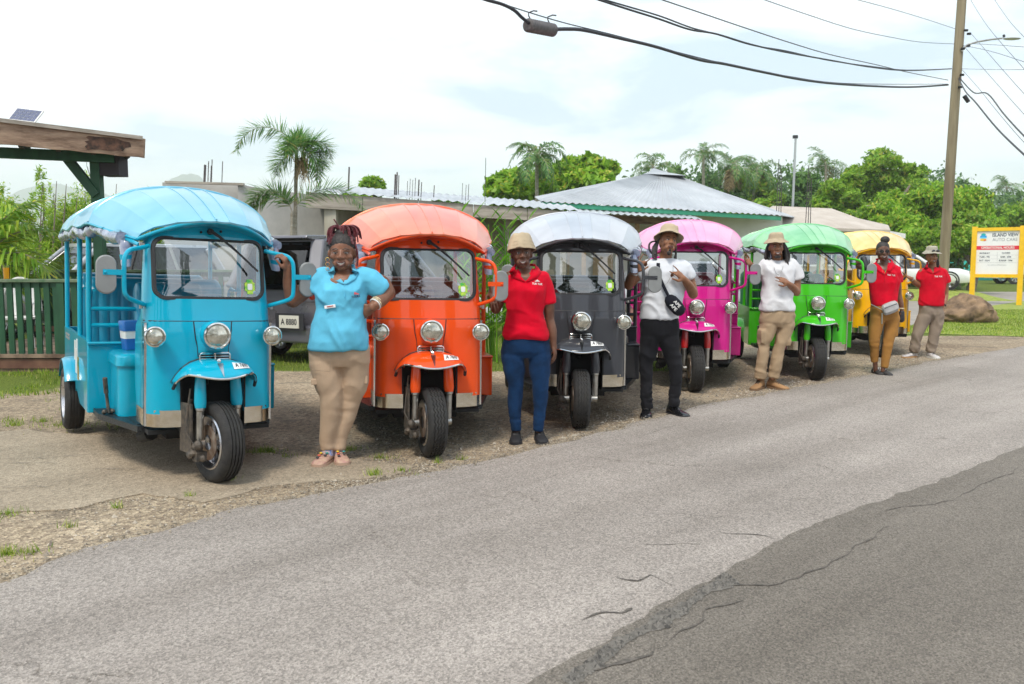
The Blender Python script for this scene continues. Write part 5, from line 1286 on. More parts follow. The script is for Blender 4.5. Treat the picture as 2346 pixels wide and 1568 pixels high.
def wpx(name, P, Ya, Yb, r_, m, label):
    pts = [W(x, y, Ya+(Yb-Ya)*i/(len(P)-1)) for i, (x, y) in enumerate(P)]; mb = MB(); mb.tube(smooth_pts(pts), r_, 6); return tag(mb.obj(name, m), label, 'cable')
wpx('power_cable', [(2196, 180), (2212, 210), (2235, 235), (2280, 290), (2330, 340), (2420, 420)], PY, 12, .016, M['cable'], 'black drop cable leaving the pole towards the lower right')
wpx('power_cable', [(2196, 176), (2230, 212), (2262, 215), (2300, 262), (2346, 312), (2430, 395)], PY, 12, .014, M['cable'], 'second black drop cable right of the pole, just above its twin')
for P, lab in [([(2218, -10), (2262, 60), (2346, 158), (2420, 240)], 'thin wire crossing the top right corner'), ([(2272, -10), (2310, 45), (2346, 85), (2420, 160)], 'thin wire nearest the top right corner'), ([(2222, 74), (2262, 120), (2346, 215), (2430, 300)], 'thin wire falling right from below the lamp arm'), ([(2208, 106), (2280, 188), (2346, 262), (2430, 350)], 'thin wire falling steeply right of the pole'), ([(2222, 100), (2290, 104), (2346, 108), (2430, 112)], 'nearly level thin wire right of the lamp bracket'), ([(2200, 158), (2290, 160), (2346, 160), (2430, 162)], 'faint level wire right of the pole'), ([(2205, 104), (2270, 118), (2346, 142), (2430, 170)], 'slack thin wire below the street lamp'), ([(2204, 160), (2240, 200), (2280, 250), (2340, 320), (2420, 400)], 'thin guy wire beside the drop cables')]:
    wpx('service_wire', P, PY, 13, .0055, M['thinwire'], lab)
# splice case
sc_ = empty('splice_case', W(1238, 64, 9.3), 0, 'grey cylindrical cable splice case hanging from the wire', 'splice case'); so_ = W(1238, 64, 9.3)
A = W(1208, 58, 9.1)-so_; B_ = W(1268, 70, 9.5)-so_; M['case'] = mat('grey_ribbed_case', (.10, .09, .09), .6, var=.3, vs=30)
mb = MB(); n = 26; pts = [A.lerp(B_, i/n) for i in range(n+1)]; mb.tube(pts, 0, 20, True, [(.066+(.004 if i % 2 else 0))*(.75 if i in (0, n) else 1) for i in range(n+1)]); mb.obj('case_body', M['case'], sc_)
for f in (.12, .85):
    p = A.lerp(B_, f); mb = MB(); mb.tube([p+Vector((0, 0, .06)), p+Vector((-.02, 0, .10)), p+Vector((-.02, 0, .13)), p+Vector((.03, 0, .15)), p+Vector((.07, 0, .145))], .007, 6); mb.obj('hanger', M['ink'], sc_)
dc = W(2213, 228, PY-.1); mb = MB(); mb.cyl(dc+Vector((-.05, 0, .09)), dc+Vector((.07, 0, -.07)), .055, .05, 10); tag(mb.obj('cable_joint', M['ink']), 'small black cable joint hanging right of the pole', 'cable joint')
# ================================================================ SIGN
sgY = 31.0
s0 = W(2226, 690, sgY); s1 = W(2335, 690, sgY-.9)
sg = empty('business_sign', (s0.x, sgY, 0), math.atan2(-.9, s1.x-s0.x), 'white auto care sign in a yellow frame behind the boulder', 'sign')
WD = (Vector((s1.x, sgY-.9, 0))-Vector((s0.x, sgY, 0))).length
M['yellow'] = mat('yellow_paint', (.84, .50, .0), .5, coat=.2, var=.08, vs=6)
zt = W(2230, 520, sgY).z; zl0 = W(2224, 632, sgY).z; zl1 = W(2230, 526, sgY).z
for x, a in ((0, 0), (WD, .02)):
    mb = MB(); mb.box((x, 0, zt/2), (.16, .16, zt)); mb.obj('post', M['yellow'], sg, False, bevel=.006)
for z in (zl1-.01, zl0): 
    mb = MB(); mb.box((WD/2, -.0, z), (WD-.16, .12, .12)); mb.obj('rail', M['yellow'], sg, False)
pz0, pz1 = zl0+.06, zl1-.08; PH = pz1-pz0; PWD = WD-.16
mb = MB(); mb.box((WD/2, 0, (pz0+pz1)/2), (PWD, .02, PH)); bd = mb.obj('sign_board', mat('white_sign', (.80, .80, .80), .5, var=.02), sg, False)
def sy(f): return pz1-PH*f
def stext(name, txt, xf, yf, size, m, bold=False, wx=1.0, align=0):
    put_text(name, txt, size, m, bd, lambda x, z: Vector((WD/2-PWD/2+PWD*xf+x*wx, -.0135, sy(yf)+z)), bold)
navy = mat('navy_print', (.03, .05, .09), .5); red = mat('red_print', (.70, .02, .05), .5); grey = mat('grey_print', (.25, .27, .3), .5)
k1 = PWD/1.0
stext('title_text', 'ISLAND VIEW', .66, .09, .125*k1, navy, True, .80); stext('title_text', 'AUTO CARE', .66, .20, .115*k1, grey, False, .92)
mb = MB(); mb.box((WD/2, -.012, sy(.385)), (PWD, .004, PH*.09)); mb.obj('red_band', red, bd, False)
put_text('band_text', 'OPERATIONAL HOURS', .088*k1, M['white'], bd, lambda x, z: Vector((WD/2+x*.86, -.0165, sy(.385)+z)), True)
for yf, l, r_ in ((.51, 'MONDAY', 'CLOSED'), (.60, 'TUES - FRI', '8AM - 5PM'), (.685, 'SAT - SUN', '8:30AM - 5PM')):
    stext('hours_text', l, .20, yf, .056*k1, navy, True); stext('hours_text', r_, .70, yf, .056*k1, navy, True, .95)
mb = MB()
for yf in (.555, .645, .73): mb.box((WD/2, -.012, sy(yf)), (PWD*.96, .002, .004))
mb.box((WD/2, -.012, sy(.61)), (.004, .002, PH*.26)); o = mb.obj('table_lines', grey, bd, False); o['kind'] = 'stuff'
stext('small_text', 'CALL FOR AN APPOINTMENT', .5, .79, .034*k1, grey)
cxl = WD/2-PWD/2+PWD*.15
for nm, c, zf, rx, rz_ in (('logo_palm', (.0, .42, .42), .075, .055, .035), ('logo_sea', (.02, .30, .75), .115, .085, .028), ('logo_wave', (.10, .55, .85), .145, .09, .022), ('logo_sand', (.85, .55, .05), .195, .08, .032), ('logo_car', (.75, .12, .05), .205, .03, .022)):
    mb = MB(); xx = cxl+(.05 if nm == 'logo_car' else 0); mb.v = [(xx+rx*k1*math.cos(a), -.0135-.0006*zf*20, sy(zf)+rz_*k1*math.sin(a)) for a in np.linspace(0, 2*PI, 20)[:-1]]; mb.f = [tuple(range(19))]; mb.obj(nm, mat(nm, c, .5), bd, False)
# ================================================================ BOULDER
bc = G(2215, 738); mb = MB(); mb.ell((0, 0, .22), (1.0, 1.0, 1.0), n=84, m=50)
hx = (2272-2149)/2*bc.y/1980
for i, v in enumerate(mb.v):
    p = Vector(v)-Vector((0, 0, .22)); q = p.copy()
    q *= 1+.22*noise.noise(p*1.3+Vector((4, 2, 1)))+.16*(.3-abs(noise.noise(p*2.6)))+.09*(.3-abs(noise.noise(p*6)))+.03*noise.noise(p*14)
    q.x = max(-1.0, min(.93+.05*noise.noise(p*3), q.x)); peak = 1.12-.35*max(0, (q.x+.10))-.62*max(0, -(q.x+.10))
    z = q.z*.50 if q.z > 0 else q.z*.3
    mb.v[i] = (q.x*hx*1.02, q.y*.55, .10+z*peak*1.12)
M['rock'] = mat('weathered_boulder', (0.07, 0.045, 0.028), .95, col2=(0.32, 0.21, 0.125), vs=3.5, bump=1.0, bs=10, detail=9)
b_ = mb.obj('boulder', M['rock'], None, True, 70); b_.location = bc; tag(b_, 'big brown boulder on the grass verge in front of the sign', 'boulder')
# ================================================================ CARS
def car(name, loc, rz, L_, Wd, Hh, m, label, kind='suv', plate=None, wheels=.33):
    """x across, y lengthwise (front at -y); lofted body sections"""
    t = empty(name, loc, R(rz), label, 'car')
    if kind == 'suv': prof = [(-.5, .30, .52, 0), (-.49, .26, .60, 0), (-.44, .22, .66, 0), (-.30, .20, .72, 0), (-.24, .20, .76, .0), (-.10, .2, .78, .97), (.02, .2, .79, 1.0), (.22, .2, .79, 1.0), (.40, .2, .79, .97), (.47, .22, .76, .80), (.495, .26, .70, 0), (.5, .30, .62, 0)]
    else: prof = [(-.5, .22, .40, 0), (-.48, .18, .50, 0), (-.40, .15, .57, 0), (-.26, .14, .62, 0), (-.20, .14, .64, 0), (-.05, .14, .66, .97), (.08, .14, .66, 1.0), (.22, .14, .66, .95), (.34, .14, .68, .72), (.42, .15, .68, 0), (.485, .18, .62, 0), (.5, .24, .50, 0)]
    hw = Wd/2; bel = .58*Hh if kind != 'suv' else .60*Hh
    # lower body
    rings = []
    for y, zb, zs, _ in prof:
        e_ = 1-.12*max(0, (abs(y)-.38)/.12)**2; zs_ = min(zs, bel/Hh)*Hh if True else 0; zb_ = zb*Hh*.8+.08
        w_ = hw*e_; rings.append([Vector((sx*w_*k, y*L_, z)) for sx, k, z in ((-1, .92, zb_), (-1, 1.0, zb_+.12), (-1, 1.0, zs_-.14), (-1, .94, zs_-.02), (-1, .80, zs_+.02), (1, .80, zs_+.02), (1, .94, zs_-.02), (1, 1.0, zs_-.14), (1, 1.0, zb_+.12), (1, .92, zb_))])
    mb = MB(); mb.loft(rings); bd_ = mb.obj('body', m, t, True, 40)
    g0 = [p for p in prof if p[3] > 0]; ya, yb = g0[0][0], g0[-1][0]
    # greenhouse: glass block with painted roof and pillars
    def gh(k, top, inset):
        ysl = (ya-.16, ya+.02, (ya+yb)/2, yb-.03, yb+(.045 if kind == 'suv' else .10)); hh = (bel-.02, top*.985, top, top*.985, bel-.02)
        return ysl, hh
    ysl, hh = gh(1, Hh-.06, 0); low = [(-hw*.90, bel-.03), (hw*.90, bel-.03)]
    rb = [Vector((s_*hw*.90, y*L_, bel-.03)) for s_, y in ((-1, ysl[0]), (1, ysl[0]), (1, ysl[4]), (-1, ysl[4]))]
    rt_ = [Vector((s_*hw*.72, y*L_, Hh-.07)) for s_, y in ((-1, ysl[1]), (1, ysl[1]), (1, ysl[3]), (-1, ysl[3]))]
    mb = MB(); mb.loft([rb, rt_], True); mb.obj('windows', M['carglass'], t, False)
    mb = MB(); mb.loft([[p+Vector((0, 0, 0)) for p in rt_], [Vector((p.x*.98, p.y, Hh-.02)) for p in rt_], [Vector((p.x*.75, p.y*.92, Hh)) for p in rt_]]); mb.obj('roof', m, t, True, 60)
    for k, (i, j) in enumerate(((0, 0), (1, 1), (2, 2), (3, 3))):
        mb = MB(); mb.bar(rb[i], rt_[j], .09 if k < 2 else .20, .09 if k < 2 else .16); mb.obj('pillar', m if k < 2 else M['dullgrey'] if m is M['greycar'] else m, t, False, bevel=.03)
    for s_ in (-1, 1):
        for f in ((.36, .70) if kind == 'suv' else (.45,)):
            p0 = rb[0 if s_ < 0 else 1].lerp(rb[3 if s_ < 0 else 2], f); p1 = rt_[0 if s_ < 0 else 1].lerp(rt_[3 if s_ < 0 else 2], f*.9); mb = MB(); mb.bar(p0, p1, .06, .05); mb.obj('pillar', M['ink'] if f < .5 else m, t)
    for y in (-.32, .30):
        for s_ in (-1, 1):
            w = meshobj('wheel', cached(('cw', wheels), lambda: tyre_mesh(wheels, wheels*.66, .2)), M['tyre'], t); w.location = (s_*(hw-.10), y*L_, wheels)
            r_ = meshobj('rim', cached(('cr', wheels), lambda: rim_mesh(wheels*.66, .19, 7)), M['alloy'], w)
            mb = MB(); mb.lathe([(wheels*1.02, -.0), (wheels*1.16, 0), (wheels*1.17, .02), (wheels*1.02, .022)], (s_*(hw+.0) if s_ > 0 else -hw-.02, y*L_, wheels+.02), 'X', 28); mb.obj('wheel_arch', M['ink'], t)
    for s_ in (-1, 1):
        mb = MB(); mb.ell((s_*(hw+.10), (ysl[0]+.03)*L_, bel+.08), (.11, .05, .08)); mb.obj('door_mirror', M['ink'] if kind == 'suv' else m, t)
        mb = MB(); mb.ell((s_*hw*.72, -.488*L_, bel-.16), (.18, .08, .09)); mb.obj('headlight', M['lens'], t)
        mb = MB(); mb.ell((s_*hw*.80, .484*L_, bel-.06), (.12, .10, .16)); mb.obj('tail_light', mat('tail_red', (.35, .01, .01), .2, coat=1) if 'tl' not in M else M['tl'], t)
    mb = MB(); mb.box((0, -.503*L_, bel-.25), (.9, .05, .16)); mb.obj('grille', M['ink'], t)
    mb = MB(); mb.box((0, .503*L_, .44), (Wd*.86, .10, .26)); mb.obj('rear_bumper', m, t, False, bevel=.03)
    if plate:
        mb = MB(); mb.box((plate[1], .512*L_+.055, plate[2]), (.52, .012, .24)); mb.obj('plate_recess', M['ink'], t, False)
        mb = MB(); mb.box((plate[1], .512*L_+.068, plate[2]), (.36, .012, .18)); pl = mb.obj('number_plate', mat('plate_cream', (.62, .60, .52), .5), t, False)
        put_text('plate_text', plate[0], .12, M['ink'], pl, lambda x, z: Vector((plate[1]-x*.82, .512*L_+.076, plate[2]+z-.005)), True)
        mb = MB(); mb.prism([(.40*L_, Hh-.02), (.40*L_, Hh+.02), (.50*L_, Hh+.01), (.505*L_, Hh-.03), (.46*L_, Hh-.06)], -hw*.72, hw*.72, 'YZ'); mb.obj('spoiler', m, t, False, bevel=.012)
        mb = MB(); mb.tube([(-hw*.9, .505*L_, bel-.20), (hw*.9, .505*L_, bel-.20)], .006, 5); mb.obj('tailgate_seam', M['ink'], t)
        q = [Vector((s_*hw*k, y, z)) for s_, k, y, z in ((-1, .72, ysl[4]*L_+.03, bel+.05), (1, .72, ysl[4]*L_+.03, bel+.05), (1, .60, ysl[3]*L_+.06, Hh-.12), (-1, .60, ysl[3]*L_+.06, Hh-.12))]
        mb = MB(); mb.loft([[p+Vector((0, .03, 0)) for p in q], [p+Vector((0, .05, 0)) for p in q]]); mb.obj('rear_window', M['carglass'], t, False)
    return t
M['tl'] = mat('tail_red', (.35, .01, .01), .2, coat=1)
M['dullgrey'] = mat('dull_grey_paint', (.16, .16, .18), .5, var=.06)
M['greycar'] = mat('grey_car_paint', (.13, .13, .155), .28, metal=.35, coat=1, var=.06, vs=3)
M['silvercar'] = mat('silver_car_paint', (.42, .43, .45), .28, metal=.45, coat=1, var=.05, vs=3)
# rear three-quarter grey people carrier between the blue and orange vehicles
car('parked_car', (W(615, 700, 12.5).x+1.05, 14.5, 0.0), 153, 4.3, 1.72, 1.84, M['greycar'], 'dark grey people carrier seen from behind, between turquoise and orange tuk tuks', 'suv', ('A 8880', -.36, .62), .33)
car('parked_car', (W(900, 700, 17).x, 17.2, 0.05), 98, 4.3, 1.7, 1.42, M['whitepaint'], 'white hatchback half hidden behind the orange tuk tuk', 'sedan')
car('parked_car', (W(235, 700, 16.9).x, 16.9, 0.02), -38, 4.4, 1.8, 1.82, M['silvercar'], 'silver off-roader parked beyond the green deck railing', 'suv', None, .36)
car('parked_car', (W(2088, 640, 36.5).x, 36.5, 0.40), 62, 4.5, 1.75, 1.45, M['whitepaint'], 'white saloon parked behind the yellow tuk tuk', 'sedan')
car('parked_car', (W(2368, 640, 49).x, 49, 0.30), 84, 4.6, 1.85, 1.8, M['whitepaint'], 'white sport utility car half out of frame behind the sign', 'suv', None, .38)
car('parked_car', (W(1600, 640, 21.5).x, 21.5, 0.02), 95, 4.4, 1.75, 1.5, M['silvercar'], 'silver car seen through the magenta tuk tuk', 'sedan')
def bank(u, v): x = 13.2+u*6.4; y = 33.2+v*6.6; return Vector((x, y, .012+.39*max(0, min(1, (1-(2*u-1)**6)))*min(1, v*3.2)*min(1, (1-v)*6)))
mb = MB(); mb.grid(bank, 24, 24); tag(mb.obj('grass_bank', M['grassfloor']), kind='structure')
# cooler and bag on the driver's box of the turquoise vehicle
def local(tk, x, y, z): 
    bpy.context.view_layer.update(); return tk.matrix_world@Vector((x, y, z))
c = empty('cooler_box', local(T1, -.34, 1.0, .785), R(38), 'small blue and white cooler behind the seat of the turquoise tuk tuk', 'cooler')
c.scale = (.9, .9, .82); M['blueplastic'] = mat('blue_plastic', (.015, .13, .42), .4, var=.08)
mb = MB(); mb.loft([[Vector((x*s_, y*s_, z)) for x, y in rrect(0, 0, .10, .08, .02)] for z, s_ in ((0, .85), (.10, .92))]); mb.obj('base', M['blueplastic'], c)
mb = MB(); mb.loft([[Vector((x*s_, y*s_, z)) for x, y in rrect(0, 0, .10, .08, .02)] for z, s_ in ((.10, .93), (.17, .97))]); mb.obj('band', M['white'], c)
mb = MB(); mb.loft([[Vector((x*s_, y*s_, z)) for x, y in rrect(0, 0, .10, .08, .02)] for z, s_ in ((.17, 1.0), (.25, 1.05), (.26, 1.0))]); mb.obj('lid', M['blueplastic'], c)
bg = empty('grey_bag', local(T1, -.14, 1.02, .785), R(32), 'grey fabric bag beside the cooler in the turquoise tuk tuk', 'bag')
mb = MB(); mb.loft([[Vector((x*s_, y*s_, z)) for x, y in rrect(0, 0, .11, .06, .03)] for z, s_ in ((0, .9), (.1, 1.05), (.2, 1.0), (.28, .8))]); mb.obj('pouch', mat('grey_fabric', (.18, .18, .17), .9, var=.2, bump=.4), bg)
mb = MB(); mb.tube([(-.05, -.06, .25), (0, -.09, .1), (.0, -.08, 0)], .008, 5); mb.obj('strap', M['ink'], bg)
# ================================================================ VEGETATION
M['lf_bright'] = leafmat('bright_leaves', (0.13, 0.29, 0.015), (0.35, 0.56, 0.04), (0.58, 0.56, 0.08), .48)
M['lf_mango'] = leafmat('mango_leaves', (0.12, 0.27, 0.015), (0.34, 0.54, 0.045), (0.46, 0.46, 0.08), .45)
M['lf_dark'] = leafmat('dark_leaves', (0.045, 0.13, 0.03), (0.17, 0.32, 0.06), None, .4)
M['lf_far'] = leafmat('far_leaves', (0.05, 0.13, 0.04), (0.16, 0.28, 0.08), None, .35)
M['lf_bamboo'] = leafmat('hedge_leaves', (0.16, 0.32, 0.02), (0.44, 0.62, 0.06), (0.66, 0.62, 0.16), .55)
M['lf_palm'] = leafmat('palm_leaflets', (0.09, 0.24, 0.06), (0.24, 0.42, 0.11), (0.46, 0.40, 0.14), .45)
M['lf_palmfar'] = leafmat('far_palm_leaflets', (0.07, 0.19, 0.05), (0.22, 0.38, 0.11), (.36, .34, .11), .4)
M['lf_dead'] = leafmat('dry_fronds', (0.22, 0.15, 0.07), (0.46, 0.34, 0.17), None, .2)
M['lf_banana'] = leafmat('broad_green_leaves', (0.08, 0.26, 0.015), (0.30, 0.58, 0.05), None, .5)
M['lf_shade'] = leafmat('darkened_leaves', (0.012, 0.035, 0.01), (0.05, 0.10, 0.02), None, .2)  # leaf colour darkened so the windscreens reflect dark bands
M['bark'] = mat('tree_bark', (0.10, 0.08, 0.06), .9, col2=(0.24, 0.20, 0.16), vs=6, bump=.8, bs=20)
M['palmbark'] = mat('palm_trunk', (0.22, 0.19, 0.14), .85, col2=(0.40, 0.37, 0.30), vs=9, bump=.6, bs=25, stretch=(1, 1, 2.5))
def leaf_quads(P, Nn, size, rs, aspect=.45, fold=True):
    """pointed leaf: two triangles sharing a midrib -> quad (tip, side, base, side); P centres, Nn preferred normals"""
    n = len(P); d = rs.normal(0, 1, (n, 3)); nn = Nn+.75*rs.normal(0, 1, (n, 3)); nn /= np.linalg.norm(nn, axis=1)[:, None]+1e-9
    d -= nn*(d*nn).sum(1)[:, None]; d[:, 2] -= .35; d /= np.linalg.norm(d, axis=1)[:, None]+1e-9
    s_ = np.cross(nn, d); L1 = size*rs.uniform(.6, 1.25, n)[:, None]; w_ = L1*aspect*.5
    V = np.stack([P+d*L1*.5, P+s_*w_-d*L1*.05, P-d*L1*.5, P-s_*w_-d*L1*.05], 1); return V.reshape(-1, 3)
def crown_points(clumps, n, rs, shell=.55):
    """clumps: (centre, (rx,ry,rz)); leaves gather in sprays near each clump's surface"""
    vol = np.array([c[1][0]*c[1][2] for c in clumps]); vol /= vol.sum(); P = []; Q = []
    for (c, r), f in zip(clumps, vol):
        k = int(n*f); 
        if k < 4: continue
        ns = max(4, k//22); u = rs.normal(0, 1, (ns, 3)); u /= np.linalg.norm(u, axis=1)[:, None]
        rr = rs.uniform(shell, 1.0, ns)**.6; sc_ = u*rr[:, None]; idx = rs.randint(0, ns, k)
        spread = .17; off = rs.normal(0, spread, (k, 3)); p = (sc_[idx]+off)*np.array(r)+np.array(c); P.append(p)
        q = u[idx]+np.array([0, 0, .35]); Q.append(q)
    return np.concatenate(P), np.concatenate(Q)
def crown_mesh(name, clumps, n, size, seed, aspect=.45, shell=.55):
    rs = np.random.RandomState(seed); P, Q = crown_points(clumps, n, rs, shell); return quads_mesh(name, leaf_quads(P, Q, size, rs, aspect))
def rand_clumps(c, R_, n, seed, rmin=.22, rmax=.42, flat=.75):
    rs = np.random.RandomState(seed); out = []
    for _ in range(n):
        u = rs.normal(0, 1, 3); u /= np.linalg.norm(u); u[2] = u[2]*.9+.05; r_ = rs.uniform(rmin, rmax)
        k = rs.uniform(.35, .85); out.append(((c[0]+u[0]*R_[0]*k, c[1]+u[1]*R_[1]*k, c[2]+u[2]*R_[2]*k), (R_[0]*r_, R_[1]*r_, R_[2]*r_*flat*1.1)))
    return out
def tree(px, pt, hw, Y, m, label, n=5200, size=.28, seed=1, pbot=600, ncl=16, trunk=True, group='trees behind the buildings', asp=.45, pc=None):
    """round-headed tree whose crown tops at photo row pt and is hw photo pixels wide each way"""
    s_ = Y/1980; top = W(px, pt, Y); zc0 = max(1.5, W(px, pbot, Y).z); Rz = (top.z-zc0)/2*1.02; Rx = hw*s_; c = (0, 0, (top.z+zc0)/2); t = empty('tree', (top.x, Y, 0), 0, label, 'tree', group)
    cl = rand_clumps(c, (Rx, Rx*.9, Rz), ncl, seed); me = crown_mesh('crown', cl, int(n*2.3), size*.76, seed+50, asp); me.materials.append(m); o = bpy.data.objects.new('crown', me); link(o, t)
    if trunk:
        rr_ = random.Random(seed); mb = MB(); mb.tube([(0, 0, -.1), (.1*Rx, 0, c[2]*.35), (0, 0, c[2]*.8)], 0, 10, True, [.05*Rx+.12, .04*Rx+.09, .03*Rx+.06])
        for k, (cc, r_) in enumerate(cl[:7]): mid = Vector((cc[0]*.4, cc[1]*.4, c[2]*.7+cc[2]*.2)); mb.tube([(0, 0, c[2]*.55), mid, Vector(cc)], 0, 7, True, [.03*Rx+.05, .02*Rx+.04, .02])
        mb.obj('trunk', M['bark'], t)
    return t
def frond(length, droop, leaflet, n, wid, seed, up=.6, twist=.0, plume=.35, stemr=.012):
    dk = .3 if plume > .6 else 1
    """one pinnate frond from the origin along +X; returns (stem MB, leaflet quads)"""
    rs = np.random.RandomState(seed); pts = []; x = z = 0; a = up
    K = 18
    for i in range(K+1):
        pts.append(Vector((x, 0, z))); st = length/K; x += math.cos(a)*st; z += math.sin(a)*st; a -= droop/K*(1+.6*i/K)
    V = []
    for i in range(n):
        f = .10+.90*(i+.5)/n; k = min(K-1, int(f*K)); p = pts[k].lerp(pts[k+1], f*K-k); tan = (pts[k+1]-pts[k]).normalized(); nrm = Vector((-tan.z, 0, tan.x))
        ll = leaflet*math.sin(PI*min(1, (.12+.88*f))**.8)**.7*(rs.uniform(.8, 1.1)) if f < .97 else leaflet*.4
        for s_ in (-1, 1):
            el_ = rs.normal(.15, plume); d = (Vector((0, s_, 0))*math.cos(el_)+nrm*math.sin(el_)+tan*(.45+.5*f)).normalized()
            m1 = p+d*ll*.5; tip = p+d*ll+Vector((0, 0, -ll*(.25+.25*rs.rand())*dk)); w_ = d.cross(nrm).normalized()*wid*.5 if abs(d.dot(nrm)) < .98 else tan*wid*.5
            m1 = m1+Vector((0, 0, -ll*.03))
            V += [p-w_*.5, p+w_*.5, m1+w_, m1-w_, m1-w_, m1+w_, tip+w_*.1, tip-w_*.1]
    mb = MB(); mb.tube(pts, 0, 5, True, [stemr*(1-.85*i/K) for i in range(K+1)]); return mb, np.array([tuple(v) for v in V])
def palm(name, base, top, trunk_r, fronds, m, label, group=None, seed=0, leaflet=.5, n=34, wid=.035, trunkm='palmbark', crownshaft=None, plume=.35, bulge=0, cat='palm tree', stem='palmbark'):
    """fronds: (azimuth deg, elevation deg, length, droop)"""
    t = empty(name, (base.x, base.y, 0), 0, label, cat, group); d = Vector((top.x-base.x, top.y-base.y, top.z)); mb = MB()
    pts = [Vector((d.x*f**1.3, d.y*f, d.z*f)) for f in np.linspace(0, 1, 14)]; pts[0].z -= .1
    rad = [trunk_r*(1.25-.45*f+(.08 if i % 2 else 0)) for i, f in enumerate(np.linspace(0, 1, 14))]; mb.tube(pts, 0, 10, True, rad); mb.obj('trunk', M[trunkm], t)
    if crownshaft: mb = MB(); mb.tube([d-Vector((0, 0, crownshaft)), d-Vector((0, 0, crownshaft*.5)), d+Vector((0, 0, .05))], 0, 10, True, [trunk_r*.9, trunk_r*1.1, trunk_r*.6]); mb.obj('crownshaft', M['lf_palm'], t)
    for i, (az_, el_, ln, dr) in enumerate(fronds):
        st, V = frond(ln, dr, leaflet, n, wid, seed*31+i, R(el_), 0, plume, trunk_r*.22)
        fo = empty('frond', (d.x, d.y, d.z), R(az_)); fo.parent = t; me = quads_mesh('leaflets', V); mm = m if not (len(fronds[i]) > 4) else m; me.materials.append(M['lf_dead'] if el_ < -45 else m); link(bpy.data.objects.new('leaflets', me), fo); fo.children[-1] if False else None
        st.obj('midrib', M[stem], fo)
    return t
def std_fronds(n, ln, seed, lo=-25, hi=65, dr=1.3):
    rr_ = random.Random(seed); return [(360*i/n*2.4+rr_.uniform(-15, 15), lo+(hi-lo)*((i*.618) % 1), ln*rr_.uniform(.85, 1.1), dr*rr_.uniform(.8, 1.2)) for i in range(n)]
# --- foxtail palm between the blue and orange vehicles
fp = W(676, 520, 15.5); ft = W(672, 400, 15.5)
palm('foxtail_palm', Vector((fp.x-.05, 15.5, 0)), W(679, 345, 15.5), .034, [(174, 64, 1.45, 2.0), (6, 55, .85, 2.2), (16, 30, .75, 2.2), (80, 75, .6, 1.8), (265, 50, .6, 2.0), (350, -5, .75, 1.6), (200, -20, .6, 1.0)], M['lf_palm'], 'young foxtail palm with bushy fronds in front of the concrete wall', seed=3, leaflet=.36, n=110, wid=.019, plume=.85, crownshaft=.35)
palm('foxtail_palm', Vector((fp.x-.06, 15.3, 0)), W(669, 488, 15.3), .030, [(178, 82, 1.35, 3.0), (2, 58, 1.65, 1.9), (176, 74, 1.2, 2.7)], M['lf_palm'], 'low side fronds of the foxtail palm arching over the cars', seed=5, leaflet=.36, n=130, wid=.019, plume=.85)
# dead brown spathe in the heart
mb = MB(); c = W(693, 375, 15.4); rs = np.random.RandomState(2); V = []
for i in range(150):
    a = rs.uniform(0, 6.28); ln = rs.uniform(.2, .55); d = np.array([math.cos(a)*.35, math.sin(a)*.3, rs.uniform(-1, .5)]); p = np.array(c)+rs.normal(0, .05, 3); w_ = np.array([.008, 0, .003]); V += [p-w_, p+w_, p+d*ln+w_*.3, p+d*ln-w_*.3]
me = quads_mesh('flower_stalk', np.array(V)); me.materials.append(M['lf_dead']); o = link(bpy.data.objects.new('flower_stalk', me)); tag(o, 'dry brown flower stalks in the heart of the foxtail palm', 'flower stalks'); o['kind'] = 'stuff'
# --- coconut fronds at the far left
cp = W(-60, 560, 13.2)
palm('coconut_palm', Vector((cp.x-.3, 14.0, 0)), W(-45, 610, 13.6), .14, [(20, 80, 1.5, 1.0), (0, 60, 1.45, 1.2), (350, 36, 1.35, 1.3), (10, 14, 1.1, 1.2), (60, 80, 1.5, 1.0), (100, 70, 1.4, 1.0), (330, 5, .8, 1.0)], leafmat('yellow_green_palm', (.16, .34, .03), (.46, .60, .08), (.75, .68, .08), .5), 'young coconut palm with yellow green fronds at the left edge', seed=11, leaflet=.75, n=40, wid=.045, plume=.2)
palm('coconut_palm', Vector((W(250, 600, 15.3).x, 15.4, 0)), Vector((W(250, 600, 15.3).x, 15.4, 1.0)), .08, [(165, 25, 1.3, 1.6), (185, 45, 1.2, 1.6), (150, 5, 1.1, 1.2)], M['lf_bamboo'], 'low arching palm fronds behind the deck', seed=13, leaflet=.4, n=36, wid=.03, plume=.25)
# --- tall hedge behind the deck
def hedge(px, pt, hw, Y, seed, label, n=15000, size=.12):
    t = empty('bush', (W(px, 600, Y).x, Y, 0), 0, label, 'bush', 'tall bushes behind the deck'); top = W(px, pt, Y).z; Rx = hw*Y/1980
    cl = rand_clumps((0, 0, top*.48), (Rx, Rx*.6, top*.52), 22, seed, .2, .36, 1.0); rs = np.random.RandomState(seed)
    # airy shoots standing above the mass
    for k in range(9): x = rs.uniform(-Rx, Rx); h = rs.uniform(.6, 1.15)*top; cl.append(((x, 0, h*.9), (.14, .14, .42)))
    me = crown_mesh('foliage', cl, n, size, seed+9, .22); me.materials.append(M['lf_bamboo']); link(bpy.data.objects.new('foliage', me), t)
    mb = MB()
    for k in range(10): x = rs.uniform(-Rx*.8, Rx*.8); mb.tube([(x, 0, 0), (x*1.1, 0, top*.5), (x*1.2+.1, .0, top*rs.uniform(.8, 1.05))], 0, 5, True, [.03, .022, .006])
    o = mb.obj('stems', M['bark'], t); o['kind'] = 'stuff'
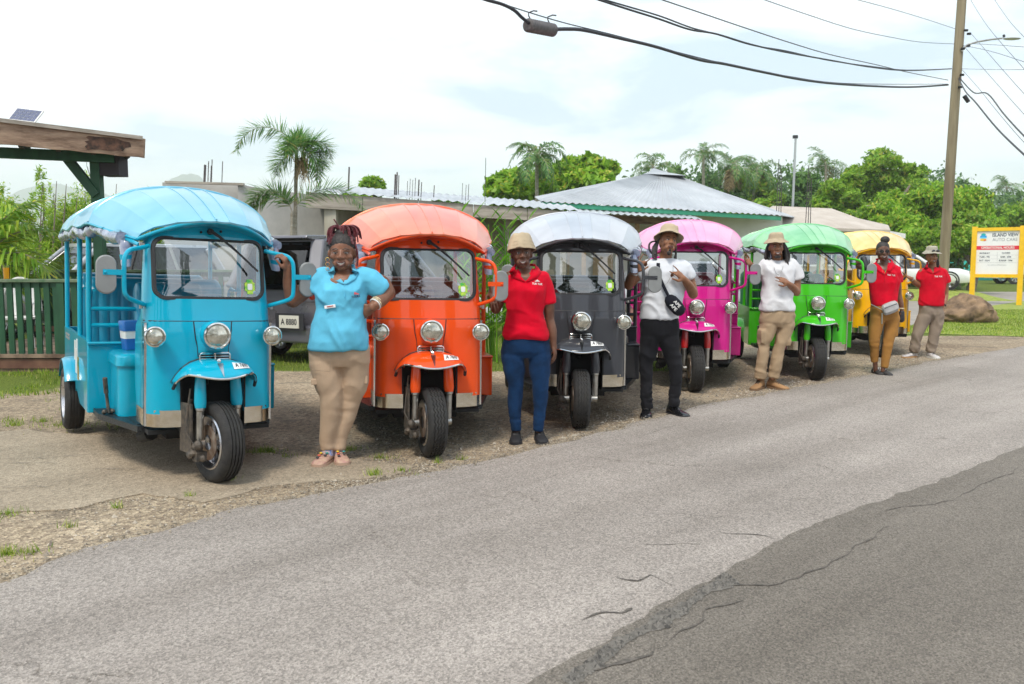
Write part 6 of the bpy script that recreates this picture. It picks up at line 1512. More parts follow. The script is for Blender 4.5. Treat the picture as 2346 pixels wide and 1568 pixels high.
hedge(40, 430, 150, 17.5, 1, 'yellow green bush left of the shelter post, nearest the edge'); hedge(190, 402, 130, 18.5, 2, 'tall feathery bush behind the shelter post'); hedge(330, 450, 110, 20.5, 3, 'airy bush right of the shelter post above the turquoise canopy'); hedge(-90, 470, 120, 18, 4, 'bush cut off by the left edge of the picture'); hedge(120, 500, 150, 18, 5, 'lower leafy bush just behind the deck', 12000)
# --- ginger clump between orange and charcoal vehicles
gp = empty('ginger_plant', (W(1140, 600, 12.8).x, 12.8, 0), 0, 'bright green ginger clump between the orange and charcoal tuk tuks', 'plant'); rs = np.random.RandomState(6)
for k in range(20):
    x = rs.uniform(-.38, .35); y = rs.uniform(-.3, .3); h = rs.uniform(1.4, 2.35); ln = x*.9; mb = MB(); mb.tube([(x, y, 0), (x+ln*.3, y, h*.5), (x+ln*.7, y, h*.93)], 0, 5, True, [.016, .013, .008]); st = mb.obj('stalk', M['lf_banana'], gp); V = []
    for j in range(15):
        f = .25+.75*j/14; p = np.array([x+ln*(.6*f*f+.1), y, h*f*.95]); a = rs.uniform(-.5, .5)+(PI if j % 2 else 0); L1 = rs.uniform(.28, .42); d = np.array([math.cos(a)*.75, math.sin(a)*.75, .55+.5*f]); d /= np.linalg.norm(d); s_ = np.cross(d, [0, 0, 1]); s_ /= np.linalg.norm(s_); w_ = s_*.035
        V += [p, p+d*L1*.5+w_, p+d*L1-np.array([0, 0, .05]), p+d*L1*.5-w_]
    me = quads_mesh('leaf', np.array(V)); me.materials.append(M['lf_banana']); link(bpy.data.objects.new('leaf', me), st)
# --- trees beyond the buildings
T_ = tree
T_(1190, 378, 98, 36, M['lf_bright'], 'breadfruit tree left of the tall coconut palm, above the zinc roof', 5200, .50, 1, 500, 16, asp=.5)
T_(1335, 336, 102, 37, M['lf_bright'], 'breadfruit tree right of the tall coconut palm', 6500, .52, 2, 500, 18, asp=.5)
T_(1260, 372, 75, 38, M['lf_bright'], 'leafy crown around the trunk of the coconut palm', 4200, .48, 3, 500, 13, asp=.5)
T_(1425, 404, 50, 40, M['lf_bright'], 'small round tree just left of the hip roof peak', 2500, .40, 4, 500, 9)
T_(850, 412, 62, 44, M['lf_bright'], 'small tree showing over the concrete wall beside the foxtail fronds', 2600, .38, 5, 480, 9)
T_(1012, 448, 40, 44, M['lf_dark'], 'low treetop just showing over the flat roof', 1200, .35, 6, 480, 6)
T_(1445, 432, 40, 55, M['lf_dark'], 'dark low tree left of the hip roof', 1500, .45, 7, 500, 8)
T_(1562, 362, 34, 60, M['lf_dark'], 'narrow conical tree right of the hip roof peak', 2400, .42, 8, 520, 9)
T_(1610, 372, 42, 62, M['lf_far'], 'spindly tree wrapped round the royal palm trunk', 2600, .45, 9, 520, 10)
T_(1655, 408, 60, 58, M['lf_dark'], 'dark rounded tree behind the hip roof slope', 3800, .45, 10, 540, 12)
T_(1740, 392, 66, 60, M['lf_mango'], 'mid green tree left of the thin mast', 4400, .48, 11, 540, 13)
T_(1715, 430, 55, 52, M['lf_mango'], 'lower tree with russet shoots behind the tan roof', 3800, .40, 12, 540, 12)
T_(1850, 402, 62, 60, M['lf_dark'], 'tree just right of the thin mast', 4200, .46, 13, 540, 12)
T_(1800, 415, 55, 66, M['lf_far'], 'dim tree between the two rebar bundles', 3000, .46, 14, 540, 10)
T_(1935, 398, 80, 48, M['lf_mango'], 'left lobe of the big mango tree with bare limbs', 6500, .36, 15, 520, 16)
T_(2020, 338, 85, 50, M['lf_mango'], 'tallest mango crown in the right-hand group', 8000, .38, 16, 470, 20)
T_(2085, 385, 72, 54, M['lf_mango'], 'mango crown left of the utility pole', 5600, .40, 17, 520, 15)
T_(2105, 415, 105, 42, M['lf_bright'], 'bright green mango tree directly left of the utility pole', 9500, .33, 18, 600, 24)
T_(2010, 470, 95, 40, M['lf_bright'], 'low bright crown behind the yellow tuk tuk', 8000, .31, 19, 610, 20)
T_(2200, 410, 88, 43, M['lf_bright'], 'bright mango crown right of the utility pole', 8500, .33, 20, 560, 20)
T_(2230, 488, 105, 40, M['lf_mango'], 'deep green lower crown above the sign', 8500, .31, 21, 625, 20)
T_(2110, 520, 80, 38, M['lf_mango'], 'dark low crown behind the far man', 7000, .29, 22, 640, 16)
T_(2222, 384, 46, 75, M['lf_far'], 'bluish distant tree right of the pole', 2400, .55, 23, 520, 9)
T_(2330, 455, 80, 62, M['lf_mango'], 'mixed tree at the right edge above the sign', 5500, .45, 24, 600, 15)
T_(2330, 520, 90, 58, M['lf_far'], 'olive tree low at the right edge', 5500, .42, 25, 625, 15)
T_(1480, 440, 60, 70, M['lf_far'], 'distant trees behind the hip roof peak', 2600, .5, 26, 520, 9)
# bare limbs of the big mango
mb = MB(); o_ = W(2000, 600, 45.6); o_.z = 0; 
tr_ = empty('mango_limbs', o_, 0, 'bare crooked limbs showing inside the big mango crown', 'tree limbs')
for P in ([(1955, 520), (1965, 485), (1990, 474), (2030, 470), (2050, 478)], [(2045, 505), (2052, 475), (2060, 460), (2052, 430)], [(2060, 462), (2075, 440), (2085, 425)], [(2040, 465), (2030, 445), (2018, 438)]):
    mb = MB(); mb.tube(smooth_pts([W(x, y, 45.6)-o_ for x, y in P]), 0, 8, True, [.13*(1-.7*i/(6*(len(P)-1))) for i in range(6*(len(P)-1)+1)]); mb.obj('limb', M['bark'], tr_)
# palms beyond
def far_palm(px, pt, Y, sz, seed, label, pbase=600, nfr=11, lo=-20, dead=0, tr=.10, dx=0):
    b_ = W(px+dx, pbase, Y); b_.z = 0; top = W(px, pt, Y); top.z -= sz*.45; fr = std_fronds(nfr, sz, seed, lo, 72, 1.5)
    for k in range(dead): fr.append((k*70+20, -62, sz*.7, .3))
    palm('palm_tree', b_, top, tr, fr, M['lf_palmfar'], label, 'palms on the skyline', seed, sz*.26, 30, .055, plume=.3)
far_palm(1230, 312, 34, 1.6, 21, 'coconut palm rising above the breadfruit trees', nfr=14, tr=.08)
far_palm(1497, 350, 52, 1.9, 22, 'dark royal palm directly behind the hip roof peak', tr=.09)
far_palm(1612, 324, 56, 2.1, 23, 'royal palm standing highest on the skyline', nfr=10, lo=5, tr=.10)
far_palm(1680, 340, 58, 2.5, 24, 'coconut palm with hanging dry fronds, left of a twin', nfr=13, dead=4)
far_palm(1735, 350, 60, 2.5, 25, 'leaning coconut palm left of the thin mast', nfr=13, dead=2, dx=-28)
far_palm(1893, 345, 62, 2.4, 26, 'coconut palm left of the big mango crown', nfr=12, dead=1)
far_palm(2308, 402, 85, 2.6, 27, 'small distant palm near the right edge', nfr=12)
far_palm(1532, 362, 60, 1.5, 28, 'small drooping palm beside the conical tree', nfr=6)
# wood behind everything on the right, reads as one mass
rs = np.random.RandomState(9); cl = []
for k in range(46):
    px = 1440+k*21+rs.uniform(-8, 8); Y_ = 78+rs.uniform(-6, 8); pt = 412-(22 if px > 1600 else 0)+rs.uniform(-18, 22)+(40 if px > 2180 else 0); top = W(px, pt, Y_); r_ = rs.uniform(1.8, 2.8); cl.append(((top.x, Y_, top.z-r_), (r_, r_, r_)))
    cl.append(((top.x+1, Y_-3, top.z-r_*2.4), (r_*1.2, r_, r_)))
me = crown_mesh('distant_wood', cl, 42000, .5, 4, .5); me.materials.append(M['lf_far']); tag(link(bpy.data.objects.new('distant_wood', me)), 'distant mass of trees behind the skyline palms', 'wood', kind='stuff')
# shrubs under the trees at the far side of the side road
cl = [((W(px, 620, 42+rs.uniform(-1, 1)).x, 42+rs.uniform(-1, 2), rs.uniform(.8, 1.4)), (1.2, 1, 1.1)) for px in range(2010, 2200, 14)]
me = crown_mesh('undergrowth', cl, 6000, .26, 8, .5); me.materials.append(M['lf_dark']); tag(link(bpy.data.objects.new('undergrowth', me)), 'dark undergrowth at the foot of the mango trees', 'undergrowth', kind='stuff')
# trees and a wall across the road, behind the photographer (seen only as reflections)
for i, (x, y, h) in enumerate(((-9, -8, 11), (-4.6, -9, 12), (-.6, -8.5, 10.5), (3.6, -10, 12), (8.5, -9, 11))):
    t = empty('tree', (x, y, 0), 0, 'tree number of the row standing across the road'.replace(' number', ['', ' first', ' tall', ' low', ' last'][i]), 'tree', 'trees across the road'); cl = rand_clumps((0, 0, h*.52), (1.15, 1.15, h*.5), 16, 60+i, .3, .5, 1.0)
    me = crown_mesh('crown', cl, 4200, .36, 70+i); me.materials.append(M['lf_shade']); link(bpy.data.objects.new('crown', me), t); mb = MB(); mb.tube([(0, 0, 0), (0, 0, h*.7)], .14, 8); mb.obj('trunk', M['bark'], t)
mb = MB(); mb.box((0, -14, 1.5), (40, .3, 3)); tag(mb.obj('boundary_wall', M['whitewall'], None, False), 'white boundary wall on the opposite side of the road', 'wall')
# ================================================================ PEOPLE
def skinmat(name, c, c2): 
    m = mat(name, c, .42, spec=.4, col2=c2, vs=9, bump=.06, bs=90); b = m.node_tree.nodes['Principled BSDF']
    b.inputs['Subsurface Weight'].default_value = .08; b.inputs['Subsurface Radius'].default_value = (.02, .008, .004); b.inputs['Subsurface Scale'].default_value = .5
    return m
M['skinA'] = skinmat('deep_brown_skin', (.175, .075, .042), (.27, .125, .074)); M['skinB'] = skinmat('dark_brown_skin', (.11, .046, .027), (.185, .086, .051))
M['skinC'] = skinmat('mid_brown_skin', (.22, .095, .046), (.33, .155, .082)); M['skinD'] = skinmat('brown_skin', (.20, .082, .038), (.30, .135, .068))
def cloth(name, c, var=.10, rough=.85, bs=220): return mat(name, c, rough, var=var, vs=5, bump=.22, bs=bs, spec=.15, sheen=.04)
M['hair'] = mat('black_hair', (.012, .010, .010), .6, col2=(.04, .032, .028), vs=30, bump=.8, bs=60)
M['hair_red'] = mat('dark_red_locs', (.07, .008, .012), .6, col2=(.16, .025, .035), vs=30, bump=.8, bs=60)
M['teeth'] = mat('teeth', (.78, .75, .68), .3, coat=.5); M['eye'] = mat('eye_white', (.62, .60, .56), .2, coat=1); M['pupil'] = mat('pupil', (.01, .006, .005), .15, coat=1)
M['lips'] = mat('lips', (.12, .042, .034), .4, var=.1); M['khakihat'] = cloth('khaki_hat', (.46, .37, .25)); M['nail'] = mat('nails', (.55, .40, .34), .3)
def fuse(mb, name, vox, m, parent, smooth=2, fold=None, sharp=None, adapt=0.0):
    """fuse overlapping closed pieces into one continuous skin"""
    o = mb.obj(name, None, None, True, 180); r_ = o.modifiers.new('r', 'REMESH'); r_.mode = 'VOXEL'; r_.voxel_size = vox; r_.adaptivity = adapt
    if smooth: smooth += 2; sm = o.modifiers.new('s', 'SMOOTH'); sm.iterations = smooth; sm.factor = .5
    bake(o); me = o.data; n = len(me.vertices)
    if fold:
        co = np.empty(n*3, np.float32); me.vertices.foreach_get('co', co); no = np.empty(n*3, np.float32); me.vertices.foreach_get('normal', no); co = co.reshape(-1, 3); no = no.reshape(-1, 3); d = np.zeros(n, np.float32)
        for i in range(n): d[i] = fold(co[i])
        co += no*d[:, None]; me.vertices.foreach_set('co', co.ravel()); me.update()
    me.polygons.foreach_set('use_smooth', [True]*len(me.polygons)); me.materials.clear(); me.materials.append(m); o.name = name; o.parent = parent; return o
NZ = noise.noise
def fold_fn(amp, sx_, sz_, seed, amp2=0, f2=0, zones=()):
    """soft diagonal creases plus stacked wrinkles near joints: zones = (centre, radius, amp, freq)"""
    Z = [(np.array(c), r_, a, f) for c, r_, a, f in zones]
    def f(p):
        x, y, z = float(p[0]), float(p[1]), float(p[2]); w = NZ(Vector((x*3, y*3, z*2+seed)))
        v = NZ(Vector((x*sx_+w*1.5, y*sx_, (z+.4*x)*sz_+seed+w*1.5))); d = 1.5*amp*(.6-abs(v)*2.4)
        v2 = NZ(Vector((x*sx_*1.9+7, y*sx_*1.9, (z-.5*x)*sz_*1.7+seed))); d += amp*.5*(.5-abs(v2)*2)
        for c, r_, a, fr in Z:
            q = ((x-c[0])**2+(y-c[1])**2+(z-c[2])**2)**.5/r_
            if q < 1: d += a*(1-q*q)*(.7-2.6*abs(NZ(Vector((x*7+w, y*7, z*fr*.28+seed+x*3)))))
        return d
    return f
def catmull(P, k):
    return smooth_pts([Vector(p) for p in P], k)
def limb(mb, pts, rad, n=14, k=3, ball=True):
    P = catmull(pts, k); Rr = []
    for i in range(len(pts)-1):
        for j in range(k): t = j/k; t = t*t*(3-2*t); Rr.append(rad[i]*(1-t)+rad[i+1]*t)
    Rr.append(rad[-1]); mb.tube(P, 0, n, True, Rr); mb.ell(P[0], Rr[0]*.99, n=12, m=8)
    if ball: mb.ell(P[-1], Rr[-1]*.99, n=12, m=8)
def hand(mb, wrist, d, palm, side, curl=(.5, .5, .5, .5), spread=.10, thumb=.6, size=1.0, thumbup=0.0):
    """wrist point; d: direction wrist -> knuckles; palm: direction the palm faces; side=+1 puts the thumb on d x palm; curl 0 straight .. 1 closed"""
    d = Vector(d).normalized(); p = Vector(palm); p = (p-d*p.dot(d)).normalized(); s_ = d.cross(p)*side; k = size
    w = Vector(wrist); kn = w+d*.085*k
    rot = Matrix((s_, -p, d)).transposed()
    mb.ell(w+d*.048*k, (.040*k, .0155*k, .052*k), rot, 16, 10); mb.ell(w+d*.070*k, (.038*k, .0145*k, .026*k), rot, 16, 10); mb.ell(w+d*.03*k+s_*.020*k+p*.006*k, (.018*k, .016*k, .032*k), rot, 12, 8)
    mb.cap(w-d*.03*k, w+d*.02*k, .026*k, .027*k)
    lens = (.041, .046, .043, .034); tips = []
    for i in range(4):
        off = s_*(.028-.0185*i)*k; base = kn+off-d*(.006*abs(i-1.2))*k; dir_ = (d+s_*spread*(1.2-i)).normalized(); c = curl[i]; L_ = lens[i]*k; r_ = (.0088, .0092, .0088, .0078)[i]*k; pt = base-d*.022*k; mb.cap(pt, base, r_*1.1, r_*1.08, 8, 3); a = 0
        for j, (ll, bend) in enumerate(((1.0, .95), (.68, 1.35), (.52, .9))):
            a += bend*c; v = dir_*math.cos(a)+p*math.sin(a); q = base+v*L_*ll; mb.cap(base, q, r_*(1-.09*j), r_*(1-.09*(j+1)), 8, 3); base = q
        tips.append(base)
    b0 = w+d*.020*k+s_*.026*k+p*.004*k; v1 = (d*.62+s_*(.80-.55*thumb*.5)+p*.30*thumb+Vector((0, 0, thumbup))).normalized(); b1 = b0+v1*.042*k; v2 = (d*.85+s_*(.30-.4*thumb)+p*.55*thumb+Vector((0, 0, thumbup))).normalized(); b2 = b1+v2*.032*k; b3 = b2+(v2+p*.3*thumb).normalized()*.022*k
    mb.cap(b0, b1, .014*k, .0115*k, 9, 3); mb.cap(b1, b2, .0112*k, .0100*k, 9, 3); mb.cap(b2, b3, .0098*k, .0082*k, 9, 3)
    return tips
class Head:
    def __init__(s, c, yaw=0, tilt=0, nod=0, k=1.0, wide=1.0):
        s.c = Vector(c); s.R = (Matrix.Rotation(R(yaw), 3, 'Z')@Matrix.Rotation(R(tilt), 3, 'Y')@Matrix.Rotation(R(nod), 3, 'X')); s.k = k; s.w = wide
    def p(s, x, y, z): return s.c+s.R@(Vector((x*s.w, y, z))*s.k)
    def e(s, mb, c, r, n=18, m=12, rot=None): mb.ell(s.p(*c), (r[0]*s.k*s.w, r[1]*s.k, r[2]*s.k), s.R@rot if rot else s.R, n, m)
    def build(s, mb, smile=1.0, full=1.0):
        e = lambda c, r, **k: s.e(mb, c, r, **k)
        e((0, .014, .030), (.076, .094, .086), n=26, m=18); e((0, -.012, -.012), (.067, .076, .078), n=24, m=16); e((0, -.030, -.062), (.052*full, .052, .046), n=20, m=14); e((0, -.058, -.094), (.026, .024, .018)); e((0, .01, -.05), (.062, .06, .06))
        for q in (-1, 1):
            e((q*.038, -.054, -.026), (.026*full, .026, .024)); e((q*.030, -.070, .020), (.023, .013, .0075)); e((q*.077, .012, -.012), (.010, .020, .031), rot=Matrix.Rotation(q*.35, 3, 'Z')); e((q*.014, -.093, -.028), (.011, .012, .009)); e((q*.031, -.0745, .0105), (.018, .009, .0045)); e((q*.031, -.072, -.010), (.019, .010, .0045)); e((q*.030, -.068, -.068), (.018, .018, .020))
        mb.cap(s.p(0, -.082, .010), s.p(0, -.101, -.024), .0085*s.k, .0125*s.k, 12, 4); e((0, -.1, -.027), (.014, .012, .0105)); e((0, -.078, -.055), (.030, .018, .016)); e((0, -.083, -.046), (.012, .012, .012))
    def details(s, parent, smile=1.0, eyes=True, brow='hair', shut=0, beard=False):
        def O(nm, mb, m): return mb.obj(nm, M[m], parent, True, 60)
        for q in (-1, 1):
            if eyes:
                mb = MB(); s.e(mb, (q*.031, -.0765, .0015), (.0130, .009, .0050*(1-.55*shut)), n=12, m=8); ey = O('eye', mb, 'eye')
                mb = MB(); s.e(mb, (q*.0305, -.0835, .0015), (.0062, .0045, .0058*(1-.4*shut)), n=10, m=8); mb.obj('pupil', M['pupil'], ey)
                mb = MB(); mb.tube([s.p(q*.014, -.084, .006), s.p(q*.024, -.0865, .0105-.003*shut), s.p(q*.036, -.084, .0095-.003*shut), s.p(q*.047, -.076, .003)], 0, 6, True, [.0012, .0021, .0021, .0012]); O('eyelash', mb, 'hair')
            mb = MB(); mb.tube([s.p(q*.013, -.0885, .023), s.p(q*.026, -.088, .0295), s.p(q*.040, -.081, .028), s.p(q*.051, -.070, .020)], 0, 6, True, [.0028, .0036, .003, .0015]); O('eyebrow', mb, 'hair')
        w = .0225+.0045*smile; z = -.062; mb = MB()
        up = [s.p(x, -.0945+.30*abs(x)**1.35*2.2*.5-.0, z+.006*smile*(abs(x)/w)**1.6+.004) for x in np.linspace(-w, w, 9)]; lo = [s.p(x, -.0925+.30*abs(x)**1.35*1.1, z+.006*smile*(abs(x)/w)**1.6-(.0125*smile+.004)*(1-(abs(x)/w)**2)) for x in np.linspace(-w, w, 9)]
        mb.tube(up, 0, 8, True, [.0015, .0035, .0046, .0048, .0042, .0048, .0046, .0035, .0015]); O('upper_lip', mb, 'lips'); mb = MB(); mb.tube(lo, 0, 8, True, [.0015, .0038, .0052, .0060, .0062, .0060, .0052, .0038, .0015]); O('lower_lip', mb, 'lips')
        if smile > .2:
            mb = MB(); n = 9; T = [s.p(x, -.0925+.30*abs(x)**1.35*1.1, z+.006*smile*(abs(x)/w)**1.6+.003) for x in np.linspace(-w*.88, w*.88, n)]; B_ = [s.p(x, -.0915+.30*abs(x)**1.35*1.1, z+.006*smile*(abs(x)/w)**1.6-(.0095*smile)*(1-(abs(x)/w)**2)) for x in np.linspace(-w*.88, w*.88, n)]
            mb.loft([T, B_], caps=False, closed=False); O('teeth', mb, 'teeth')
def bucket_hat(parent, h, m, tilt=0, brim=.060, ht=.095, down=.5, band=None, back=.0, zoff=0):
    mb = MB(); n = 40; ht = ht*.80; prof = [(.001, ht), (.05, ht+.002), (.074, ht-.006), (.083, ht-.020), (.089, .008), (.092, -.002), (.092+brim*.5, -.010-.02*down), (.092+brim, -.020-.045*down)]
    Rt = h.R@Matrix.Rotation(R(tilt), 3, 'X'); c = h.p(0, .012, .082+zoff); tilt = -tilt; Rt = h.R@Matrix.Rotation(R(tilt), 3, 'X'); rings = []
    for i, (r_, z) in enumerate(prof):
        ring = []
        for j in range(n):
            a = 2*PI*j/n; wv = 1+.09*NZ(Vector((math.cos(a)*1.7, math.sin(a)*1.7, z*12+tilt))); dz = .018*NZ(Vector((math.cos(a)*2+3, math.sin(a)*2, i*.3))) if i > 4 else .014*NZ(Vector((math.cos(a)*3, math.sin(a)*3, z*30)))
            ring.append(c+Rt@(Vector((r_*math.cos(a)*wv*.93, r_*math.sin(a)*wv*1.08, z+dz))*h.k))
        rings.append(ring)
    mb.loft(rings, caps=False); o = mb.obj('bucket_hat', m, parent, True, 70); sm = o.modifiers.new('s', 'SOLIDIFY'); sm.thickness = .004; s2 = o.modifiers.new('u', 'SUBSURF'); s2.levels = s2.render_levels = 1
    for k in (.3, .6, .9):
        mb = MB(); r_ = .092+brim*k; z = -.014*(k*2 if k < .5 else 1)-(.02*down*k*2 if k < .5 else .02*down+(k-.5)*2*(.016+.025*down)); mb.tube([c+Rt@(Vector((r_*.93*math.cos(a), r_*1.08*math.sin(a), z+.003))*h.k) for a in np.linspace(0, 2*PI, 40)], .0009, 4); mb.obj('brim_stitching', m, o)
    return o
def shoe(parent, ankle, toe, m, solem, L_=.27, wd=.048, high=.0, name='shoe', top=None):
    """ankle: point over the heel; toe: direction vector on the ground"""
    d = Vector(toe); d.z = 0; d.normalize(); s_ = Vector((-d.y, d.x, 0)); b = Vector((ankle[0], ankle[1], 0))-d*.065; rings = []; sole = []
    for f, w_, h in ((0, .5, .040), (.03, .68, .075), (.12, .78, .088+high), (.26, .80, .092+high), (.38, .80, .078+high*.3), (.52, .88, .062), (.68, 1.0, .052), (.82, .98, .045), (.93, .78, .036), (1.0, .42, .022)):
        c = b+d*L_*f; W_ = wd*w_; rings.append([c+s_*W_*x+Vector((0, 0, .016+(h-.016)*z)) for x, z in ((-1, 0), (-1.04, .35), (-.86, .72), (-.5, .97), (0, 1.04), (.5, .97), (.86, .72), (1.04, .35), (1, 0))])
        sole.append([c+s_*W_*x*1.07+Vector((0, 0, z)) for x, z in ((-1, .0), (-1, .022), (1, .022), (1, .0))])
    mb = MB(); mb.loft(rings); o = mb.obj(name, m, parent, True, 60, sub=1); mb = MB(); mb.loft(sole); mb.obj('sole', solem, o, True, 50)
    for k in range(4):
        c = b+d*L_*(.36+.07*k); z = .082+high*.3-.009*k; mb = MB(); mb.tube([c-s_*.022+Vector((0, 0, z-.004)), c+Vector((0, 0, z+.004)), c+s_*.022+Vector((0, 0, z-.004))], .003, 5); mb.obj('lace', M['ink'] if top is None else top, o)
    return o
def ering(px0, px1, py, Y, dep, dy=0, sq=2.3, n=28, base=None, lift=0, bust=0):
    """horizontal superellipse ring whose silhouette spans photo columns px0..px1 at row py"""
    a, b = W(px0, py, Y), W(px1, py, Y); c = (a+b)/2; rx = (b.x-a.x)/2; out = []
    for j in range(n):
        t = 2*PI*j/n; cx_, sx_ = math.cos(t), math.sin(t); x = math.copysign(abs(cx_)**(2/sq), cx_)*rx; y = math.copysign(abs(sx_)**(2/sq), sx_)*dep
        if bust and sx_ < 0: y -= bust*math.exp(-((abs(x)/rx-.42)/.26)**2)
        out.append(Vector((c.x+x, Y+dy+y, c.z+lift*abs(cx_)))-base)
    return out
def torso(mb, rows, Y, base, **k):
    mb.loft([ering(r_[0], r_[1], r_[2], Y, r_[3], r_[4] if len(r_) > 4 else 0, base=base, bust=r_[5] if len(r_) > 5 else 0, **k) for r_ in rows])
from mathutils.bvhtree import BVHTree
class Surf:
    """finds points on a garment along the line from the camera's stand, so that pins and prints lie on the cloth"""
    def __init__(self, o, B0, Y): me = o.data; self.t = BVHTree.FromPolygons([v.co for v in me.vertices], [tuple(p.vertices) for p in me.polygons]); self.b = B0; self.Y = Y; self.s = Y/1980
    def at(self, x, y, off=.004):
        c = Vector((0, 0, EYE))-self.b; d = (W(x, y, self.Y)-self.b-c).normalized(); h = self.t.ray_cast(c, d)
        if h[0] is None: return W(x, y, self.Y-.1)-self.b
        return h[0]-d*off
def open_neck(o, B0, Y, tri):
    """cut the V of the open neck out of the garment's front"""
    bm = bmesh.new(); bm.from_mesh(o.data); P3 = [W(x, y, Y-.08)-B0 for x, y in tri]; T = [(p.x, p.z) for p in P3]; yc = sum(p.y for p in P3)/3+.11
    bmesh.ops.delete(bm, geom=[f for f in bm.faces if f.calc_center_median().y < yc and inpoly(f.calc_center_median().x, f.calc_center_median().z, T)], context='FACES'); bm.to_mesh(o.data); bm.free()
def collar(o, B0, Y, A, V, wd, m):
    """A: half width of the opening at photo row A[1] about column A[0]; V: its lowest point"""
    sf = Surf(o, B0, Y); cx, py, hw = A; s_ = Y/1980
    for q in (-1, 1):
        inner = []; outer = []
        for k in range(7):
            f = k/6; x = cx+q*hw*(1-f)+(V[0]-cx)*f; y = py+(V[1]-py)*f; w_ = wd*(1.0 if f < .45 else 1-.75*(f-.45)/.55)
            inner.append(sf.at(x+q*1.0, y+1, .012)); outer.append(sf.at(x+q*(w_+1.0), y+w_*.55, .010))
        back_i = W(cx+q*hw*1.0, py-9, Y+.035)-B0; back_o = W(cx+q*(hw+wd*.55), py-3, Y+.045)-B0
        inner.insert(0, back_i); outer.insert(0, back_o); n = len(inner); mb = MB(); mb.v = [tuple(p) for p in inner+outer]; mb.f = [(i, i+1, n+i+1, n+i) for i in range(n-1)]
        c = mb.obj('collar', m, o, True, 80); sd = c.modifiers.new('s', 'SOLIDIFY'); sd.thickness = .006; sd.offset = 0
    mb = MB(); pts = [W(cx+hw*math.cos(a), py-8-1.5*math.sin(a), Y)-B0+Vector((0, .07*math.sin(a)+.03, 0)) for a in np.linspace(0, PI, 12)]; mb.tube(pts, .011, 6); mb.obj('collar_band', m, o)
    mb = MB(); mb.bar(sf.at(V[0], V[1], .003), sf.at(V[0], V[1]+.10/s_, .003), .003, .022, Vector((0, -1, 0))); mb.obj('placket', m, o, False)
    return sf
def print_on(sf, name, txt, x, y, size, m, parent, wx=1.0, tilt=0.0, bold=True):
    k = 1/sf.s; put_text(name, txt, size, m, parent, lambda a, b_: sf.at(x+a*wx*k, y-(b_+a*tilt)*k, .004), bold)
def person(px, py, Y, label, group=None):
    b = W(px, py, Y); b.z = 0; b.y = Y; t = empty('person', b, 0, label, 'person', group); return t, b
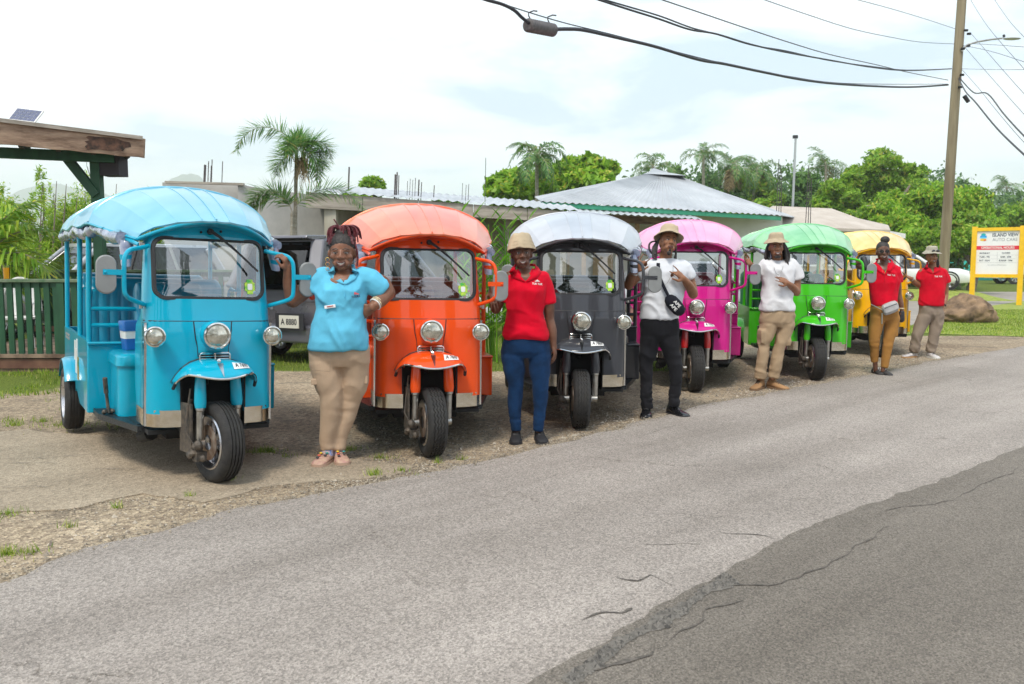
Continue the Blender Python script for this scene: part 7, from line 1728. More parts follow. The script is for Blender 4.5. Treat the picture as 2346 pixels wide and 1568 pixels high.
# ---------------------------------------------------------------- 1 woman in light blue polo, hand on the mirror bracket
def woman_blue():
    Y = 6.23; t, B0 = person(765, 1066, Y, 'smiling woman in light blue polo shirt and beige trousers, hand on hip'); P = lambda x, y, d=0: W(x, y, Y+d)-B0
    sk = M['skinA']; h = Head(P(784, 579, -.02), 4, 0, 4, 1.10, 1.08); mb = MB(); h.build(mb, full=1.14)
    mb.cap(P(784, 602, .02), P(786, 640, .03), .062, .070); mb.ell(P(786, 650, .02), (.17, .085, .07), n=20, m=12)
    # V of skin at the open neck
    sh1, el1, wr1 = P(740, 638, .02), P(671, 688, -.02), P(660, 618, -.09); limb(mb, [sh1, P(706, 660, 0), el1], [.062, .062, .054]); limb(mb, [el1, P(664, 655, -.05), wr1], [.054, .050, .032]); mb.ell(el1, .055)
    hand(mb, wr1, P(655, 596, -.12)-wr1, (-.9, .4, -.2), 1, (.75, .8, .8, .8), .05, .7, 1.0)
    sh2, el2, wr2 = P(840, 640, .02), P(888, 670, .06), P(853, 704, -.06); limb(mb, [sh2, P(872, 650, .05), el2], [.062, .066, .056]); limb(mb, [el2, P(872, 688, .0), wr2], [.057, .052, .034]); hand(mb, wr2, P(838, 716, -.05)-wr2, (-.3, .9, 0), -1, (.3, .3, .3, .3), .05, .4)
    torso(mb, [(752, 822, 640, .07), (748, 822, 700, .08), (735, 828, 800, .09)], Y, B0); torso(mb, [(768, 804, 622, .055, .01), (762, 814, 630, .085, .0), (750, 824, 640, .11, .0), (748, 822, 655, .122, 0), (748, 822, 668, .12, 0)], Y, B0)
    for hx, kx, ax, d in ((752, 760, 751, 0), (806, 801, 776, .05)): limb(mb, [P(hx, 830, d*.3), P(kx, 915, d*.6), P(ax, 1030, d)], [.06, .038, .030]); mb.cap(P(ax, 1028, d), P(ax-1, 1052, d-.02), .032, .034)
    fuse(mb, 'body', .0062, sk, t, 1); h.details(t, 1.15, shut=.6)
    cm = cloth('light_blue_polo', (.12, .48, .68)); mb = MB()
    torso(mb, [(764, 808, 624, .055, .02), (748, 824, 628, .075, .02), (733, 840, 634, .10, .015), (726, 844, 645, .125, .01), (723, 842, 664, .145, 0, .03), (721, 840, 684, .15, 0, .035), (721, 838, 705, .145, 0, .01), (717, 839, 728, .150, -.005), (712, 841, 755, .165, -.015), (707, 844, 780, .17, -.01), (706, 846, 797, .165, 0), (707, 845, 801, .158, 0)], Y, B0)
    limb(mb, [P(742, 640, .02), P(722, 652, .01), P(709, 664, .0)], [.085, .085, .078], ball=False); limb(mb, [P(834, 640, .02), P(856, 650, .03), P(876, 668, .05)], [.088, .088, .080], ball=False)
    s_ = fuse(mb, 'polo_shirt', .009, cm, t, 3, fold_fn(.0085, 4.5, 6, 3.0, zones=[(P(725, 680), .13, .004, 70), (P(840, 690), .13, .004, 60), (P(775, 760), .22, .003, 38)]))
    open_neck(s_, B0, Y, [(769, 606), (806, 606), (790, 648)]); sf = collar(s_, B0, Y, (787, 618, 20), (790, 650), 14, cm)
    mb = MB(); mb.box(sf.at(756, 703, .006), (.078, .008, .022), Matrix.Rotation(R(-8), 3, 'Y')@Matrix.Rotation(R(-8), 3, 'X')); nb = mb.obj('name_badge', M['white'], t, False, bevel=.002)
    mb = MB(); mb.box(sf.at(756, 702, .012), (.045, .003, .006), Matrix.Rotation(R(-8), 3, 'Y')); mb.obj('badge_print', mat('badge_red', (.5, .08, .08), .5), nb, False)
    lg = empty('shirt_logo', (0, 0, 0)); lg.parent = t
    print_on(sf, 'logo_text', 'TOURS', 815, 680, .022, M['navytext'], lg, .9, .12)
    mb = MB(); mb.prism([(-.035, .012), (.0, .030), (.035, .016), (.03, .012)], -.002, .002); mb.xf(Matrix.Translation(sf.at(812, 679, .004))); mb.obj('logo_roof', mat('logo_red', (.6, .1, .12), .6), lg, False)
    pm = cloth('beige_trousers', (.47, .34, .235)); mb = MB(); torso(mb, [(712, 842, 780, .135, .01), (707, 847, 800, .145, .01), (706, 848, 820, .135, .01), (709, 845, 840, .105, .01)], Y, B0)
    limb(mb, [P(744, 830, 0), P(751, 875, -.01), P(759, 915, -.01), P(755, 965, 0), P(750, 1005, 0), P(751, 1031, 0)], [.114, .103, .079, .066, .057, .053], 18, ball=False); limb(mb, [P(812, 830, .02), P(813, 875, .04), P(803, 918, .06), P(791, 965, .06), P(778, 1005, .05), P(776, 1030, .05)], [.110, .098, .076, .063, .054, .051], 18, ball=False)
    tr = fuse(mb, 'trousers', .009, pm, t, 3, fold_fn(.004, 5, 5, 8.0, zones=[(P(757, 925), .14, .0025, 60), (P(795, 935), .16, .0035, 60), (P(750, 1020), .10, .0035, 70), (P(776, 1020), .10, .0035, 70)]))
    for (x, y, d, w_, hh) in ((722, 905, -.075, .055, .045), (838, 900, -.0, .03, .06)):
        mb = MB(); mb.box(P(x, y-30, d), (w_, .03, hh)); pk = mb.obj('cargo_pocket', pm, tr, False, bevel=.006)
    mb = MB(); mb.tube([P(709, 848, -.10), P(752, 851, -.155), P(756, 853, -.156), P(757, 820, -.165)], .0015, 4); mb.obj('pocket_seam', M['seam'], tr)
    so_ = mat('patterned_clog', (.52, .36, .25), .6, col2=(.40, .20, .18), vs=28)
    for ax, ay, tx, tz in ((750, 1064, -.25, 0), (779, 1060, .35, .05)):
        s1 = shoe(t, P(ax, ay, tz), (tx, -1, 0), so_, mat('clog_sole', (.45, .30, .22), .7), .25, .055, name='clog'); dv = Vector((tx, -1, 0)).normalized(); b = P(ax, ay, tz); b.z = 0
        for k, c in enumerate(((.75, .5, .02), (.02, .25, .22), (.6, .1, .05), (.02, .02, .03), (.02, .02, .03))):
            mb = MB(); mb.ell(b+dv*(.05+.030*(k//2))+Vector((.022*(1 if k % 2 else -1), 0, .078-.010*(k//2))), (.012, .012, .007), n=10, m=6); mb.obj('clog_charm', mat('charm', c, .4), s1)
    mb = MB()
    for ax, d in ((750, 0), (776, .05)): mb.cyl(P(ax, 1045, d-.01), P(ax, 1029, d), .043, .042, 14)
    mb.obj('socks', mat('patterned_sock', (.10, .22, .55), .9, col2=(.65, .45, .30), vs=45), t); t.children[-1]['kind'] = 'stuff'
    # hair: swept-up locs
    mb = MB(); h.e(mb, (0, .024, .050), (.083, .098, .086), 24, 16); h.e(mb, (0, .04, -.01), (.078, .075, .07)); h.e(mb, (0, .02, .125), (.045, .045, .03)); hc = mb.obj('hair', M['hair'], t)
    rr_ = random.Random(4); mb = MB()
    for k in range(34):
        a = rr_.uniform(-.4, PI+.4)+PI*0; a = rr_.uniform(0, 2*PI); r0 = .02; out = rr_.uniform(.05, .11); x0_ = math.cos(a)*r0; lf = -.3 if math.cos(a) < 0 else 0
        mb.tube(catmull([h.p(x0_, .02, .12), h.p(math.cos(a)*out*.5, .02+math.sin(a)*out*.3, .165+rr_.uniform(-.01, .01)), h.p(math.cos(a)*out, .02+math.sin(a)*out*.5, .155), h.p(math.cos(a)*out*1.15, .02+math.sin(a)*out*.6, .155-rr_.uniform(.03, .09))], 3), .0058, 5)
    mb.tube(catmull([h.p(-.01, 0, .15), h.p(-.03, 0, .19), h.p(-.045, 0, .215)], 3), .005, 5)
    for q in (-1, 1):
        for k in range(6): a = .3+.25*k; mb.tube(catmull([h.p(q*(.072-.008*k), -.05+.008*k, .055+.006*k), h.p(q*(.06-.008*k), -.02, .105), h.p(q*.02, .02, .13)], 3), .0062, 5)
    o = mb.obj('locs', M['hair_red'], hc); o['kind'] = 'stuff'
    mb = MB(); mb.tube(catmull([h.p(.07, .0, .08), h.p(.088, -.01, .02), h.p(.092, -.01, -.04), h.p(.088, -.02, -.09)], 4), .007, 6); mb.obj('side_braid', M['hair_red'], hc)
    for q in (-1, 1):
        for k in range(3): mb = MB(); mb.lathe([(.013, -.002), (.016, 0), (.013, .002)], h.p(q*.088, -.005, -.045-.030*k), 'Y', 12); mb.obj('earring', M['earring'], t)
    mb = MB(); ax_ = (wr2-el2).normalized()
    for k in range(3): x_, u_ = frame(ax_); c = wr2-ax_*(.035+.014*k); mb = MB(); mb.tube([c+x_*.043*math.cos(a)+u_*.043*math.sin(a) for a in np.linspace(0, 2*PI, 20)], .006, 6); mb.obj('bracelet', M['beads'] if k else M['white'], t)
    return t
# ---------------------------------------------------------------- 2 woman in red polo and jeans
def woman_red():
    Y = 6.99; t, B0 = person(1208, 1016, Y, 'woman in red polo, jeans and khaki bucket hat standing between orange and grey tuk tuks'); P = lambda x, y, d=0: W(x, y, Y+d)-B0
    h = Head(P(1195, 580, -.02), 4, -2, 2, 1.07, .95); mb = MB(); h.build(mb); mb.cap(P(1197, 600, .02), P(1204, 636, .03), .054, .060); mb.ell(P(1206, 642, .02), (.15, .075, .06), n=20, m=12)
    torso(mb, [(1187, 1220, 615, .045, .01), (1183, 1228, 624, .068, .01), (1180, 1236, 634, .09, .0), (1180, 1236, 648, .10, 0), (1180, 1234, 662, .10, 0)], Y, B0)
    sh1, el1, wr1 = P(1172, 634, .03), P(1136, 708, .02), P(1128, 664, -.10); limb(mb, [sh1, P(1152, 672, .03), el1], [.055, .050, .043]); limb(mb, [el1, P(1130, 686, -.05), wr1], [.043, .040, .028])
    hand(mb, wr1, P(1133, 690, -.16)-wr1, (.1, .7, -.3), -1, (.22, .2, .2, .25), .10, .2, 1.0)
    sh2, el2, wr2 = P(1247, 640, .02), P(1259, 732, .03), P(1268, 790, -.0); limb(mb, [sh2, P(1256, 690, .03), el2], [.058, .050, .038]); limb(mb, [el2, P(1266, 760, .01), wr2], [.038, .036, .025]); hand(mb, wr2, P(1272, 814, 0)-wr2, (-.9, .3, 0), 1, (.3, .35, .4, .4), .04, .4, .98)
    torso(mb, [(1185, 1228, 640, .06), (1180, 1230, 700, .07), (1172, 1240, 780, .08)], Y, B0)
    for hx, kx, ax in ((1178, 1182, 1182), (1234, 1238, 1234)): limb(mb, [P(hx, 800, 0), P(kx, 876, 0), P(ax, 985, 0)], [.06, .038, .030])
    fuse(mb, 'body', .0062, M['skinB'], t, 1); h.details(t, 1.0)
    cm = cloth('red_polo', (.60, .0, .018)); mb = MB()
    torso(mb, [(1184, 1222, 617, .05, .02), (1174, 1236, 622, .065, .02), (1166, 1252, 630, .085, .015), (1163, 1256, 642, .105, .01), (1163, 1252, 665, .125, 0, .02), (1161, 1247, 690, .125, 0, .02), (1159, 1245, 715, .118, 0), (1157, 1248, 735, .12, 0), (1153, 1254, 755, .13, 0), (1152, 1258, 768, .135, 0), (1156, 1256, 778, .125, 0)], Y, B0)
    limb(mb, [P(1174, 640, .03), P(1163, 662, .03), P(1150, 690, .03)], [.066, .066, .062], ball=False); limb(mb, [P(1243, 642, .02), P(1253, 668, .03), P(1257, 696, .03)], [.070, .070, .064], ball=False)
    s_ = fuse(mb, 'polo_shirt', .009, cm, t, 3, fold_fn(.0075, 4.5, 5, 13.0, zones=[(P(1205, 760), .25, .005, 70), (P(1170, 690), .12, .003, 60)])); open_neck(s_, B0, Y, [(1180, 602), (1226, 602), (1204, 644)]); sf = collar(s_, B0, Y, (1203, 616, 22), (1204, 644), 14, cm)
    lg = empty('shirt_logo', (0, 0, 0)); lg.parent = t
    print_on(sf, 'logo_text', 'TUK TUK', 1231, 651, .022, M['white'], lg, .9, -.06)
    mb = MB(); mb.prism([(-.022, .012), (0, .028), (.022, .012)], -.002, .002); mb.xf(Matrix.Translation(sf.at(1231, 649, .004))); mb.obj('logo_roof', M['white'], lg, False)
    pm = cloth('blue_jeans', (.006, .030, .088), .45, bs=300); mb = MB(); torso(mb, [(1158, 1250, 762, .11, .01), (1150, 1258, 785, .125, .01), (1147, 1262, 805, .12, .01), (1149, 1260, 820, .09, .01)], Y, B0)
    limb(mb, [P(1175, 815, 0), P(1178, 845, 0), P(1182, 880, -.005), P(1180, 915, .01), P(1180, 950, 0), P(1182, 988, 0)], [.097, .090, .068, .062, .050, .043], 18, ball=False); limb(mb, [P(1236, 815, 0), P(1236, 845, 0), P(1238, 880, -.005), P(1238, 915, .01), P(1236, 950, 0), P(1233, 988, 0)], [.097, .090, .068, .062, .050, .043], 18, ball=False)
    fuse(mb, 'jeans', .009, pm, t, 3, fold_fn(.003, 5, 5, 18.0, zones=[(P(1181, 890), .10, .0035, 120), (P(1238, 890), .10, .0035, 120), (P(1182, 965), .12, .004, 130), (P(1234, 965), .12, .004, 130)]))
    bm_ = mat('black_canvas', (.012, .012, .014), .7, var=.2)
    for ax, tx in ((1182, -.02), (1236, .12)): shoe(t, P(ax, 1010, .04), (tx, -1, 0), bm_, M['ink'], .26, .050, .02)
    bucket_hat(t, h, M['khakihat'], 12, .030, .062, 1.3, zoff=.008); mb = MB(); h.e(mb, (0, .035, .01), (.080, .080, .085)); mb.obj('hair', M['hair'], t)
    mb = MB(); x_, u_ = frame(el1-wr1); mb.tube([wr1+(el1-wr1).normalized()*.01+x_*.033*math.cos(a)+u_*.033*math.sin(a) for a in np.linspace(0, 2*PI, 18)], .003, 5); mb.obj('bracelet', M['thinwire'], t)
    return t
def tee_neck(parent, P, B0, cxp, py, w, m, Y):
    mb = MB(); mb.tube([P(cxp+w*math.cos(a), py+1+w*.32*max(0, -math.sin(a))*1.2, -.055*max(0, -math.sin(a))*1.3+.05*max(0, math.sin(a))) for a in np.linspace(0, 2*PI, 26)], .006, 6); return mb.obj('neck_rib', m, parent)
# ---------------------------------------------------------------- 3 man in white T-shirt, black trousers, waist bag across the chest
def man_black():
    Y = 8.18; t, B0 = person(1515, 952, Y, 'man in white T-shirt and black trousers making hand signs, bag strapped across his chest'); P = lambda x, y, d=0: W(x, y, Y+d)-B0
    h = Head(P(1531, 556, -.03), 6, 10, -12, 1.05, .94); mb = MB(); h.build(mb); mb.cap(P(1527, 572, .02), P(1524, 600, .02), .055, .062); mb.ell(P(1524, 608, .02), (.18, .08, .06), n=20, m=12)
    sh1, el1, wr1 = P(1478, 612, .03), P(1440, 654, -.03), P(1456, 620, -.14); limb(mb, [sh1, P(1458, 634, .0), el1], [.058, .050, .044]); limb(mb, [el1, P(1446, 636, -.09), wr1], [.045, .044, .029])
    hand(mb, wr1, P(1471, 600, -.18)-wr1, (.3, .6, -.5), -1, (.05, 1.0, 1.0, .05), .16, .5, 1.08)
    sh2, el2, wr2 = P(1568, 612, .03), P(1588, 674, .0), P(1567, 640, -.17); limb(mb, [sh2, P(1580, 642, .03), el2], [.060, .052, .046]); limb(mb, [el2, P(1579, 656, -.10), wr2], [.047, .044, .030])
    hand(mb, wr2, P(1548, 622, -.21)-wr2, (-.3, .7, -.5), 1, (.05, .9, 1.0, .1), .16, .5, 1.08)
    torso(mb, [(1495, 1555, 612, .07), (1492, 1555, 660, .08), (1490, 1540, 730, .08)], Y, B0)
    for hx, kx, ax in ((1490, 1480, 1482), (1528, 1547, 1544)): limb(mb, [P(hx, 760, 0), P(kx, 835, 0), P(ax, 925, 0)], [.06, .038, .030])
    fuse(mb, 'body', .007, M['skinD'], t, 1); h.details(t, .1, shut=.5)
    cm = cloth('white_tee', (.66, .68, .72), .04); mb = MB()
    torso(mb, [(1500, 1548, 594, .06, .02), (1488, 1562, 599, .08, .02), (1476, 1572, 606, .10, .01), (1472, 1576, 622, .12, 0), (1475, 1573, 645, .13, 0), (1474, 1566, 672, .13, 0), (1470, 1562, 700, .13, 0), (1467, 1556, 722, .135, 0), (1467, 1555, 731, .13, 0)], Y, B0)
    limb(mb, [P(1484, 612, .03), P(1470, 622, .02), P(1458, 634, .0)], [.072, .072, .066], ball=False); limb(mb, [P(1562, 612, .03), P(1573, 626, .03), P(1579, 640, .03)], [.076, .076, .070], ball=False)
    s_ = fuse(mb, 'tee_shirt', .010, cm, t, 3, fold_fn(.0085, 4.2, 5, 23.0, zones=[(P(1510, 715), .25, .004, 60), (P(1570, 650), .15, .004, 55)])); tee_neck(s_, P, B0, 1524, 597, 19, cm, Y)
    pm = cloth('black_trousers', (.014, .014, .017), .3); mb = MB(); torso(mb, [(1470, 1552, 722, .12, .01), (1467, 1556, 745, .125, .01), (1466, 1555, 765, .12, .01), (1470, 1552, 780, .09, .01)], Y, B0)
    limb(mb, [P(1490, 775, 0), P(1484, 810, 0), P(1480, 845, -.01), P(1480, 885, 0), P(1482, 936, 0)], [.100, .084, .064, .054, .055], 16, ball=False); limb(mb, [P(1530, 775, 0), P(1540, 810, 0), P(1548, 845, -.02), P(1547, 885, 0), P(1543, 931, .0)], [.100, .084, .064, .054, .055], 16, ball=False)
    fuse(mb, 'trousers', .010, pm, t, 3, fold_fn(.007, 5, 6, 28.0, zones=[(P(1482, 905), .16, .009, 85), (P(1545, 900), .16, .009, 85)]))
    bm_ = mat('black_leather', (.010, .010, .012), .25, coat=.4)
    shoe(t, P(1481, 940, .04), (-.18, -1, 0), bm_, M['ink'], .29, .055, .06); shoe(t, P(1541, 934, .05), (.55, -1, 0), bm_, M['ink'], .29, .055, .06)
    bucket_hat(t, h, M['khakihat'], 8, .055, .095, .55); mb = MB()
    for q, n_ in ((-1, 7), (1, 4)):
        rr_ = random.Random(q+3)
        for k in range(n_): mb.tube(catmull([h.p(q*.075, .03, .03), h.p(q*(.092+.004*k), .03+.01*k, -.04), h.p(q*(.088+.006*k), .03, -.12-rr_.uniform(0, .05))], 3), .0075, 5)
    mb.tube(catmull([h.p(-.07, .05, .0), h.p(-.13, .05, .0), h.p(-.165, .05, -.03), h.p(-.16, .05, -.08), h.p(-.13, .05, -.11)], 4), .009, 6); hr = mb.obj('locs', M['hair'], t); hr['kind'] = 'stuff'
    mb = MB(); h.e(mb, (0, -.064, -.108), (.020, .022, .026)); h.e(mb, (0, -.080, -.088), (.011, .010, .012)); mb.obj('goatee', M['hair'], t); mb = MB(); mb.tube([h.p(x, -.097+.3*abs(x), -.050-.25*abs(x)) for x in np.linspace(-.026, .026, 7)], .0018, 5); mb.obj('moustache', M['hair'], t)
    mb = MB(); h.e(mb, (0, .035, .01), (.078, .080, .085)); mb.obj('hair', M['hair'], t)
    mb = MB(); mb.tube(catmull([P(1510, 592, .0), P(1506, 620, -.13), P(1514, 650, -.15), P(1528, 650, -.15), P(1542, 618, -.13), P(1538, 592, 0)], 4), .0022, 5); mb.obj('necklace', M['steel'], t)
    mb = MB(); x_, u_ = frame(wr1-el1); c = wr1-(wr1-el1).normalized()*.03; mb.tube([c+x_*.034*math.cos(a)+u_*.034*math.sin(a) for a in np.linspace(0, 2*PI, 18)], .005, 5); mb.obj('bracelet', M['steel'], t)
    bg = empty('waist_bag', B0, 0, 'small black bag with white lettering on the chest of the man in black trousers', 'bag'); bl = cloth('black_nylon', (.012, .013, .020), .2)
    a0, a1 = P(1531, 683, -.17), P(1561, 716, -.16); ax_ = (a1-a0).normalized(); up_v = Vector((ax_.z*-1, 0, ax_.x)); rings = []
    for f, k in ((-.12, .35), (0, .75), (.2, 1), (.5, 1.05), (.8, 1), (1, .8), (1.12, .4)):
        c = a0.lerp(a1, f); rings.append([c+up_v*(.062*k*math.cos(q))+Vector((0, .040*k*math.sin(q), 0)) for q in np.linspace(0, 2*PI, 13)[:-1]])
    mb = MB(); mb.loft(rings); bb = mb.obj('pouch', bl, bg, True, 60)
    for k, tx in enumerate(('APE', 'APE')): put_text('bag_text', tx, .052, M['white'], bg, lambda x, z: a0.lerp(a1, .5)+ax_*(x*.9)+up_v*(.018-.045*k+z*.8)+Vector((0, -.046, 0)), True)
    mb = MB(); pts = catmull([P(1556, 716, -.12), P(1538, 690, -.165), P(1522, 660, -.165), P(1510, 630, -.150), P(1508, 604, -.08), P(1512, 596, .03)], 4); rings = []
    for i, p in enumerate(pts): rings.append([p+Vector((x, y, 0)) for x, y in ((-.016, -.003), (.016, -.003), (.016, .003), (-.016, .003))])
    mb.loft(rings); mb.obj('strap', bl, bg, False)
    return t
# ---------------------------------------------------------------- 4 man in white T-shirt and khaki cargo trousers
def man_khaki():
    Y = 9.94; t, B0 = person(1755, 895, Y, 'grinning man with shoulder-length locs, white T-shirt, khaki cargo trousers and tan boots'); P = lambda x, y, d=0: W(x, y, Y+d)-B0
    h = Head(P(1779, 566, -.03), -8, -3, 2, 1.05, .98); mb = MB(); h.build(mb); mb.cap(P(1781, 584, .02), P(1783, 604, .02), .058, .062); mb.ell(P(1783, 608, .02), (.18, .08, .06), n=20, m=12)
    sh1, el1, wr1 = P(1754, 612, .03), P(1733, 632, .02), P(1720, 606, -.08); limb(mb, [sh1, P(1742, 622, .03), el1], [.045, .045, .044]); limb(mb, [el1, P(1724, 620, -.03), wr1], [.044, .042, .028]); hand(mb, wr1, P(1707, 596, -.12)-wr1, (-.2, -.7, .6), 1, (.3, .35, .4, .45), .12, .3, 1.05)
    sh2, el2, wr2 = P(1816, 608, .03), P(1825, 670, .02), P(1806, 650, -.17); limb(mb, [sh2, P(1824, 640, .04), el2], [.058, .052, .046]); limb(mb, [el2, P(1817, 660, -.09), wr2], [.047, .044, .029]); hand(mb, wr2, P(1790, 640, -.20)-wr2, (-.1, .8, -.4), 1, (.05, .05, .35, .9), .20, .5, 1.05)
    torso(mb, [(1762, 1806, 610, .07), (1760, 1808, 660, .08), (1755, 1808, 720, .08)], Y, B0)
    for hx, kx, ax in ((1762, 1750, 1739), (1798, 1782, 1770)): limb(mb, [P(hx, 740, 0), P(kx, 790, 0), P(ax, 866, 0)], [.06, .038, .030])
    fuse(mb, 'body', .0075, M['skinC'], t, 1); h.details(t, 1.2, shut=.5)
    cm = cloth('white_tee', (.68, .68, .70), .04); mb = MB()
    torso(mb, [(1764, 1802, 596, .06, .02), (1753, 1812, 600, .08, .02), (1744, 1820, 606, .10, .01), (1742, 1822, 618, .12, 0), (1745, 1818, 638, .13, 0), (1746, 1815, 660, .13, 0), (1743, 1816, 682, .13, 0), (1740, 1820, 704, .135, 0), (1741, 1820, 712, .13, 0)], Y, B0)
    limb(mb, [P(1752, 608, .03), P(1743, 620, .03), P(1736, 630, .02)], [.072, .072, .064], ball=False); limb(mb, [P(1812, 608, .03), P(1822, 622, .03), P(1828, 640, .03)], [.076, .078, .074], ball=False)
    s_ = fuse(mb, 'tee_shirt', .011, cm, t, 3, fold_fn(.009, 4.2, 5, 33.0, zones=[(P(1785, 700), .25, .005, 55)])); tee_neck(s_, P, B0, 1783, 598, 16, cm, Y)
    pm = cloth('khaki_cargo', (.40, .29, .185)); mb = MB(); torso(mb, [(1745, 1818, 703, .12, .01), (1742, 1821, 722, .125, .01), (1741, 1820, 738, .12, .01), (1745, 1816, 749, .09, .01)], Y, B0)
    limb(mb, [P(1762, 745, 0), P(1756, 768, 0), P(1750, 795, -.01), P(1746, 830, 0), P(1741, 868, 0)], [.100, .086, .068, .064, .060], 16, ball=False); limb(mb, [P(1802, 745, 0), P(1796, 768, 0), P(1786, 795, -.01), P(1779, 830, 0), P(1771, 864, .02)], [.100, .086, .068, .064, .060], 16, ball=False)
    for x, y, d in ((1744, 772, -.02), (1802, 775, .0)): mb.box(P(x, y, d), (.06, .14, .17))
    fuse(mb, 'cargo_trousers', .010, pm, t, 3, fold_fn(.009, 5, 6, 38.0, zones=[(P(1742, 855), .16, .007, 60), (P(1772, 852), .16, .007, 60)]))
    bm_ = mat('tan_suede', (.34, .19, .085), .85, var=.12, bump=.3); so_ = mat('tan_sole', (.22, .13, .07), .8)
    shoe(t, P(1742, 880, .06), (-.75, -1, 0), bm_, so_, .30, .056, .05, 'boot'); shoe(t, P(1769, 876, .07), (.62, -1, 0), bm_, so_, .30, .056, .05, 'boot')
    bucket_hat(t, h, M['khakihat'], 2, .055, .09, .45); rr_ = random.Random(9); mb = MB()
    for k in range(52):
        a = R(rr_.uniform(-35, 215)); x0_ = .082*math.cos(a); y0_ = .02+.075*math.sin(a); ln = rr_.uniform(.13, .22); o_ = rr_.uniform(1.05, 1.45)
        mb.tube(catmull([h.p(x0_*.95, y0_, .045), h.p(x0_*o_, y0_*1.1+.01, -.02), h.p(x0_*o_*1.12+rr_.uniform(-.01, .01), y0_*1.2, -.02-ln*.6), h.p(x0_*o_*1.1+rr_.uniform(-.02, .02), y0_*1.1-.01, -.02-ln)], 3), rr_.uniform(.008, .011), 5)
    hr = mb.obj('locs', M['hair'], t); hr['kind'] = 'stuff'; mb = MB(); h.e(mb, (0, .035, .01), (.080, .082, .085)); mb.obj('hair', M['hair'], t)
    mb = MB(); h.e(mb, (0, -.066, -.104), (.036, .026, .018)); mb.obj('beard', M['hair'], t)
    mb = MB(); mb.tube(catmull([P(1772, 596, .0), P(1774, 616, -.12), P(1783, 630, -.145), P(1793, 616, -.12), P(1795, 596, 0)], 4), .0022, 5); mb.obj('necklace', M['steel'], t)
    return t
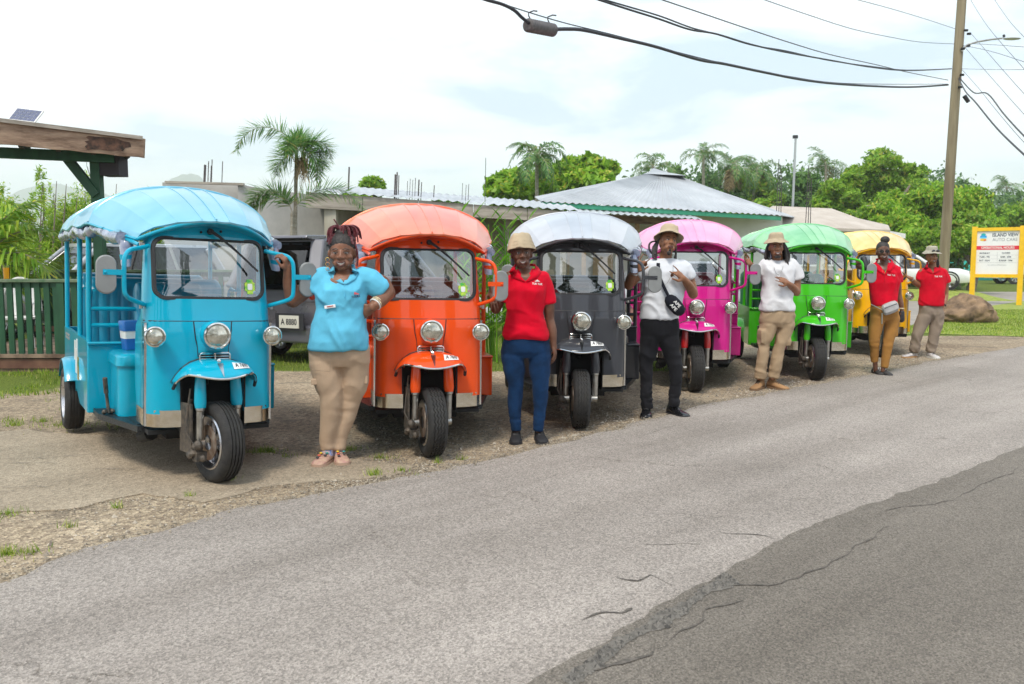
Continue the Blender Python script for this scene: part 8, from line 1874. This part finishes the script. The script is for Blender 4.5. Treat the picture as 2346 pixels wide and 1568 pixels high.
# ---------------------------------------------------------------- 5 woman in red polo, sunglasses, ochre trousers
def woman_ochre():
    Y = 11.2; t, B0 = person(2014, 861, Y, 'woman in red polo, dark glasses and ochre trousers leaning on the green tuk tuk mirror'); P = lambda x, y, d=0: W(x, y, Y+d)-B0
    h = Head(P(2023, 577, -.03), -12, 0, 0, 1.02, .98); mb = MB(); h.build(mb); mb.cap(P(2026, 594, .02), P(2026, 618, .02), .050, .054); mb.ell(P(2026, 622, .02), (.15, .075, .06), n=20, m=12)
    torso(mb, [(2014, 2040, 602, .045, .01), (2008, 2046, 609, .07, .01), (2006, 2050, 618, .092, .0), (2006, 2048, 630, .098, 0), (2006, 2048, 642, .10, 0)], Y, B0)
    sh1, el1, wr1 = P(1999, 616, .03), P(1953, 606, .0), P(1982, 600, -.13); limb(mb, [sh1, P(1976, 612, .03), el1], [.052, .044, .038]); limb(mb, [el1, P(1966, 602, -.07), wr1], [.038, .036, .026]); hand(mb, wr1, P(1984, 622, -.16)-wr1, (0, .9, .2), 1, (.25, .3, .3, .35), .12, .3, 1.0)
    sh2, el2, wr2 = P(2052, 620, .02), P(2059, 676, .03), P(2066, 712, -.0); limb(mb, [sh2, P(2057, 650, .03), el2], [.052, .044, .036]); limb(mb, [el2, P(2064, 695, .01), wr2], [.037, .034, .024]); hand(mb, wr2, P(2065, 732, 0)-wr2, (-.7, .7, 0), 1, (.25, .3, .35, .4), .08, .3, 1.0)
    torso(mb, [(2008, 2042, 624, .06), (2008, 2042, 670, .07), (2002, 2045, 700, .08)], Y, B0)
    for hx, kx, ax in ((2010, 2003, 2006), (2040, 2035, 2022)): limb(mb, [P(hx, 720, 0), P(kx, 778, 0), P(ax, 850, .05 if hx < 2020 else -.03)], [.06, .036, .030])
    fuse(mb, 'body', .0075, M['skinB'], t, 1); h.details(t, 1.0)
    cm = cloth('red_polo', (.60, .0, .018)); mb = MB()
    torso(mb, [(2008, 2044, 602, .05, .02), (2000, 2054, 606, .065, .02), (1993, 2062, 613, .09, .01), (1992, 2064, 625, .11, 0, .015), (1992, 2061, 648, .12, 0, .02), (1993, 2056, 668, .112, 0), (1995, 2054, 685, .115, 0), (1997, 2053, 698, .12, 0), (2000, 2052, 704, .11, 0)], Y, B0)
    limb(mb, [P(2003, 617, .03), P(1992, 615, .03), P(1982, 612, .03)], [.060, .060, .055], ball=False); limb(mb, [P(2050, 622, .02), P(2056, 634, .03), P(2058, 648, .03)], [.064, .066, .062], ball=False)
    s_ = fuse(mb, 'polo_shirt', .010, cm, t, 3, fold_fn(.0075, 4.5, 5, 43.0, zones=[(P(2025, 680), .2, .004, 60)])); open_neck(s_, B0, Y, [(2010, 594), (2042, 594), (2026, 627)]); sf = collar(s_, B0, Y, (2026, 603, 15), (2026, 627), 9, cm)
    lg = empty('shirt_logo', (0, 0, 0)); lg.parent = t; print_on(sf, 'logo_text', 'TUK TUK', 2042, 631, .028, M['white'], lg, .9, -.06)
    pm = cloth('ochre_trousers', (.36, .175, .045)); mb = MB(); torso(mb, [(1998, 2054, 694, .11, .01), (1996, 2058, 712, .12, .01), (1995, 2060, 724, .115, .01), (1999, 2057, 734, .09, .01)], Y, B0)
    limb(mb, [P(2011, 728, .0), P(2006, 752, 0), P(2003, 780, -.01), P(2003, 805, .03), P(2004, 830, .05)], [.098, .088, .066, .056, .044], 16, ball=False); limb(mb, [P(2044, 728, 0), P(2042, 752, 0), P(2036, 780, -.02), P(2031, 810, -.02), P(2026, 843, -.03)], [.096, .088, .068, .056, .044], 16, ball=False); mb.box(P(2050, 758, .0), (.05, .12, .14))
    fuse(mb, 'trousers', .010, pm, t, 3, fold_fn(.004, 5, 6, 48.0, zones=[(P(2036, 785), .12, .005, 90), (P(2003, 785), .12, .005, 90)]))
    bm_ = mat('charcoal_trainers', (.03, .028, .028), .7, var=.3)
    shoe(t, P(2006, 848, .10), (.05, -1, 0), bm_, M['ink'], .26, .05); shoe(t, P(2022, 850, .03), (.15, -1, 0), bm_, M['ink'], .26, .05)
    for ax, d in ((2007, .07), (2022, -.01)): mb = MB(); mb.cyl(P(ax, 843, d), P(ax, 852, d), .037, .038, 12); mb.obj('sock', M['white'], t)
    mb = MB(); h.e(mb, (0, .024, .050), (.081, .097, .084)); hc = mb.obj('hair', M['hair'], t); mb = MB(); h.e(mb, (.025, .03, .150), (.058, .055, .046)); mb.obj('hair_bun', M['hair'], hc)
    gl = MB(); 
    for q in (-1, 1): gl.loft([[h.p(q*(.033+x), y, .002+z) for x, z in rrect(0, 0, .026*k, .017*k, .012*k)] for y, k in ((-.094, 1), (-.0985, .97))])
    g_ = gl.obj('sunglasses_lens', M['pupil'], t); g_['kind'] = 'stuff'
    mb = MB(); mb.tube([h.p(-.078, .01, .008), h.p(-.062, -.085, .014), h.p(0, -.10, .012), h.p(.062, -.085, .014), h.p(.078, .01, .008)], .003, 6); mb.obj('sunglasses_frame', M['lips'], t)
    gm = M['ink']; mb = MB(); mb.cap(P(1979, 594, -.12), P(1984, 612, -.155), .040, .044); mb.obj('fingerless_glove', gm, t); mb = MB(); mb.cap(P(2066, 716, 0), P(2065, 732, 0), .033, .042); mb.obj('fingerless_glove', gm, t); mb = MB(); mb.lathe([(.033, -.008), (.036, 0), (.033, .008)], P(2065, 707, 0), 'Z', 14); mb.obj('wristband', M['beads'], t)
    mb = MB(); mb.tube(catmull([P(2016, 606, 0), P(2021, 620, -.10), P(2025, 628, -.125), P(2030, 620, -.10), P(2036, 606, 0)], 4), .002, 5); mb.obj('necklace', M['gold'], t)
    bg = empty('waist_bag', B0, 0, 'grey waist bag worn by the woman in ochre trousers', 'bag'); fm_ = mat('grey_nylon', (.30, .30, .31), .5, col2=(.42, .41, .40), vs=8)
    a0, a1 = P(2024, 712, -.17), P(2055, 700, -.13); ax_ = (a1-a0).normalized(); u_ = Vector((-ax_.z, 0, ax_.x)); mb = MB(); rings = []
    for f, k in ((-.05, .6), (.05, .95), (.3, 1.05), (.7, 1.05), (.95, .95), (1.05, .6)): c = a0.lerp(a1, f); rings.append([c+u_*(.072*k*z)+Vector((0, .04*k*y, 0)) for z, y in ((-1, -.3), (-.5, -1), (.6, -1), (1, -.4), (1, .6), (-1, .6))])
    mb.loft(rings); mb.obj('pouch', fm_, bg, True, 30, bevel=.006)
    mb = MB(); mb.tube([a0.lerp(a1, f)+u_*.03+Vector((0, -.042, 0)) for f in (.05, .5, .95)], .004, 5); mb.obj('zip', M['ink'], bg)
    for A, B_ in ((P(1996, 698, -.05), a0), ): mb = MB(); mb.bar(A, B_, .006, .035, Vector((0, -1, 0))); mb.obj('belt', fm_, bg, False)
    mb = MB(); mb.bar(P(2021, 718, -.17), P(2020, 742, -.15), .006, .025, Vector((0, -1, 0))); mb.obj('strap_end', fm_, bg, False)
    return t
# ---------------------------------------------------------------- 6 farthest man
def man_far():
    Y = 13.3; t, B0 = person(2112, 820, Y, 'farthest man in red polo, taupe trousers and white trainers near the boulder'); P = lambda x, y, d=0: W(x, y, Y+d)-B0
    h = Head(P(2135, 588, -.03), 0, 0, 2, 1.02, .97); mb = MB(); h.build(mb); mb.cap(P(2136, 602, .02), P(2137, 620, .02), .054, .058); mb.ell(P(2137, 624, .02), (.17, .08, .06), n=20, m=12)
    sh1, el1, wr1 = P(2113, 624, .03), P(2106, 654, .04), P(2086, 638, -.08); limb(mb, [sh1, P(2108, 640, .04), el1], [.055, .050, .042]); limb(mb, [el1, P(2096, 648, -.02), wr1], [.043, .040, .027]); hand(mb, wr1, P(2072, 632, -.11)-wr1, (0, -.4, .9), 1, (.2, .25, .3, .35), .08, .3, 1.05)
    sh2, el2, wr2 = P(2160, 624, .03), P(2167, 676, .06), P(2160, 702, -.03); limb(mb, [sh2, P(2165, 650, .05), el2], [.057, .050, .040]); limb(mb, [el2, P(2165, 690, .02), wr2], [.040, .038, .027]); hand(mb, wr2, P(2151, 712, -.08)-wr2, (.2, .9, 0), 1, (.3, .3, .4, .4), .10, .3, 1.0)
    torso(mb, [(2118, 2155, 626, .07), (2118, 2155, 660, .08), (2116, 2154, 700, .08)], Y, B0)
    for hx, kx, ax in ((2118, 2102, 2094), (2146, 2140, 2131)): limb(mb, [P(hx, 720, 0), P(kx, 764, 0), P(ax, 805, 0)], [.06, .038, .030])
    fuse(mb, 'body', .0085, M['skinC'], t, 1); h.details(t, .8)
    cm = cloth('red_polo', (.57, .0, .016)); mb = MB()
    torso(mb, [(2122, 2152, 612, .055, .02), (2114, 2160, 615, .075, .02), (2108, 2167, 621, .10, .01), (2107, 2168, 632, .12, 0), (2108, 2165, 655, .13, 0), (2107, 2162, 680, .13, 0), (2105, 2161, 697, .135, 0), (2106, 2160, 701, .125, 0)], Y, B0)
    limb(mb, [P(2115, 625, .03), P(2110, 634, .03), P(2108, 643, .03)], [.072, .070, .064], ball=False); limb(mb, [P(2160, 625, .03), P(2165, 636, .03), P(2168, 648, .04)], [.074, .074, .070], ball=False)
    s_ = fuse(mb, 'polo_shirt', .012, cm, t, 3, fold_fn(.008, 4.5, 5, 53.0)); open_neck(s_, B0, Y, [(2126, 602), (2148, 602), (2137, 626)]); sf = collar(s_, B0, Y, (2137, 611, 11), (2137, 626), 8, cm)
    lg = empty('shirt_logo', (0, 0, 0)); lg.parent = t; print_on(sf, 'logo_text', 'TUK TUK', 2150, 634, .032, M['white'], lg, .9, 0)
    pm = cloth('taupe_trousers', (.255, .20, .155)); mb = MB(); torso(mb, [(2107, 2160, 694, .12, .01), (2106, 2161, 710, .125, .01), (2106, 2161, 720, .12, .01), (2110, 2158, 729, .09, .01)], Y, B0)
    limb(mb, [P(2120, 725, 0), P(2110, 745, 0), P(2102, 768, -.02), P(2097, 790, 0), P(2093, 808, 0)], [.105, .095, .080, .076, .072], 16, ball=False); limb(mb, [P(2147, 725, 0), P(2145, 745, 0), P(2141, 768, -.02), P(2135, 790, 0), P(2131, 808, 0)], [.105, .095, .080, .076, .072], 16, ball=False)
    fuse(mb, 'trousers', .012, pm, t, 3, fold_fn(.008, 5, 6, 58.0, zones=[(P(2095, 798), .14, .008, 70), (P(2132, 798), .14, .008, 70)]))
    wm = mat('white_trainers', (.66, .62, .60), .5, col2=(.35, .33, .34), vs=22)
    shoe(t, P(2092, 812, .03), (-1, -.45, 0), wm, mat('gum_sole', (.45, .26, .12), .7), .29, .052, .02); shoe(t, P(2130, 816, .0), (.12, -1, 0), wm, M['white'], .29, .052, .02)
    bucket_hat(t, h, cloth('grey_hat', (.38, .35, .28)), 2, .055, .09, .5); mb = MB(); h.e(mb, (0, .035, .01), (.080, .082, .085)); mb.obj('hair', M['hair'], t)
    for q in (-1, 1): mb = MB(); h.e(mb, (q*.033, -.108, .085), (.030, .010, .019)); mb.obj('sunglasses_lens', M['pupil'], t)
    rr_ = random.Random(2); mb = MB()
    for k in range(8): mb.tube(catmull([h.p(.07, .04, .0), h.p(.09+.005*k, .04, -.07), h.p(.095+.004*k, .02, -.14-rr_.uniform(0, .05))], 3), .009, 5)
    hr = mb.obj('locs', M['hair'], t); hr['kind'] = 'stuff'
    mb = MB(); x_, u_ = frame(wr1-el1); c = wr1-(wr1-el1).normalized()*.03; mb.tube([c+x_*.034*math.cos(a)+u_*.034*math.sin(a) for a in np.linspace(0, 2*PI, 18)], .008, 5); mb.obj('wristwatch', M['steel'], t)
    mb = MB(); c = wr2-(wr2-el2).normalized()*.02; x_, u_ = frame(wr2-el2); mb.tube([c+x_*.034*math.cos(a)+u_*.034*math.sin(a) for a in np.linspace(0, 2*PI, 18)], .010, 5); mb.obj('wristband', M['ink'], t)
    return t
M['earring'] = mat('bead_earring', (.75, .55, .03), .4, col2=(.65, .05, .15), vs=60); M['beads'] = mat('cream_beads', (.60, .50, .32), .5, var=.3, vs=60); M['gold'] = mat('gold', (.75, .50, .15), .25, metal=1, var=.1); M['seam'] = mat('seam_thread', (.30, .22, .15), .8); M['navytext'] = mat('navy_stitching', (.03, .06, .13), .7)
woman_blue(); woman_red(); man_black(); man_khaki(); woman_ochre(); man_far()
